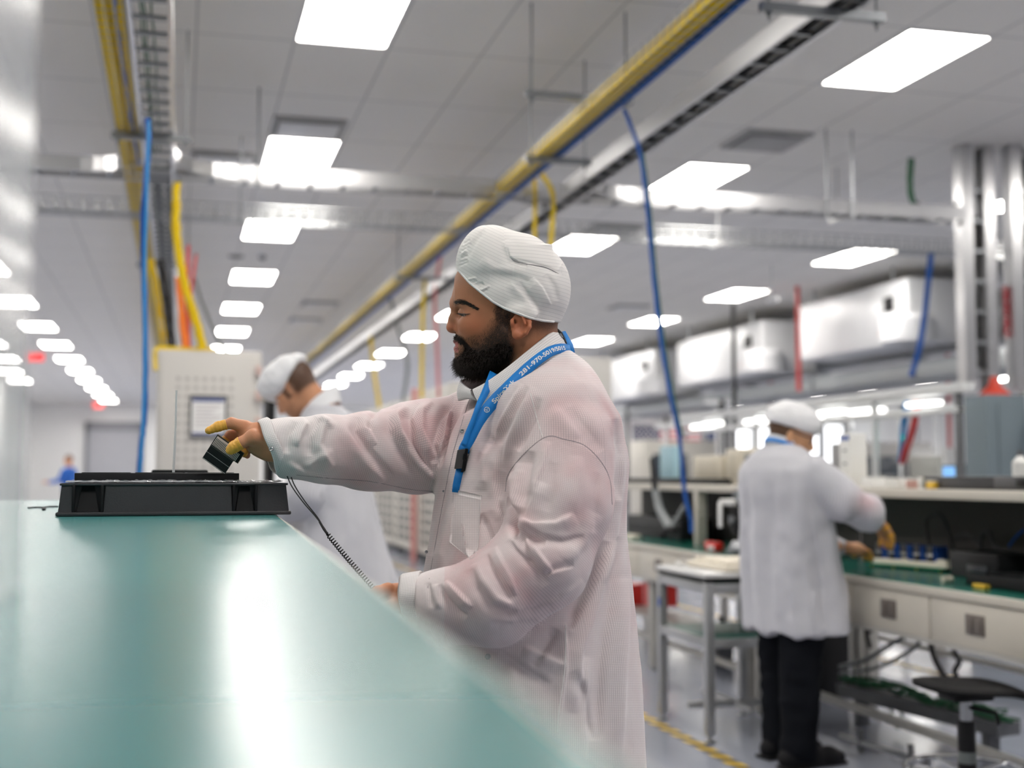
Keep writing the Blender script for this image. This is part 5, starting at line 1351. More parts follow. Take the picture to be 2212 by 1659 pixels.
for sgn in (-1, 1):
    P = []
    for t in np.linspace(0, 1, 9):
        xx = 988.5 + 27.5 * t; yy = 676.5 + 1.6 * math.sin(PI * t) + 1.2 * t; P.append((xx, yy, surf_w(hg, xx, yy, sgn) + sgn * .5))
    mb = MB(); mb.tube([tuple(q) for q in W0(np.array(P))], [.0006, .0009, .0011, .0011, .0010, .0009, .0008, .0006, .0003], 6); mb.build('eyelid_line', mhair, man)
    R_ = [(P[0][0] + (P[-1][0] - P[0][0]) * t, 677.5, 0) for t in np.linspace(0, .8, 26)]; R_ = np.array([(q[0], np.interp(q[0], [p[0] for p in P], [p[1] for p in P]), np.interp(q[0], [p[0] for p in P], [p[2] for p in P])) for q in R_])
    D_ = np.tile(np.array([-.75, .45, sgn * .35]), (26, 1)); D_ /= np.linalg.norm(D_, axis=1)[:, None]; strands('eyelash', R_, D_, np.full(26, 6.5), .4, mhair, man, bend=np.tile(np.array([0, -.25, 0]), (26, 1)))
    def almond(name, cx_, cy_, hw_, hh_, mt, lift):
        vs = [(cx_, cy_, surf_w(hg, cx_, cy_, sgn) + sgn * lift)]
        for k in range(20):
            an = 2 * PI * k / 20; xx = cx_ + hw_ * math.cos(an); yy = cy_ + hh_ * math.sin(an) * (1 - .35 * abs(math.cos(an))); vs.append((xx, yy, surf_w(hg, xx, yy, sgn) + sgn * lift))
        mb = MB(); mb.add([tuple(q) for q in W0(np.array(vs))], [(0, 1 + k, 1 + (k + 1) % 20) for k in range(20)]); return mb.build(name, mt, man, 60)
    ey = almond('eye', 1002.5, 680.2, 9.5, 3.4, M('eye_white_shaded', (104, 84, 74), rough=.35), .4)  # eye white toned dark, lid shade put into its colour
    it = almond('iris', 1000.5, 680.4, 5.6, 3.2, M('iris_lash_shadow', (22, 15, 12), rough=.25, spec=.3), .8); it.parent = ey  # dark almond paints iris and lash shadow together
    R_, D_, L_ = [], [], []
    for i in range(760):
        t = rng.random(); xx = 979.5 + 51 * t; yc = 654 - 4 * math.sin(PI * min(1, t * 1.15)) + 13 * t ** 1.6; yy = yc + rng.normal(0, 2.6 * (1 - .5 * t))
        dx_, dy_ = 5.0, 5.0 * (-.16 + .42 * t + rng.normal(0, .12)); w_a = surf_w(hg, xx, yy, sgn); w_b = surf_w(hg, xx + dx_, yy + dy_, sgn)
        R_.append((xx, yy, w_a)); d = np.array([dx_, dy_, (w_b - w_a) + sgn * 1.1]); D_.append(d / np.linalg.norm(d)); L_.append(rng.uniform(6, 10) * (1 - .3 * t))
    strands('eyebrow', np.array(R_), np.array(D_), L_, .5, mhair, man)
# --- beard: a soft mass plus single hairs
g = Grid((955, 640, -112), (1130, 850, 112), 2.2)
g.ell((1030, 779, 0), (45, 34, 44), 0)
g.ell((1003, 786, 0), (19, 20, 27), 14)
for s in (-1, 1):
    g.cap((1030, 778, 26 * s), (1086, 752, 54 * s), 33, 25, 18)
    g.cap((1086, 750, 56 * s), (1086, 725, 62 * s), 14, 4, 16)
    g.cap((984, 730, 5 * s), (1008, 750, 32 * s), 4, 6, 6); g.cap((1008, 750, 32 * s), (1016, 768, 34 * s), 7, 10, 6)
g.ell((986, 745, 0), (10, 12, 19), 4, 's')
co, F = g.mesh(); co = smooth_mesh(co, F, 1); N = normals(co, F); N = -N if (N @ np.ones(3)).mean() > 1e9 else N
N = N * np.sign(np.sum(N * (co - co.mean(0)), axis=1).mean())
co2 = co + N * (2.2 * vnoise(co, 5.0, 1) + 1.6 * vnoise(co, 2.4, 2))[:, None]
beard = link('beard', make_mesh('beard', W0(co2), flipF(F), M('beard_base', (22, 17, 15), rough=.95, spec=.05)), man)
outside = hg.tri(co) > -1.0
ids = np.flatnonzero(outside); pick = rng.choice(ids, 5200)
root = co[pick] + rng.normal(0, 1.0, (len(pick), 3)); n_ = N[pick]
flow = np.array([-.25, .85, 0.0]) + np.stack([-.35 * band(root[:, 0], 1060, 990), 0 * root[:, 0], 0 * root[:, 0]], 1)
d = n_ * .55 + flow * .8 + rng.normal(0, .28, (len(pick), 3)); d /= np.linalg.norm(d, axis=1)[:, None]
Ls = rng.uniform(4, 10, len(pick)) + 9 * band(root[:, 1], 760, 805) * rng.random(len(pick))
Ls *= np.where(root[:, 1] < 735, .55, 1.0)
strands('beard_hairs', root - d * 2, d, Ls, .42, mhair, beard, bend=np.stack([rng.normal(0, .2, len(pick)), rng.uniform(-.1, .35, len(pick)), rng.normal(0, .2, len(pick))], 1))
# moustache hairs rooted on the lip
hv = head_co; ym = np.interp(hv[:, 0], [975, 985, 1000, 1018], [726, 729, 738, 760])
prob = np.exp(-((hv[:, 1] - ym) / 5.0) ** 2) * (hv[:, 0] < 1024) * (hv[:, 1] > 721) * (hv[:, 1] < 775) * (np.abs(hv[:, 2]) < 62)
ids = rng.choice(len(hv), 2600, p=prob / prob.sum()); root = hv[ids] + rng.normal(0, .7, (2600, 3)); hn = hN[ids] * np.sign(np.sum(hN * (hv - hv.mean(0)), 1).mean())
d = hn * .45 + np.array([.35, .85, 0]) + np.sign(root[:, 2:3]) * np.array([0, 0, .35]) + rng.normal(0, .2, (2600, 3)); d /= np.linalg.norm(d, axis=1)[:, None]
strands('moustache', root, d, rng.uniform(3.5, 6.5, 2600), .36, mhair, beard)
# shorter hairs fading out over the cheek, the sideburn and the nape
hv = head_co; jl = np.interp(hv[:, 0], [985, 1010, 1040, 1067, 1085, 1105], [770, 752, 738, 706, 672, 660])
prob = band(hv[:, 1], jl - 30, jl + 10) ** 1.5 * band(hv[:, 0], 1112, 1096) * (hv[:, 1] < 815) * (np.abs(hv[:, 2]) > 14)
prob = np.maximum(prob, band(hv[:, 0], 1064, 1072) * band(hv[:, 0], 1100, 1088) * (hv[:, 1] < 725) * (hv[:, 1] > 640) * (np.abs(hv[:, 2]) > 40))
prob *= ~((hv[:, 0] > 1098) & (hv[:, 1] < 740))
ids = rng.choice(len(hv), 15000, p=prob / prob.sum())
root = hv[ids] + rng.normal(0, .8, (15000, 3)); hn = hN[ids] * np.sign(np.sum(hN * (hv - hv.mean(0)), 1).mean())
d = hn * .3 + np.array([-.25, 1, 0]) + rng.normal(0, .25, (15000, 3)); d /= np.linalg.norm(d, axis=1)[:, None]
strands('cheek_stubble', root, d, rng.uniform(2.5, 6, 15000) + 3.5 * band(root[:, 1], np.interp(root[:, 0], [985, 1010, 1040, 1067, 1085, 1105], [770, 752, 738, 706, 672, 660]), np.interp(root[:, 0], [985, 1010, 1040, 1067, 1085, 1105], [800, 782, 768, 740, 712, 700])), .24, mhair, beard, seg=2)

# --- cap
rimx = [970, 989, 1014, 1041, 1065, 1089, 1115, 1144, 1173, 1196, 1240]; rimy = [560, 584, 613, 635, 654, 667.5, 678, 688.5, 695, 697, 697]
cg = Grid((970, 468, -112), (1250, 720, 112), 2.4)
cg.ell((1062, 570, 0), (77, 85, 86)); cg.ell((1121, 588, 0), (82, 85, 92), 20); cg.ell((1149, 622, 0), (82, 80, 90), 26)
def head_shell(x, y, z):
    sh = np.broadcast_shapes(x.shape, y.shape, z.shape); P = np.stack([np.broadcast_to(q, sh).ravel() for q in (x, y, z)], 1)
    D_, hg.D = hg.D, hg.bare; r_ = hg.tri(P).reshape(sh) - 5.0; hg.D = D_
    return r_
cg.add(head_shell, (970, 545, -108), (1240, 715, 108), 8)
for s in (-1, 1): cg.ell((1126, 676, 82 * s), (34, 22, 15), 14)
cg.add(lambda x, y, z: (y - np.interp(x, rimx, rimy)) * .80 + 0 * z, (960, 460, -120), (1260, 730, 120), 4, 'i')
co, F = cg.mesh(); co = smooth_mesh(co, F, 2); co, F = subdiv(co, F); co = smooth_mesh(co, F, 2)
N = normals(co, F); N *= np.sign(np.sum(N * (co - co.mean(0)), 1).mean())
def folds(co, N, L, face=None):
    """push cloth out along traced fold lines: (points, width, height, sharpness side)"""
    dz = np.zeros(len(co)); P = co[:, :2]
    for pts, wd, ht, asym in L:
        q = np.array(pts, float); m = np.all((P > q.min(0) - 3.2 * wd) & (P < q.max(0) + 3.2 * wd), axis=1)
        if face is not None: m &= face
        if not m.any(): continue
        d, sd, al = polydist(P[m], q); asym = max(-.72, min(.72, asym * 1.7)); wv = np.where(sd > 0, wd * (1 - asym), wd * (1 + asym))
        dz[m] += ht * np.exp(-(d / wv) ** 2) * np.clip(np.minimum(al, 1 - al) * 5, 0, 1) ** .7
    return dz
near = N[:, 2] < .15
capf = [([(1051, 488), (1020, 520), (1000, 550)], 9, 3, .4), ([(1046, 497), (1022, 530), (1008, 560)], 6, -3, 0), ([(1095, 535), (1100, 556), (1118, 566), (1140, 570)], 7, -4, .5), ([(1088, 520), (1098, 548), (1104, 566)], 10, 3, -.3),
        ([(1110, 560), (1150, 568), (1185, 578), (1212, 593)], 6, -2.5, .3), ([(1060, 590), (1090, 596), (1120, 600), (1150, 615)], 14, -4, .2), ([(1040, 560), (1070, 580), (1110, 584)], 12, 3, .2), ([(1150, 600), (1170, 622), (1190, 660)], 10, 3.5, .4),
        ([(1180, 592), (1200, 620), (1205, 650)], 8, -3, .2), ([(1120, 610), (1145, 640), (1165, 675)], 8, -3, .2), ([(1100, 610), (1130, 640), (1150, 668)], 8, 3, .2), ([(1205, 585), (1210, 575), (1226, 590)], 5, 2, .3)]
random.seed(5)
for k in range(15):                                                          # gathers along the front elastic
    t = k / 14; xx = np.interp(t, [0, .55, 1], [991, 1012, 1042]); yy = np.interp(xx, rimx, rimy) - 4
    if t < .45: xx, yy = np.interp(t, [0, .45], [1000, 990]), np.interp(t, [0, .45], [528, 578])
    capf.append(([(xx, yy), (xx + random.uniform(10, 22), yy - random.uniform(4, 12))], 2.6, random.choice((-1.6, 1.8)), 0))
co = co + N * (folds(co, N, capf, near) + 1.2 * vnoise(co, 40, 3))[:, None]
t_ = co[:, 0] - 1000; Fx = np.where(t_ < 180, .72 * t_ - .57 / 360 * t_ ** 2, .72 * 180 - .57 * 90 + .15 * (t_ - 180))
crown = co[:, 1] < np.interp(co[:, 0], [1085, 1098, 1106, 1125, 1150, 1180, 1208, 1240], [500, 548, 560, 568, 572, 578, 592, 600])
sv = np.where(crown & (co[:, 0] > 1088), co[:, 1] - .04 * t_ + 3, co[:, 1] - Fx) + .10 * np.abs(co[:, 2])
guv = np.stack([co[:, 0], sv, 0 * sv], 1)
cap_o = link('work_cap', make_mesh('work_cap', W0(co), flipF(F), mcap, {'guv': guv, 'pink': 0 * sv}), man)
P = []
xs_ = np.linspace(990, 1196, 34)
def cap_w(xx, sgn):
    yy = np.interp(xx, rimx, rimy) - 4; ws = np.linspace(sgn * 112, 0, 260); dd = cg.tri(np.stack([np.full(260, xx), np.full(260, yy), ws], 1)); k = np.argmax(dd < 0)
    return ws[k] if (dd < 0).any() else 0.0
for xx in xs_: P.append((xx, np.interp(xx, rimx, rimy) - 2, cap_w(xx, -1)))
for xx in xs_[::-1]: P.append((xx, np.interp(xx, rimx, rimy) - 2, cap_w(xx, 1)))
mb = MB(); mb.tube([tuple(q) for q in W0(np.array(P))], .0022, 8, closed=True); me = mb.mesh('elastic_rim', M('cap_hem', (236, 235, 234), rough=.75, bump=.3, bs=400), 60); link('elastic_rim', me, cap_o)
def seam(name, grid, pts, parent, rad=.0008, mt=None, sgn=-1, lim=112, n=6, lift=.4):
    Q = []
    for p in spline([(a, b, 0) for a, b in pts], n):
        ws = np.linspace(sgn * lim, -sgn * lim * .3, 400); dd = grid.tri(np.stack([np.full(400, p[0]), np.full(400, p[1]), ws], 1)); k = np.argmax(dd < 0)
        Q.append((p[0], p[1], ws[k] + sgn * lift))
    mb = MB(); mb.tube([tuple(q) for q in W0(np.array(Q))], rad, 5); return mb.build(name, mt, parent)
mthr = M('grey_thread', (150, 146, 150), rough=.7)
seam('crown_seam', cg, [(1098, 548), (1106, 560), (1125, 568), (1150, 572), (1180, 578), (1208, 592)], cap_o, .0006, mthr, lift=-1.5)

# --- trousers and shoes (hidden by the coat and the shelf, built for completeness)
mtro = M('dark_trousers', (34, 36, 42), rough=.8)
g = Grid((990, 1380, -200), (1320, 2540, 200), 9.0)
for s, dx in ((-1, 20), (1, -20)): g.chain([(1150 + dx, 1450, 70 * s, 104), (1137 + dx, 1900, 84 * s, 80), (1148 + dx, 2440, 90 * s, 62)], 16)
co, F = g.mesh(); link('trousers', make_mesh('trousers', W0(co), flipF(F), mtro), man)
for s, dx in ((-1, 20), (1, -20)):
    c = W0(np.array([[1148. + dx, 2480., 92. * s]]))[0]; mb = MB()
    fx, fy = -math.cos(math.radians(30) + PS) , -math.sin(math.radians(30)) * .6
    d = np.array([-.93, -.15, 0]); prof = [(-.09, .035, .05), (-.03, .042, .055), (.05, .046, .045), (.13, .048, .032), (.19, .036, .024)]
    mb.tube([tuple(np.array([c[0], c[1], 0]) + d * a + np.array([0, 0, hh])) for a, rr, hh in prof], [min(rr, hh - .003) for a, rr, hh in prof], 14)
    mb.build('shoe', mblkp, man)
# --- the coat
E1 = np.array([-.5, .866]); E2 = np.array([-.866, -.5])                      # along the shoulders / towards the front, in (x, w)
TY = [735, 760, 790, 830, 900, 1000, 1150, 1300, 1450, 1660, 1960]
TXC = [1128, 1134, 1140, 1142, 1160, 1155, 1140, 1138, 1138, 1134, 1126]
TA = [88, 104, 150, 200, 228, 236, 230, 235, 245, 255, 268]
TB = [82, 96, 108, 122, 152, 180, 196, 219, 237, 253, 272]
def torso(x, y, z):
    xc = np.interp(y, TY, TXC); a = np.interp(y, TY, TA); b = np.interp(y, TY, TB)
    X = x - xc; p = X * E1[0] + z * E1[1]; q = X * E2[0] + z * E2[1]
    k = (np.abs(p / a) ** 2.3 + np.abs(q / b) ** 2.3) ** (1 / 2.3)
    d = (k - 1) * np.minimum(a, b)
    return np.maximum(d, np.maximum(742 - y, y - 1955))
def smooth_tab(T, n=3):
    return T
NEAR = [(1222, 962, -178, 114), (1212, 1085, -226, 110), (1170, 1212, -256, 103), (1062, 1296, -262, 99), (962, 1310, -234, 80), (878, 1312, -206, 64)]
FAR = [(1010, 935, 140, 88), (900, 966, 108, 97), (800, 975, 62, 83), (700, 970, 22, 71), (630, 968, -4, 62), (560, 966, -26, 60)]
coatg = Grid((535, 725, -372), (1425, 1970, 300), 5.5)
cg2 = coatg
cg2.add(torso, (880, 735, -290), (1420, 1960, 290), 0)
cg2.ell((1196, 915, -150), (110, 110, 108), 60)                              # near shoulder mass
cg2.ell((1224, 872, -60), (71, 98, 120), 35)                                 # upper back
cg2.add(lambda x, y, z: (752 + (1230 - x) * .628 - np.maximum(z, 0) * .5 - y) * .8, (880, 700, -300), (1420, 960, 290), 8, 'i')
def cut_plane(p0, nrm):
    p0 = np.array(p0, float); nrm = np.array(nrm, float); nrm /= np.linalg.norm(nrm)
    return lambda x, y, z: (x - p0[0]) * nrm[0] + (y - p0[1]) * nrm[1] + (z - p0[2]) * nrm[2]
def sleeve(P, plane, k):
    g = Grid((535, 725, -372), (1425, 1970, 300), 5.5) if False else None
    P = np.array(P, float); lo = (P[:, :3] - P[:, 3:]).min(0) - 8; hi = (P[:, :3] + P[:, 3:]).max(0) + 8
    def fn(x, y, z):
        d = None
        for a, b in zip(P[:-1], P[1:]):
            ab = b[:3] - a[:3]; X, Y, Z = x - a[0], y - a[1], z - a[2]
            t = np.clip((X * ab[0] + Y * ab[1] + Z * ab[2]) / (ab @ ab), 0, 1)
            e = np.sqrt((X - t * ab[0]) ** 2 + (Y - t * ab[1]) ** 2 + (Z - t * ab[2]) ** 2) - (a[3] + (b[3] - a[3]) * t)
            d = e if d is None else smin(d, e, 22)
        pl = plane(x, y, z); s = np.maximum(d, pl)
        inner = np.maximum(d + 11, -(pl + 70))                                # hollow mouth
        return np.maximum(s, -inner)
    cg2.add(fn, lo, hi, k)
PL_FAR = cut_plane((578, 962, -15), (-.945, .315, -.10)); PL_NEAR = cut_plane((905, 1308, -208), (-.97, .10, .10))
sleeve(NEAR, PL_NEAR, 8); sleeve(FAR, PL_FAR, 24)
# neck opening
cg2.chain([(1128, 700, 0, 70), (1138, 800, 0, 66), (1120, 850, -20, 46)], 12, 's')
co, F = coatg.mesh(); co = smooth_mesh(co, F, 3)
co, F = subdiv(co, F); co = smooth_mesh(co, F, 2)
N = normals(co, F); N *= np.sign(np.sum(N * (co - co.mean(0)), 1).mean())
# which part of the coat a point belongs to
def seg_param(P, co):
    P = np.array(P, float); best = np.full(len(co), 1e9); al = np.zeros(len(co)); an = np.zeros(len(co)); rr = np.zeros(len(co)); L = 0
    for a, b in zip(P[:-1], P[1:]):
        ab = b[:3] - a[:3]; l = np.linalg.norm(ab); u = ab / l; r = co - a[:3]; t = np.clip(r @ u, 0, l); v = r - t[:, None] * u
        dist = np.linalg.norm(v, axis=1) - (a[3] + (b[3] - a[3]) * t / l)
        e = np.array([0, 0, -1.0]); e = e - u * (e @ u); e /= np.linalg.norm(e); f = np.cross(u, e)
        m = dist < best; best[m] = dist[m]; al[m] = (L + t)[m]; an[m] = np.arctan2(v @ f, v @ e)[m]; rr[m] = (a[3] + (b[3] - a[3]) * t / l)[m]; L += l
    return best, al, an, rr
def along(P, co, soft=28.0):
    """smooth distance along a bent axis"""
    P = np.array(P, float); L = 0; W_ = []; U_ = []
    for a, b in zip(P[:-1], P[1:]):
        ab = b[:3] - a[:3]; l = np.linalg.norm(ab); u = ab / l; r = co - a[:3]; q = r @ u; t = np.clip(q, 0, l); d = np.linalg.norm(r - t[:, None] * u, axis=1)
        W_.append(d); U_.append(L + q); L += l
    W_ = np.array(W_); U_ = np.array(U_); W_ = np.exp(-(W_ - W_.min(0)) / soft); return (W_ * U_).sum(0) / W_.sum(0)
dn, aln, ann, rrn = seg_param([tuple(p) for p in spline(NEAR, 10)], co); df, alf, anf, rrf = seg_param([tuple(p) for p in spline(FAR, 10)], co)
dt = torso(co[:, 0], co[:, 1], co[:, 2])
seamline = [(1092, 1062), (1098, 1025), (1128, 985), (1165, 952), (1190, 942), (1215, 948), (1262, 962), (1300, 1000), (1318, 1040), (1322, 1090)]
lab = np.zeros(len(co), int); lab[(dn < 10) & (dn < dt) & (co[:, 1] > np.interp(co[:, 0], [1092, 1098, 1128, 1165, 1190, 1215, 1262, 1300, 1318, 1326], [1040, 1025, 985, 952, 942, 948, 962, 1000, 1040, 1060]))] = 1; lab[(df < dt) & (alf > 4)] = 2
th = np.arctan2((co[:, 0] - np.interp(co[:, 1], TY, TXC)) * E2[0] + co[:, 2] * E2[1], (co[:, 0] - np.interp(co[:, 1], TY, TXC)) * E1[0] + co[:, 2] * E1[1])
guv = np.stack([th * 210.0, co[:, 1], np.zeros(len(co))], 1)
guv[lab == 1] = np.stack([along(NEAR, co), ann * 100.0, 0 * aln], 1)[lab == 1]; guv[lab == 2] = np.stack([along(FAR, co), anf * 76.0, 0 * alf], 1)[lab == 2]
# traced folds, (points, width, height, sharper side)
FN = [  # near sleeve and shoulder
    ([(1113, 1150), (1140, 1120), (1150, 1090), (1165, 1040)], 12, 8, .3), ([(1111, 1106), (1113, 1140), (1140, 1158), (1180, 1168)], 9, -9, .4), ([(1120, 1120), (1150, 1134), (1200, 1130), (1240, 1110)], 13, 9, .4),
    ([(1088, 1020), (1092, 1070), (1104, 1120), (1112, 1165)], 8, -15, -.2), ([(1104, 1020), (1110, 1070), (1120, 1110)], 9, 9, -.2), ([(1136, 1140), (1168, 1160), (1215, 1168), (1260, 1158)], 10, -7, .3), ([(1136, 1158), (1160, 1190), (1190, 1230), (1195, 1242)], 9, 8, .4), ([(1126, 1150), (1140, 1195), (1170, 1240), (1185, 1262)], 9, -8, .4),
    ([(1100, 1166), (1112, 1185), (1132, 1205), (1158, 1215)], 8, -6, .3), ([(1070, 1180), (1085, 1215), (1105, 1250), (1116, 1286)], 10, 8, .4), ([(1052, 1196), (1068, 1230), (1092, 1268), (1112, 1290)], 9, -9, .4),
    ([(1030, 1215), (1045, 1250), (1075, 1290), (1110, 1310)], 11, 7, .3), ([(1020, 1228), (1032, 1262), (1062, 1306), (1120, 1326), (1190, 1300)], 11, -8, .3), ([(962, 1255), (985, 1275), (1010, 1300), (1020, 1312)], 10, 8, .4),
    ([(950, 1262), (968, 1290), (990, 1318), (1010, 1330)], 9, -8, .4), ([(940, 1262), (945, 1290), (952, 1315)], 7, 5, .2), ([(926, 1258), (930, 1285), (936, 1312)], 5, -5, .2),
    ([(1240, 1222), (1200, 1232), (1175, 1246)], 7, -5, .4), ([(1290, 1110), (1260, 1170), (1225, 1215)], 16, 6, .2), ([(1120, 1000), (1118, 1050), (1112, 1100)], 12, 7, -.2), ([(1150, 975), (1140, 1030), (1128, 1095)], 12, -7, .2),
    ([(1186, 955), (1172, 1010), (1150, 1070)], 10, 7, .3), ([(1200, 1000), (1192, 1060), (1180, 1105)], 14, -4, .2), ([(1250, 985), (1248, 1050), (1240, 1110)], 15, 4, .2), ([(1292, 1020), (1290, 1080), (1280, 1150)], 12, -4, .2),
    ([(1100, 1330), (1150, 1318), (1210, 1290), (1260, 1255)], 14, 6, .3), ([(1060, 1350), (1110, 1352), (1160, 1340)], 14, -5, .3)]
FT = [  # chest, back, skirt
    ([(1128, 830), (1090, 900), (1066, 950)], 10, 6, .2), ([(1150, 835), (1125, 890), (1100, 955), (1088, 1010)], 10, 6, -.2), ([(1140, 835), (1108, 890), (1080, 960)], 8, -6, 0), ([(1118, 835), (1078, 905), (1050, 980)], 8, -6, .2), ([(1166, 860), (1150, 910), (1120, 975)], 9, -5, .2),
    ([(1062, 960), (1052, 1010), (1046, 1060)], 12, 6, .2), ([(1090, 1020), (1072, 1080), (1092, 1150)], 14, -7, .2), ([(1078, 960), (1065, 1040), (1070, 1100), (1098, 1150)], 10, 6, .2), ([(1040, 1110), (1062, 1160), (1085, 1185)], 9, -6, .2), ([(1000, 1110), (1010, 1160), (1014, 1200)], 8, 4, .2),
    ([(985, 1080), (965, 1150), (945, 1230)], 10, 5, .2), ([(968, 1040), (950, 1120), (932, 1200)], 9, -4, .2), ([(1010, 900), (985, 960), (962, 1040)], 11, 6, .2), ([(1000, 870), (968, 940), (956, 1010)], 8, -5, .2),
    ([(1190, 880), (1215, 900), (1250, 945)], 14, 4, .2), ([(1230, 880), (1270, 930), (1300, 975)], 16, -4, .2), ([(1330, 905), (1338, 980), (1330, 1080)], 10, -7, .2), ([(1346, 960), (1336, 1060), (1322, 1180), (1296, 1260)], 12, 7, .2),
    ([(1325, 1170), (1290, 1290), (1250, 1410), (1240, 1540)], 14, 11, .2), ([(1310, 1170), (1272, 1280), (1232, 1360)], 10, -12, .3), ([(1340, 1160), (1322, 1290), (1302, 1420), (1290, 1600)], 14, -9, .2), ([(1352, 1250), (1346, 1380), (1340, 1520), (1336, 1659)], 14, 8, .2),
    ([(1222, 1345), (1220, 1450), (1206, 1560), (1200, 1660)], 8, 9, .4), ([(1205, 1360), (1180, 1400), (1150, 1440)], 12, -6, .2), ([(1234, 1450), (1262, 1500), (1280, 1600)], 12, -6, .2), ([(1130, 1400), (1180, 1420), (1215, 1440)], 14, 7, .3), ([(1080, 1410), (1140, 1450), (1190, 1480)], 12, -5, .2), ([(1270, 1420), (1262, 1540), (1260, 1660)], 10, 6, .2),
    ([(1100, 1440), (1120, 1540), (1120, 1660)], 18, 6, 0), ([(1010, 1440), (1020, 1540), (1010, 1660)], 18, 6, 0), ([(1060, 1440), (1066, 1560), (1060, 1660)], 16, -6, 0)]
FF = [  # reaching sleeve
    ([(1000, 870), (975, 910), (960, 960), (958, 1010)], 9, 8, .3), ([(985, 860), (955, 905), (942, 960), (945, 1000)], 9, -9, .3), ([(935, 868), (912, 892), (912, 930), (940, 990)], 10, 9, .3), ([(905, 872), (886, 900), (892, 950), (930, 1020)], 9, -9, .3), ([(880, 876), (858, 905), (862, 940), (884, 960)], 8, 7, .3), ([(858, 884), (860, 925), (900, 985), (940, 1040)], 11, 7, .3),
    ([(838, 890), (842, 930), (880, 990), (925, 1045)], 10, -8, .3), ([(800, 896), (790, 925), (812, 960)], 9, 6, .3), ([(775, 902), (768, 930), (800, 975), (850, 1030)], 10, -6, .3), ([(745, 905), (752, 940), (790, 990), (830, 1040)], 12, 6, .3), ([(712, 903), (700, 925), (690, 960), (720, 1010)], 11, 7, .3), ([(690, 905), (670, 940), (672, 985)], 9, -7, .3),
    ([(668, 910), (654, 930), (640, 965)], 10, 6, .3), ([(640, 912), (625, 940), (622, 980)], 9, -6, .3), ([(655, 1010), (690, 985), (720, 975)], 10, 5, .2), ([(620, 1000), (660, 1020), (720, 1034)], 8, 4, .2), ([(720, 925), (690, 905)], 7, 5, .2), ([(820, 880), (800, 905), (796, 930)], 7, -6, .2)]
vis = N[:, 2] < .25
dz = np.zeros(len(co))
dz += np.where(lab == 1, .78 * folds(co, N, FN, vis), 0) + np.where((lab == 0) | ((lab == 1) & (co[:, 1] < 960)), folds(co, N, FT, vis), 0) + np.where((lab == 2) | ((df < 4) & (co[:, 0] < 1010)), folds(co, N, FF, vis), 0)
dz = dz * 1.45 + 1.3 * vnoise(co * np.array([1, .6, 1]), 50, 11) + .4 * vnoise(co, 22, 12)
co = co + N * dz[:, None]
co = smooth_mesh(co, F, 1, .35)
# a red shirt shows through where the cloth lies on the body
pk = .5 + .5 * vnoise(co, 70, 31) + .3 * vnoise(co, 30, 32)
blob = lambda x0, y0, r: np.clip(1 - np.hypot(co[:, 0] - x0, co[:, 1] - y0) / r, 0, 1)
pink = .26 + .18 * pk
for a in ((1255, 900, 120, .5), (1240, 1060, 150, .45), (1180, 880, 90, .3), (1090, 960, 80, .3), (920, 920, 110, .5), (800, 950, 110, .35), (740, 930, 60, .3), (1010, 1230, 90, .25), (1000, 1300, 80, .45), (1110, 1240, 120, .4), (1000, 1230, 60, .3), (1320, 900, 60, .4), (1130, 1300, 110, .3), (960, 900, 60, .4)): pink = pink + .62 * a[3] * blob(*a[:3])
pink *= np.interp(co[:, 1], [760, 800, 1330, 1480, 1700], [.5, 1, 1, .45, .25]); pink *= np.where(lab == 2, np.interp(co[:, 0], [620, 690, 730], [.1, .35, 1]), 1); pink *= np.where((lab == 1) & (co[:, 0] < 960), .4, 1)
pink = np.clip(.68 * pink * (.6 + .8 * np.clip(pk, 0, 1)), 0, 1)
coat = link('lab_coat', make_mesh('lab_coat', W0(co), flipF(F), mcoat, {'guv': guv, 'pink': pink}), man)
COATV, COATF = co, F
bvh = BVHTree.FromPolygons([tuple(p) for p in co], [tuple(int(i) for i in f) for f in F])
def on_coat(px, py, lift=1.0, wmin=-420):
    h = bvh.ray_cast(Vector((px, py, wmin)), Vector((0, 0, 1)))
    return (px, py, (h[0].z if h[0] is not None else 0.0) - lift)
def coat_line(name, pts, rad, mt, n=6, lift=.3):
    mb = MB(); mb.tube([tuple(q) for q in W0(np.array([on_coat(p[0], p[1], lift) for p in spline([(a, b, 0) for a, b in pts], n)]))], rad, 5); return mb.build(name, mt, coat)
mseam = M('seam_grey', (146, 136, 142), rough=.8); mseamw = M('seam_white', (234, 230, 228), rough=.8)
coat_line('shoulder_seam', seamline, .0008, mseam, lift=-.2)
coat_line('yoke_seam', [(1146, 850), (1156, 890), (1166, 925), (1172, 944)], .0007, mseamw)
coat_line('side_seam', [(1222, 1350), (1220, 1440), (1208, 1530), (1204, 1580)], .0011, mseamw)
coat_line('sleeve_seam', [(640, 1026), (720, 1034), (800, 1040), (880, 1056), (935, 1062)], .0005, mseam)
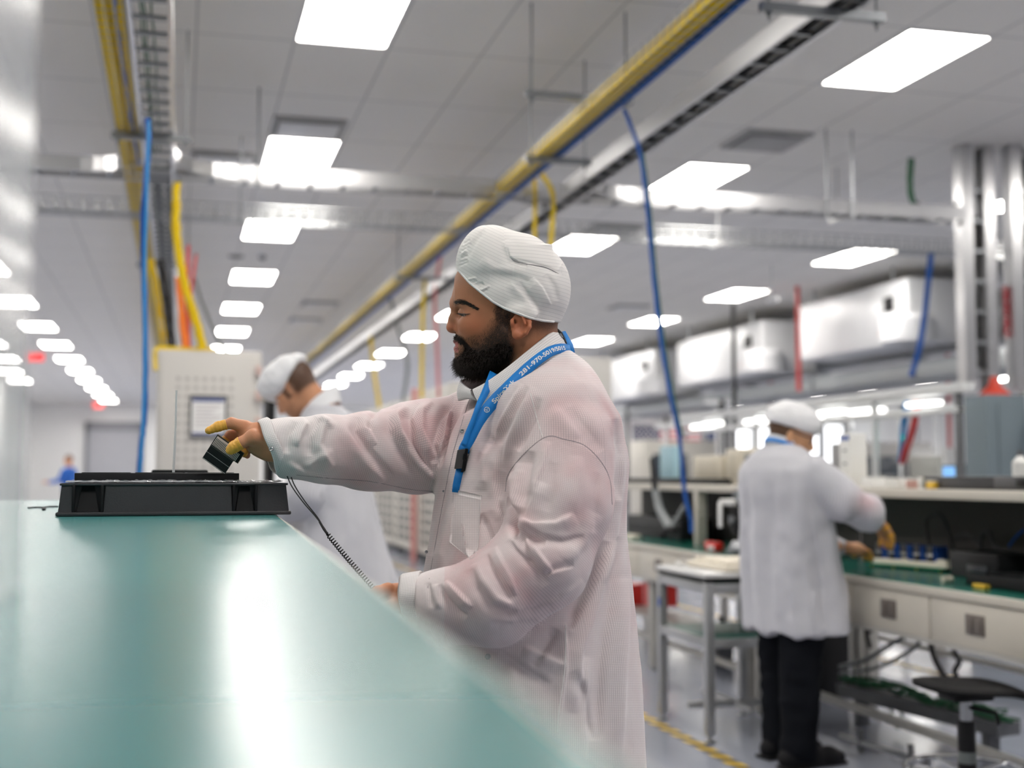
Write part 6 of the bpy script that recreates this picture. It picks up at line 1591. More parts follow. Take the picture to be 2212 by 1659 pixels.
# cuffs: thick bands around the sleeve mouths
def ring(P, plane, n=60):
    """points where the sleeve surface crosses the plane, as a loop"""
    c = np.array(P); out = []
    return out
def band_loop(cA, cB, rA, rB, nrm, name, thick=3.2, flare=0, guv_pitch=1, snap=None, ell=(1, 1)):
    cA, cB, nrm = np.array(cA, float), np.array(cB, float), np.array(nrm, float); nrm /= np.linalg.norm(nrm)
    e = np.array([0, 0, -1.0]); e = e - nrm * (e @ nrm); e /= np.linalg.norm(e); f = np.cross(nrm, e)
    n = 72; vs = []; fs = []; gu = []
    rows = [(0, 0), (.12, thick), (.5, thick * 1.1), (.88, thick), (1, 0), (.88, -thick * .5), (.5, -thick * .6), (.12, -thick * .5)]
    for t, o in rows:
        for i in range(n):
            a = 2 * PI * i / n; R = rA + (rB - rA) * t + o + 1.6 * math.sin(3 * a + 1) + 1.1 * math.sin(7 * a)
            p = cA + (cB - cA) * t + (e * math.cos(a) * ell[0] + f * math.sin(a) * ell[1]) * R + nrm * (2.0 * math.sin(2 * a + .6) + 1.2 * math.sin(5 * a))
            vs.append(p); gu.append((a * rA, t * np.linalg.norm(cB - cA), 0))
    m = len(rows)
    for j in range(m):
        for i in range(n): fs.append((j * n + i, j * n + (i + 1) % n, ((j + 1) % m) * n + (i + 1) % n, ((j + 1) % m) * n + i))
    vs = np.array(vs)
    return link(name, make_mesh(name, W0(vs), flipF(np.array(fs)), mcuff, {'guv': np.array(gu), 'pink': np.zeros(len(vs))}), coat)
cf = band_loop((574, 966, -20), (600, 960, -14), 59, 62, (-.945, .315, -.10), 'sleeve_cuff')
cn = band_loop((870, 1304, -204), (918, 1302, -210), 62, 68, (-.97, .10, .10), 'sleeve_cuff', 4)
def snap(px, py, w, parent, r=.0042):
    c = W0(np.array([[px, py, w]]))[0]; mb = MB(); mb.lathe([(0, 0), (r, 0), (r, .0012), (r * .7, .0022), (r * .35, .0012), (0, .0012)], (0, 0, 0), 18)
    o = mb.build('snap_button', msteel, parent); o.location = Vector(c); o.rotation_euler = (PI / 2, 0, -PS); return o
h = bvh.ray_cast(Vector((584, 969, -420)), Vector((0, 0, 1)))
snap(586, 970, -83, cf); snap(*on_coat(958, 1061, 1.5), coat, .0022); snap(*on_coat(921, 1192, 1.0), coat, .003); snap(*on_coat(1054, 1418, 2), coat, .005); snap(*on_coat(998, 931, 1.5), coat, .004)
# collar
CP = [((1022, 841, -84), (1042, 877, -100)), ((1050, 826, -92), (1068, 864, -112)), ((1092, 796, -98), (1106, 840, -124)), ((1140, 757, -88), (1160, 804, -118)), ((1178, 727, -58), (1204, 770, -80)), ((1199, 713, 0), (1226, 756, 0)), ((1178, 722, 55), (1205, 762, 70)), ((1120, 760, 80), (1135, 802, 98)), ((1060, 795, 72), (1072, 836, 88)), ((1020, 814, 36), (1010, 860, 42)), ((996, 822, -6), (992, 866, -4)), ((1006, 834, -44), (1012, 862, -56)), ((1018, 842, -74), (1032, 866, -90))]
tp = spline([c[0] for c in CP], 7); bt = spline([c[1] for c in CP], 7)
vs = []; gu = []; K = 6; L = 0
for i, (a, b) in enumerate(zip(tp, bt)):
    if i: L += np.linalg.norm(a - tp[i - 1])
    for side in (0, 1):
        for k in range(K + 1):
            t = k / K if side == 0 else 1 - k / K; p = a + (b - a) * t; ctr = np.array([1120, p[1], 0.]); nn = p - ctr; nn[1] = 0; nn /= max(1e-6, np.linalg.norm(nn))
            bulge = 5 * math.sin(PI * t); vs.append(p + nn * (bulge + (2.2 if side == 0 else -2.2))); gu.append((L, t * 42, 0))
m = 2 * (K + 1); fs = []
for i in range(len(tp) - 1):
    for k in range(m): fs.append((i * m + k, i * m + (k + 1) % m, (i + 1) * m + (k + 1) % m, (i + 1) * m + k))
link('collar', make_mesh('collar', W0(np.array(vs)), np.array(fs), mcuff, {'guv': np.array(gu), 'pink': np.zeros(len(vs))}), coat)
coat_line('placket_edge', [(1014, 862), (996, 920), (976, 990), (962, 1060), (945, 1150), (924, 1270)], .0006, mseam, lift=.1)
coat_line('placket_edge', [(1040, 880), (1022, 930), (1000, 1000), (982, 1060)], .0006, mseamw, lift=.3)
# pocket
def patch(name, outline_rows, lift, mt, parent, thick=1.5, pink=0.0, nx=10):
    """cloth lying on the coat; rows of (left point, right point) in the picture"""
    vs = []; gu = []; n = nx
    for j, (a, b) in enumerate(outline_rows):
        for i in range(n + 1):
            t = i / n; x_, y_ = a[0] + (b[0] - a[0]) * t, a[1] + (b[1] - a[1]) * t
            vs.append(on_coat(x_, y_, lift * (1 if 0 < i < n else .6))); gu.append((x_ * 1.0, y_, 0))
    m = len(outline_rows); fs = [(j * (n + 1) + i, j * (n + 1) + i + 1, (j + 1) * (n + 1) + i + 1, (j + 1) * (n + 1) + i) for j in range(m - 1) for i in range(n)]
    V = np.array(vs); B = V.copy(); B[:, 2] += thick + lift; V2 = np.concatenate([V, B]); o = len(V)
    f2 = fs + [tuple(q + o for q in reversed(f)) for f in fs]
    edge_ = [i for i in range(n + 1)] + [(j + 1) * (n + 1) - 1 for j in range(1, m)] + [(m - 1) * (n + 1) + i for i in range(n - 1, -1, -1)] + [j * (n + 1) for j in range(m - 2, 0, -1)]
    for a, b in zip(edge_, edge_[1:] + edge_[:1]): f2.append((a, b, b + o, a + o))
    return link(name, make_mesh(name, W0(V2), np.array(f2)[:, ::-1], mt, {'guv': np.array(gu + gu), 'pink': np.full(len(V2), pink)}), parent)
rows_ = [((977, 1057), (1040, 1071)), ((978, 1066), (1039, 1080)), ((977, 1085), (1037, 1100)), ((975, 1120), (1036, 1140)), ((972, 1150), (1034, 1175)), ((970, 1170), (1031, 1190)), ((985, 1182), (1024, 1198)), ((1008, 1201), (1017, 1207))]
pocket = patch('chest_pocket', rows_, 1.8, mcoat, coat, thick=.8, pink=.12)
patch('pocket_hem', [((976, 1056), (1041, 1070)), ((977, 1066), (1040, 1080))], 2.8, mcoat, pocket, thick=.8, pink=.05)
coat_line('pocket_stitch', [(970, 1170), (985, 1182), (1008, 1200), (1017, 1207), (1031, 1190), (1036, 1130), (1039, 1080)], .0004, mseamw, lift=2.4)
# lanyard
def ribbon(name, path, wid, mt, parent, thick=1.6, up=None):
    """flat strap: path of (x, y, w), width, twisting so that its face looks at dir 'up'"""
    P = [np.array(p, float) for p in path]; vs = []; n = len(P); T = []
    for i in range(n):
        t = P[min(i + 1, n - 1)] - P[max(i - 1, 0)]; t /= np.linalg.norm(t); u = np.array(up[i] if up is not None and not isinstance(up[0], (int, float)) else (0, 0, -1), float); s = np.cross(t, u); s /= np.linalg.norm(s); nn = np.cross(s, t)
        w_ = wid[i] if isinstance(wid, (list, tuple, np.ndarray)) else wid
        T.append((P[i], t, s, nn))
        for a, b in ((-.5, .5), (.5, .5), (.5, -.5), (-.5, -.5)): vs.append(P[i] + s * w_ * a + nn * thick * b)
    fs = [(i * 4 + k, i * 4 + (k + 1) % 4, i * 4 + 4 + (k + 1) % 4, i * 4 + 4 + k) for i in range(n - 1) for k in range(4)] + [(0, 1, 2, 3), ((n - 1) * 4 + 3, (n - 1) * 4 + 2, (n - 1) * 4 + 1, (n - 1) * 4)]
    me = make_mesh(name, W0(np.array(vs)), np.array(fs), mt, smooth=False)
    bm = bmesh.new(); bm.from_mesh(me); bmesh.ops.recalc_face_normals(bm, faces=bm.faces[:]); bm.to_mesh(me); bm.free()
    return link(name, me, parent), T
key = [(1232, 756, -20), (1216, 752, -52), (1190, 758, -92), (1160, 778, -124), (1128, 806, -140), (1100, 834, -146), (1072, 862, -146), (1048, 890, -150), (1030, 916, -156), (1016, 945, -160), (1004, 966, -162)]
pth = spline(key, 6)
pth = [np.array([p[0], p[1], min(p[2], on_coat(p[0], p[1], 5)[2])]) if p[0] < 1190 else p for p in pth]
for _ in range(6): pth = [pth[0]] + [(pth[i - 1] + 2 * pth[i] + pth[i + 1]) / 4 for i in range(1, len(pth) - 1)] + [pth[-1]]
ups = [np.array([.35, -.35, -1.0]) * (1 - t) + np.array([-.25, -.1, -1.0]) * t for t in np.linspace(0, 1, len(pth))]
wid = np.interp(np.linspace(0, 1, len(pth)), [0, .1, .35, .6, .8, 1], [22, 22, 24, 27, 26, 24])
lan, LT = ribbon('lanyard', pth, wid, mlan, man, up=ups)
lan['label'] = 'blue lanyard with white lettering'
key2 = [(1068, 806, -62), (1060, 822, -92), (1046, 852, -118), (1034, 876, -150), (1022, 908, -158), (1010, 938, -162), (1003, 962, -164)]
p2 = [np.array([p[0], p[1], min(p[2], on_coat(p[0], p[1], 4)[2])]) for p in spline(key2, 5)]
ribbon('far_strap', p2, np.interp(np.linspace(0, 1, len(p2)), [0, .3, .6, 1], [22, 16, 11, 13]), mlan, lan)
ribbon('neck_strap', [(1217, 716, 8), (1224, 730, 2), (1230, 744, -8), (1232, 760, -16)], [9, 12, 18, 22], mlan, lan, up=[(.6, -.3, -1)] * 4)
mb = MB(); mb.tube([tuple(q) for q in W0(np.array([(1203, 712, 0), (1212, 720, -4), (1219, 734, -10), (1222, 742, -14)]))], .0028, 8); mb.build('clip_cord', mblk, lan)
mb = MB(); mb.tube([tuple(q) for q in W0(np.array([(1209, 722, -10), (1214, 731, -14)]))], .0035, 8); mb.build('metal_clip', msteel, lan)
# lower strap, buckle
W_b = on_coat(1000, 1000, 6)[2]
ribbon('lower_strap', [(999, 1012, W_b - 2), (994, 1035, on_coat(994, 1035, 5)[2]), (991, 1050, on_coat(991, 1050, 4)[2]), (990, 1064, on_coat(990, 1060, 2.5)[2])], 27, mlan, lan)
ribbon('upper_strap', [(1007, 952, W_b - 3), (1003, 968, W_b - 3), (1001, 978, W_b - 3)], [14, 24, 24], mlan, lan)
def buckle(name, quad, w0, th_, mt, b=.0012):
    q = np.array([(a, c, w0) for a, c in quad] + [(a, c, w0 - th_) for a, c in quad], float); v = W0(q)
    bm = bmesh.new(); bv = [bm.verts.new(p) for p in v]
    for f in ((0, 1, 2, 3), (7, 6, 5, 4), (0, 4, 5, 1), (1, 5, 6, 2), (2, 6, 7, 3), (3, 7, 4, 0)): bm.faces.new([bv[i] for i in f])
    bmesh.ops.recalc_face_normals(bm, faces=bm.faces[:]); bmesh.ops.bevel(bm, geom=bm.edges[:], offset=b, segments=2, profile=.5, affect='EDGES')
    me = bpy.data.meshes.new(name); bm.to_mesh(me); bm.free(); me.materials.append(mt); return link(name, me, lan)
bk = buckle('buckle', [(988, 972), (1008, 969), (1000, 1012), (981, 1013)], W_b - 2, 9, mbuck)
o = buckle('buckle_latch', [(1005, 968), (1012, 970), (1004, 1018), (996, 1020)], W_b - 1, 11, mblkp); o = buckle('buckle_slot', [(1001, 980), (1008, 981), (1006, 994), (999, 993)], W_b - 8, 6, mblkp)
# white lettering on the strap
def strap_text(body, t0, t1, size, flip=False, off=0.0):
    f = bpy.data.curves.new('lettering', 'FONT'); f.body = body; f.size = 1.0; f.align_y = 'CENTER'; f.offset = .022
    fo = bpy.data.objects.new('lettering', f); COL.objects.link(fo); dg = bpy.context.evaluated_depsgraph_get()
    me = bpy.data.meshes.new_from_object(fo.evaluated_get(dg)); bpy.data.objects.remove(fo)
    v = np.zeros(len(me.vertices) * 3); me.vertices.foreach_get('co', v); v = v.reshape(-1, 3)
    wdt = v[:, 0].max(); ln = np.cumsum([0] + [np.linalg.norm(LT[i + 1][0] - LT[i][0]) for i in range(len(LT) - 1)])
    s0, s1 = ln[-1] * t0, ln[-1] * t1; sc_ = (s1 - s0) / wdt
    out = []
    for x_, y_, _ in v:
        s_ = s0 + x_ * sc_; i = min(max(np.searchsorted(ln, s_) - 1, 0), len(LT) - 2); u = (s_ - ln[i]) / max(1e-6, ln[i + 1] - ln[i])
        p = LT[i][0] * (1 - u) + LT[i + 1][0] * u; sv_ = LT[i][2] * (1 - u) + LT[i + 1][2] * u; nn = LT[i][3] * (1 - u) + LT[i + 1][3] * u
        out.append(p + sv_ * (y_ * size * (1) + off) + nn * 1.35)
    out = np.array(out); me.vertices.foreach_set('co', W0(out).ravel()); me.update(); me.materials.clear(); me.materials.append(mwht)
    return link('lettering', me, lan)
# the ribbon is walked from its lower end so that the words read upward
LT = [(p, -t, s, nn) for p, t, s, nn in LT[::-1]]
strap_text('SpireTek', .298, .478, 14); strap_text('281-970-5019/5015', .525, .93, 13)
lnq = np.cumsum([np.linalg.norm(LT[i + 1][0] - LT[i][0]) for i in range(len(LT) - 1)]); c0 = LT[int(np.searchsorted(lnq, .25 * lnq[-1]))]; mb = MB(); pts = []
for k in range(20):
    a = 2 * PI * k / 20; pts.append(c0[0] + c0[1] * 5.6 * math.cos(a) + c0[2] * 5.6 * math.sin(a) + c0[3] * 1.4)
mb.tube([tuple(q) for q in W0(np.array(pts))], .0006, 5, closed=True)
for q in ([(-4, -3), (4, 0), (-4, 3)], [(-1.5, -2), (-1.5, 2)]): mb.tube([tuple(z_) for z_ in W0(np.array([c0[0] + c0[1] * a + c0[2] * b + c0[3] * 1.4 for a, b in q]))], .0005, 5)
mb.build('emblem', mwht, lan)

# --- finger cots, the held part and the wrist cord
def cot(P, parent):
    P = np.array(P, float); lo = (P[:, :3] - P[:, 3:]).min(0) - 7; hi = (P[:, :3] + P[:, 3:]).max(0) + 7; g = Grid(lo, hi, 1.1); Q = P.copy(); Q[:, 3] += 3.2; g.chain([tuple(q) for q in Q], 3)
    d = P[0, :3] - P[1, :3]; d /= np.linalg.norm(d); pl = cut_plane(P[0, :3], d); g.add(lambda x, y, z: pl(x, y, z), lo, hi, 1.0, 'i')
    def skin(x, y, z):
        sh = np.broadcast_shapes(x.shape, y.shape, z.shape); return hgR.tri(np.stack([np.broadcast_to(q, sh).ravel() for q in (x, y, z)], 1)).reshape(sh) - 1.1
    g.add(skin, lo, hi, 0, 'i')
    co, F = g.mesh(); co = smooth_mesh(co, F, 2); N = normals(co, F); N *= np.sign(np.sum(N * (co - co.mean(0)), 1).mean())
    al = pl(co[:, 0], co[:, 1], co[:, 2]); co = co + N * (.25 * np.sin(al * .75 + 2 * vnoise(co, 9, 5)) * np.clip(-al / 6, 0, 1) + .5 * np.exp(-((al + 1.5) / 1.2) ** 2))[:, None]
    return link('finger_cot', make_mesh('finger_cot', W0(co), flipF(F), mcot), parent)
def lerp(a, b, t): return tuple(np.array(a) + (np.array(b) - np.array(a)) * t)
I = rh['index']; cot([lerp(I[1], I[2], .38), I[2], I[3]], man)
T_ = rh['thumb']; cot([T_[2], T_[3], T_[4]], man)
I = rh['middle']; cot([lerp(I[1], I[2], .45), I[2], I[3]], man)
I = rh['ring']; cot([lerp(I[1], I[2], .5), I[2], I[3]], man)
# module of thin fins held between thumb and fingers
a_, b_ = np.array([.815, .58]), np.array([-.545, .838]); A0 = np.array([470., 938.5])
hs = thing('finned_module', 'black and silver finned module held in yellow-capped fingers over the black box', 'module', tuple(px2w(np.array([[487., 1019., -16.]]))[0]))
HL = np.array(hs.location)
def hbox(mb, a0, a1, b0, b1, w0, w1):
    q = []
    for w_ in (w0, w1):
        for aa, bb in ((a0, b0), (a1, b0), (a1, b1), (a0, b1)): p = A0 + a_ * aa + b_ * bb; q.append((p[0], p[1], w_))
    mb.add(px2w(np.array(q)) - HL, [(0, 3, 2, 1), (4, 5, 6, 7), (0, 1, 5, 4), (1, 2, 6, 5), (2, 3, 7, 6), (3, 0, 4, 7)])
mfin = M('silver_fin', (218, 208, 202), rough=.3, metal=.25); mbf = M('black_fin', (22, 22, 24), rough=.35); mbr = M('bronze_edge', (120, 104, 84), rough=.4, metal=.6)
m = MB(); hbox(m, 0, 71, 0, 26, -24, 0); hbox(m, 0, 60, 26, 61, -24, 0); m.build('core', mblkp, hs, smooth=None)
m = MB()
for k in range(21): hbox(m, 2 + k * 3.0, 3.5 + k * 3.0, 7, 25, -29, -24)
m.build('silver_fins', mfin, hs, smooth=None)
m = MB(); hbox(m, 2, 56, 2.5, 7, -28, -24); m.build('top_strip', M('pale_copper', (232, 208, 200), rough=.35, metal=.5), hs, smooth=None)
m = MB(); hbox(m, 0, 71, -1, .6, -26, 1); hbox(m, 70, 71.4, 0, 26, -26, 1); hbox(m, 60, 71, 25.4, 26.4, -26, 1); m.build('frame_edge', mbr, hs, smooth=None)
m = MB()
for k in range(20): hbox(m, .5 + k * 3.0, 2.2 + k * 3.0, 27, 60, -28.5, -24)
m.build('black_fins', mbf, hs, smooth=None)
m = MB()
for k in range(24):
    hbox(m, .8 + k * 2.45, 2.2 + k * 2.45, 43, 44, -29.2, -28); hbox(m, .8 + k * 2.45, 2.2 + k * 2.45, 59, 60.4, -29.2, -28)
m.build('edge_dashes', M('dash_white', (200, 200, 198), rough=.4), hs, smooth=None)
m = MB(); hbox(m, -.4, 60.5, 26.2, 28.4, -29, -23); m.build('middle_bar', M('gunmetal', (74, 72, 70), rough=.35, metal=.5), hs, smooth=None)
# wrist strap cord
cordp = [(618, 1022, -30), (630, 1050, -40), (655, 1085, -55), (685, 1120, -75), (706, 1152, -90)]
o = thing('wrist_cord', 'black coiled wrist cord hanging from the sleeve to the low hand', 'cord', tuple(px2w(np.array([[812., 1280., -150.]]))[0])); CL = np.array(o.location)
for dx in (0, 6):
    P = [(p[0] + dx * (1 - i / 4.0) * 1.3, p[1] - dx * (1 - i / 4.0) * .5, p[2] + dx) for i, p in enumerate(cordp)]
    MB().tube([tuple(q) for q in (px2w(np.array(spline(P, 6))) - CL)], .0011, 6).build('lead', mblk, o)
MB().tube([tuple(q) for q in (px2w(np.array([(690, 1127, -79), (700, 1143, -86), (708, 1155, -91)])) - CL)], [.0018, .0026, .0022], 8).build('strain_relief', mblk, o)
P = np.array(spline([(706, 1152, -90), (742, 1196, -112), (780, 1240, -134), (815, 1280, -155)], 10)); L = np.cumsum([0] + [np.linalg.norm(P[i + 1] - P[i]) for i in range(len(P) - 1)])
turns = L[-1] / 6.6; Q = []
for s_ in np.linspace(0, L[-1], int(turns * 12)):
    c = np.array([np.interp(s_, L, P[:, i]) for i in range(3)]); t = np.array([.62, .72, -.3]); t /= np.linalg.norm(t); e = np.cross(t, (0, 0, 1)); e /= np.linalg.norm(e); f = np.cross(t, e); an = 2 * PI * s_ / 6.6
    rr = 4.6 if s_ > 6 else 2.5; Q.append(c + e * rr * math.cos(an) + f * rr * math.sin(an))
MB().tube([tuple(q) for q in (px2w(np.array(Q)) - CL)], .0012, 6).build('coil', mblk, o)
# ================================================================== THE OTHER PEOPLE
# each is modelled standing at the origin facing +x of its own base frame, in metres, then turned and placed
def attr0(n): return {'hair': np.zeros(n), 'lip': np.zeros(n), 'tone': np.zeros(n)}
mskin2 = skin_mat('skin_tan', (196, 142, 108)); mskin3 = skin_mat('skin_light', (206, 156, 118))
mcoat2 = cloth_mat('coat_plain_cloth', (206, 206, 211), (188, 188, 194), pitch=.006, bumpy=.10)
def to_m(co): return np.asarray(co)
def person(label, loc, rz, skin, head, hands, coat, core, name='person', coatmat=None):
    g = Grid(*head[0], .0045); head[1](g); co, F = g.mesh(); co = smooth_mesh(co, F, 1); V = [co]; FF = [F]; H = [head[2](co) if head[2] else np.zeros(len(co))]
    for hd in hands:
        P = np.concatenate([np.array(c, float) for c in hd]); g2 = Grid(P[:, :3].min(0) - .06, P[:, :3].max(0) + .06, .004)
        for c in hd: g2.chain(c, .012)
        co, F = g2.mesh(); co = smooth_mesh(co, F, 1); V.append(co); FF.append(F); H.append(np.zeros(len(co)))
    P = np.concatenate([np.array(c, float) for c in core]); g2 = Grid(P[:, :3].min(0) - .2, P[:, :3].max(0) + .2, .018)
    for c in core: g2.chain(c, .03)
    co, F = g2.mesh(); V.append(co); FF.append(F); H.append(np.zeros(len(co)))
    off = 0; fs = []
    for v, f in zip(V, FF): fs.append(f + off); off += len(v)
    Hh = np.concatenate(H); n = len(Hh)
    o = link(name, make_mesh(name, np.concatenate(V), np.concatenate(fs), skin, {'hair': Hh, 'lip': np.zeros(n), 'tone': np.zeros(n)}))
    o.location = loc; o.rotation_euler = (0, 0, rz); tag(o, label, 'person')
    c, cf, ca = coat
    link('lab_coat', make_mesh('lab_coat', c, cf, coatmat or mcoat2, ca), o)
    return o, g
def sdf_mesh(lo, hi, h, fn, sm=2, sub=False):
    g = Grid(lo, hi, h); fn(g); co, F = g.mesh(); co = smooth_mesh(co, F, sm)
    if sub: co, F = subdiv(co, F); co = smooth_mesh(co, F, 1)
    N = normals(co, F); N *= np.sign(np.sum(N * (co - co.mean(0)), 1).mean()); return co, F, N, g
def simple_head(c, tilt, hw=.075, yaw=0.0):
    """returns a function adding a head centred at c (ear level), face towards +x, pitched down by tilt, turned by yaw"""
    ct, st, cy, sy = math.cos(tilt), math.sin(tilt), math.cos(yaw), math.sin(yaw)
    def T(x, y, z): x1 = x * ct + z * st; return (c[0] + x1 * cy - y * sy, c[1] + x1 * sy + y * cy, c[2] - x * st + z * ct)
    R = [[ct * cy, ct * sy, -st], [-sy, cy, 0], [st * cy, st * sy, ct]]
    def fn(g):
        g.ell(T(-.012, 0, .045), (.100, hw, .098), 0, R=R); g.ell(T(.045, 0, -.005), (.058, .060, .085), .03, R=R); g.ell(T(.045, 0, -.065), (.048, .045, .045), .03, R=R)
        g.ell(T(.070, 0, -.088), (.022, .024, .020), .02, R=R)
        g.chain([(*T(.095, 0, .012), .010), (*T(.113, 0, -.022), .012)], .012); g.ell(T(.108, 0, -.026), (.012, .017, .010), .008, R=R)
        g.ell(T(.090, 0, -.055), (.012, .024, .010), .010, R=R)
        for s in (-1, 1):
            g.ell(T(.083, .030 * s, .012), (.016, .016, .010), .014, 's', R=R); g.ell(T(.072, .031 * s, .010), (.015, .014, .012), .004, R=R)
            g.cap(T(.092, .010 * s, .028), T(.078, .048 * s, .028), .008, .007, .012)
            g.ell(T(-.005, (hw + .006) * s, -.005), (.018, .008, .030), .006, R=R); g.ell(T(.002, (hw + .014) * s, -.004), (.009, .007, .015), .005, 's', R=R)
    return fn, T, R
# ---------------------------------------------------------------- the man with glasses at the right bench
# he stands with his back three quarters to us: base frame x = the way he faces
px_, py_ = onz(1765, 1632, 0)[:2]
mloc = (2.71, 5.47, 0)
mrz = math.radians(12)
hfn, HT, HR = simple_head((.01, -.012, 1.478), .34, .074, -.55)
def head3(g):
    hfn(g); g.chain([(-.035, 0, 1.34, .062), (-.005, -.01, 1.45, .058)], .03)
def hair3(co):
    q = co - np.array(HT(0, 0, 0)); x = q @ np.array(HR[0]); z = q @ np.array(HR[2]); y = np.abs(q @ np.array(HR[1]))
    return np.clip((.012 - x) / .015, 0, 1) * np.clip((z + .055) / .02, 0, 1) * .97 * ((y < .077) | (x < -.03))
def hand3(w, k, d, up=0.0, grip=0.0):
    """hand from wrist w pointing along d, k = side of the thumb"""
    d = np.array(d, float); d /= np.linalg.norm(d); s = np.cross((0, 0, 1), d); s /= np.linalg.norm(s); n = np.cross(d, s); w = np.array(w, float); C = []
    C.append([(*(w - d * .05), .026), (*w, .025), (*(w + d * .06), .030), (*(w + d * .085), .026)])
    for i, (o, L) in enumerate(((-.030, .070), (-.010, .080), (.010, .075), (.030, .058))):
        b = w + d * .085 + s * o * k; m = b + d * L * .5 - n * .006; t = m + d * L * .35 - n * (.02 + grip); C.append([(*b, .0105), (*m, .009), (*t, .0078)])
    b = w + d * .03 - s * .028 * k; m = b + d * .035 - s * .018 * k - n * .012; t = m + d * .03 - n * .018; C.append([(*b, .016), (*m, .0115), (*t, .0095)])
    return C
# hands over the circuit board
wl, wr = np.array([.40, -.10, .98]), np.array([.42, .145, .90])
hands3 = [hand3((.345, -.19, 1.095), 1, (.72, .1, -.62), grip=.015), hand3((.285, -.06, .962), -1, (.95, -.05, -.14), grip=.012)]
def coat3(g):
    ty = [.58, .75, .95, 1.10, 1.22, 1.32, 1.38, 1.43]; xc = [.05, .04, .015, -.005, -.02, -.03, -.03, -.02]; a = [.255, .255, .25, .25, .25, .23, .16, .08]; b = [.20, .195, .175, .16, .15, .14, .11, .07]
    def tor(x, y, z):
        A, B, Xc = np.interp(z, ty, a), np.interp(z, ty, b), np.interp(z, ty, xc); k = ((np.abs(x - Xc) / B) ** 2.3 + (np.abs(y) / A) ** 2.3) ** (1 / 2.3)
        th = np.arctan2(y, x - Xc); d = (k - 1) * np.minimum(A, B) - .010 * np.sin(9 * th + 1.2) * np.clip((1.15 - z) / .35, 0, 1)
        return np.maximum(d, np.maximum(.59 - z, z - 1.432))
    g.add(tor, (-.22, -.30, .58), (.25, .30, 1.44), 0)
    g.ell((-.045, 0, 1.27), (.13, .21, .16), .06)
    g.chain([(-.01, -.20, 1.30, .088), (.08, -.285, 1.19, .090), (.20, -.295, 1.125, .082), (.325, -.205, 1.10, .052)], .02)
    g.chain([(-.02, .195, 1.305, .085), (.06, .20, 1.08, .080), (.15, .10, .985, .068), (.265, -.045, .965, .048)], .02)
    g.chain([(-.03, 0, 1.38, .066), (-.01, -.01, 1.46, .06)], .01, 's')
co, F, N, g_ = sdf_mesh((-.30, -.42, .56), (.44, .40, 1.46), .0105, coat3, 2, True)
th_ = np.arctan2(co[:, 1], co[:, 0])
d_ = .011 * vnoise(co * np.array([1, 1, .14]), .055, 3) * np.clip((1.36 - co[:, 2]) / .12, 0, 1) + .003 * vnoise(co, .05, 5)
back = (co[:, 0] < .02) & (np.abs(co[:, 1]) < .24)
d_ += back * (.015 * np.cos(co[:, 1] * 34 + .8 * np.sin(co[:, 2] * 5)) * np.clip((1.28 - co[:, 2]) / .3, 0, 1))
co = co + N * d_[:, None]
guv = np.stack([th_ * .22, co[:, 2], 0 * th_], 1)
pk3 = .5 * np.exp(-(((co[:, 0] - .14) / .07) ** 2 + ((co[:, 2] - 1.18) / .05) ** 2)) * (co[:, 1] < -.2)
m3, hg3 = person('person in white cap, glasses and knee-length white coat working at the right-hand bench', mloc, mrz, mskin3, (((-.16, -.20, 1.30), (.26, .14, 1.68)), head3, hair3), hands3, (co, F, {'guv': guv, 'pink': np.clip(pk3, 0, 1)}), [[(0, 0, .95, .13), (-.02, 0, 1.30, .12)], [(-.02, -.17, 1.31, .05), (.20, -.285, 1.125, .042), (.34, -.195, 1.098, .03)], [(-.02, .17, 1.31, .05), (.15, .10, .985, .04), (.28, -.055, .963, .03)], [(0, -.09, .95, .09), (.0, -.10, .07, .05)], [(0, .09, .95, .09), (.03, .10, .07, .05)]])
# cap
R3 = np.array(HR)
def cap3(g):
    g.ell(HT(-.020, 0, .065), (.118, .092, .092), 0, R=HR); g.ell(HT(.035, 0, .075), (.085, .085, .075), .03, R=HR)
    nrm = R3[2] * .99 + R3[0] * -.02; p0 = np.array(HT(0, 0, .033)); g.add(lambda x, y, z: -((x - p0[0]) * nrm[0] + (y - p0[1]) * nrm[1] + (z - p0[2]) * nrm[2]), (-.2, -.2, 1.3), (.3, .2, 1.75), .006, 'i')
co, F, N, _ = sdf_mesh((-.17, -.20, 1.42), (.28, .15, 1.74), .006, cap3, 2, True)
co = co + N * (.0035 * vnoise(co, .035, 8) + .0015 * vnoise(co, .015, 9))[:, None]
link('work_cap', make_mesh('work_cap', co, F, M('cap_plain', (236, 236, 238), rough=.75)), m3)
# glasses
mgl = M('glasses_black', (22, 22, 24), rough=.3); gb = MB()
for s in (-1, 1):
    gb.tube([HT(.102, s * .012, .022), HT(.098, s * .055, .022), HT(.094, s * .06, -.010), HT(.100, s * .016, -.012), HT(.102, s * .012, .022)], .0028, 6)
    gb.tube([HT(.098, s * .056, .018), HT(.05, s * .076, .016), HT(-.005, s * .083, .018)], .003, 6)
gb.tube([HT(.102, -.012, .016), HT(.104, .012, .016)], .0028, 6); gb.build('glasses', mgl, m3)
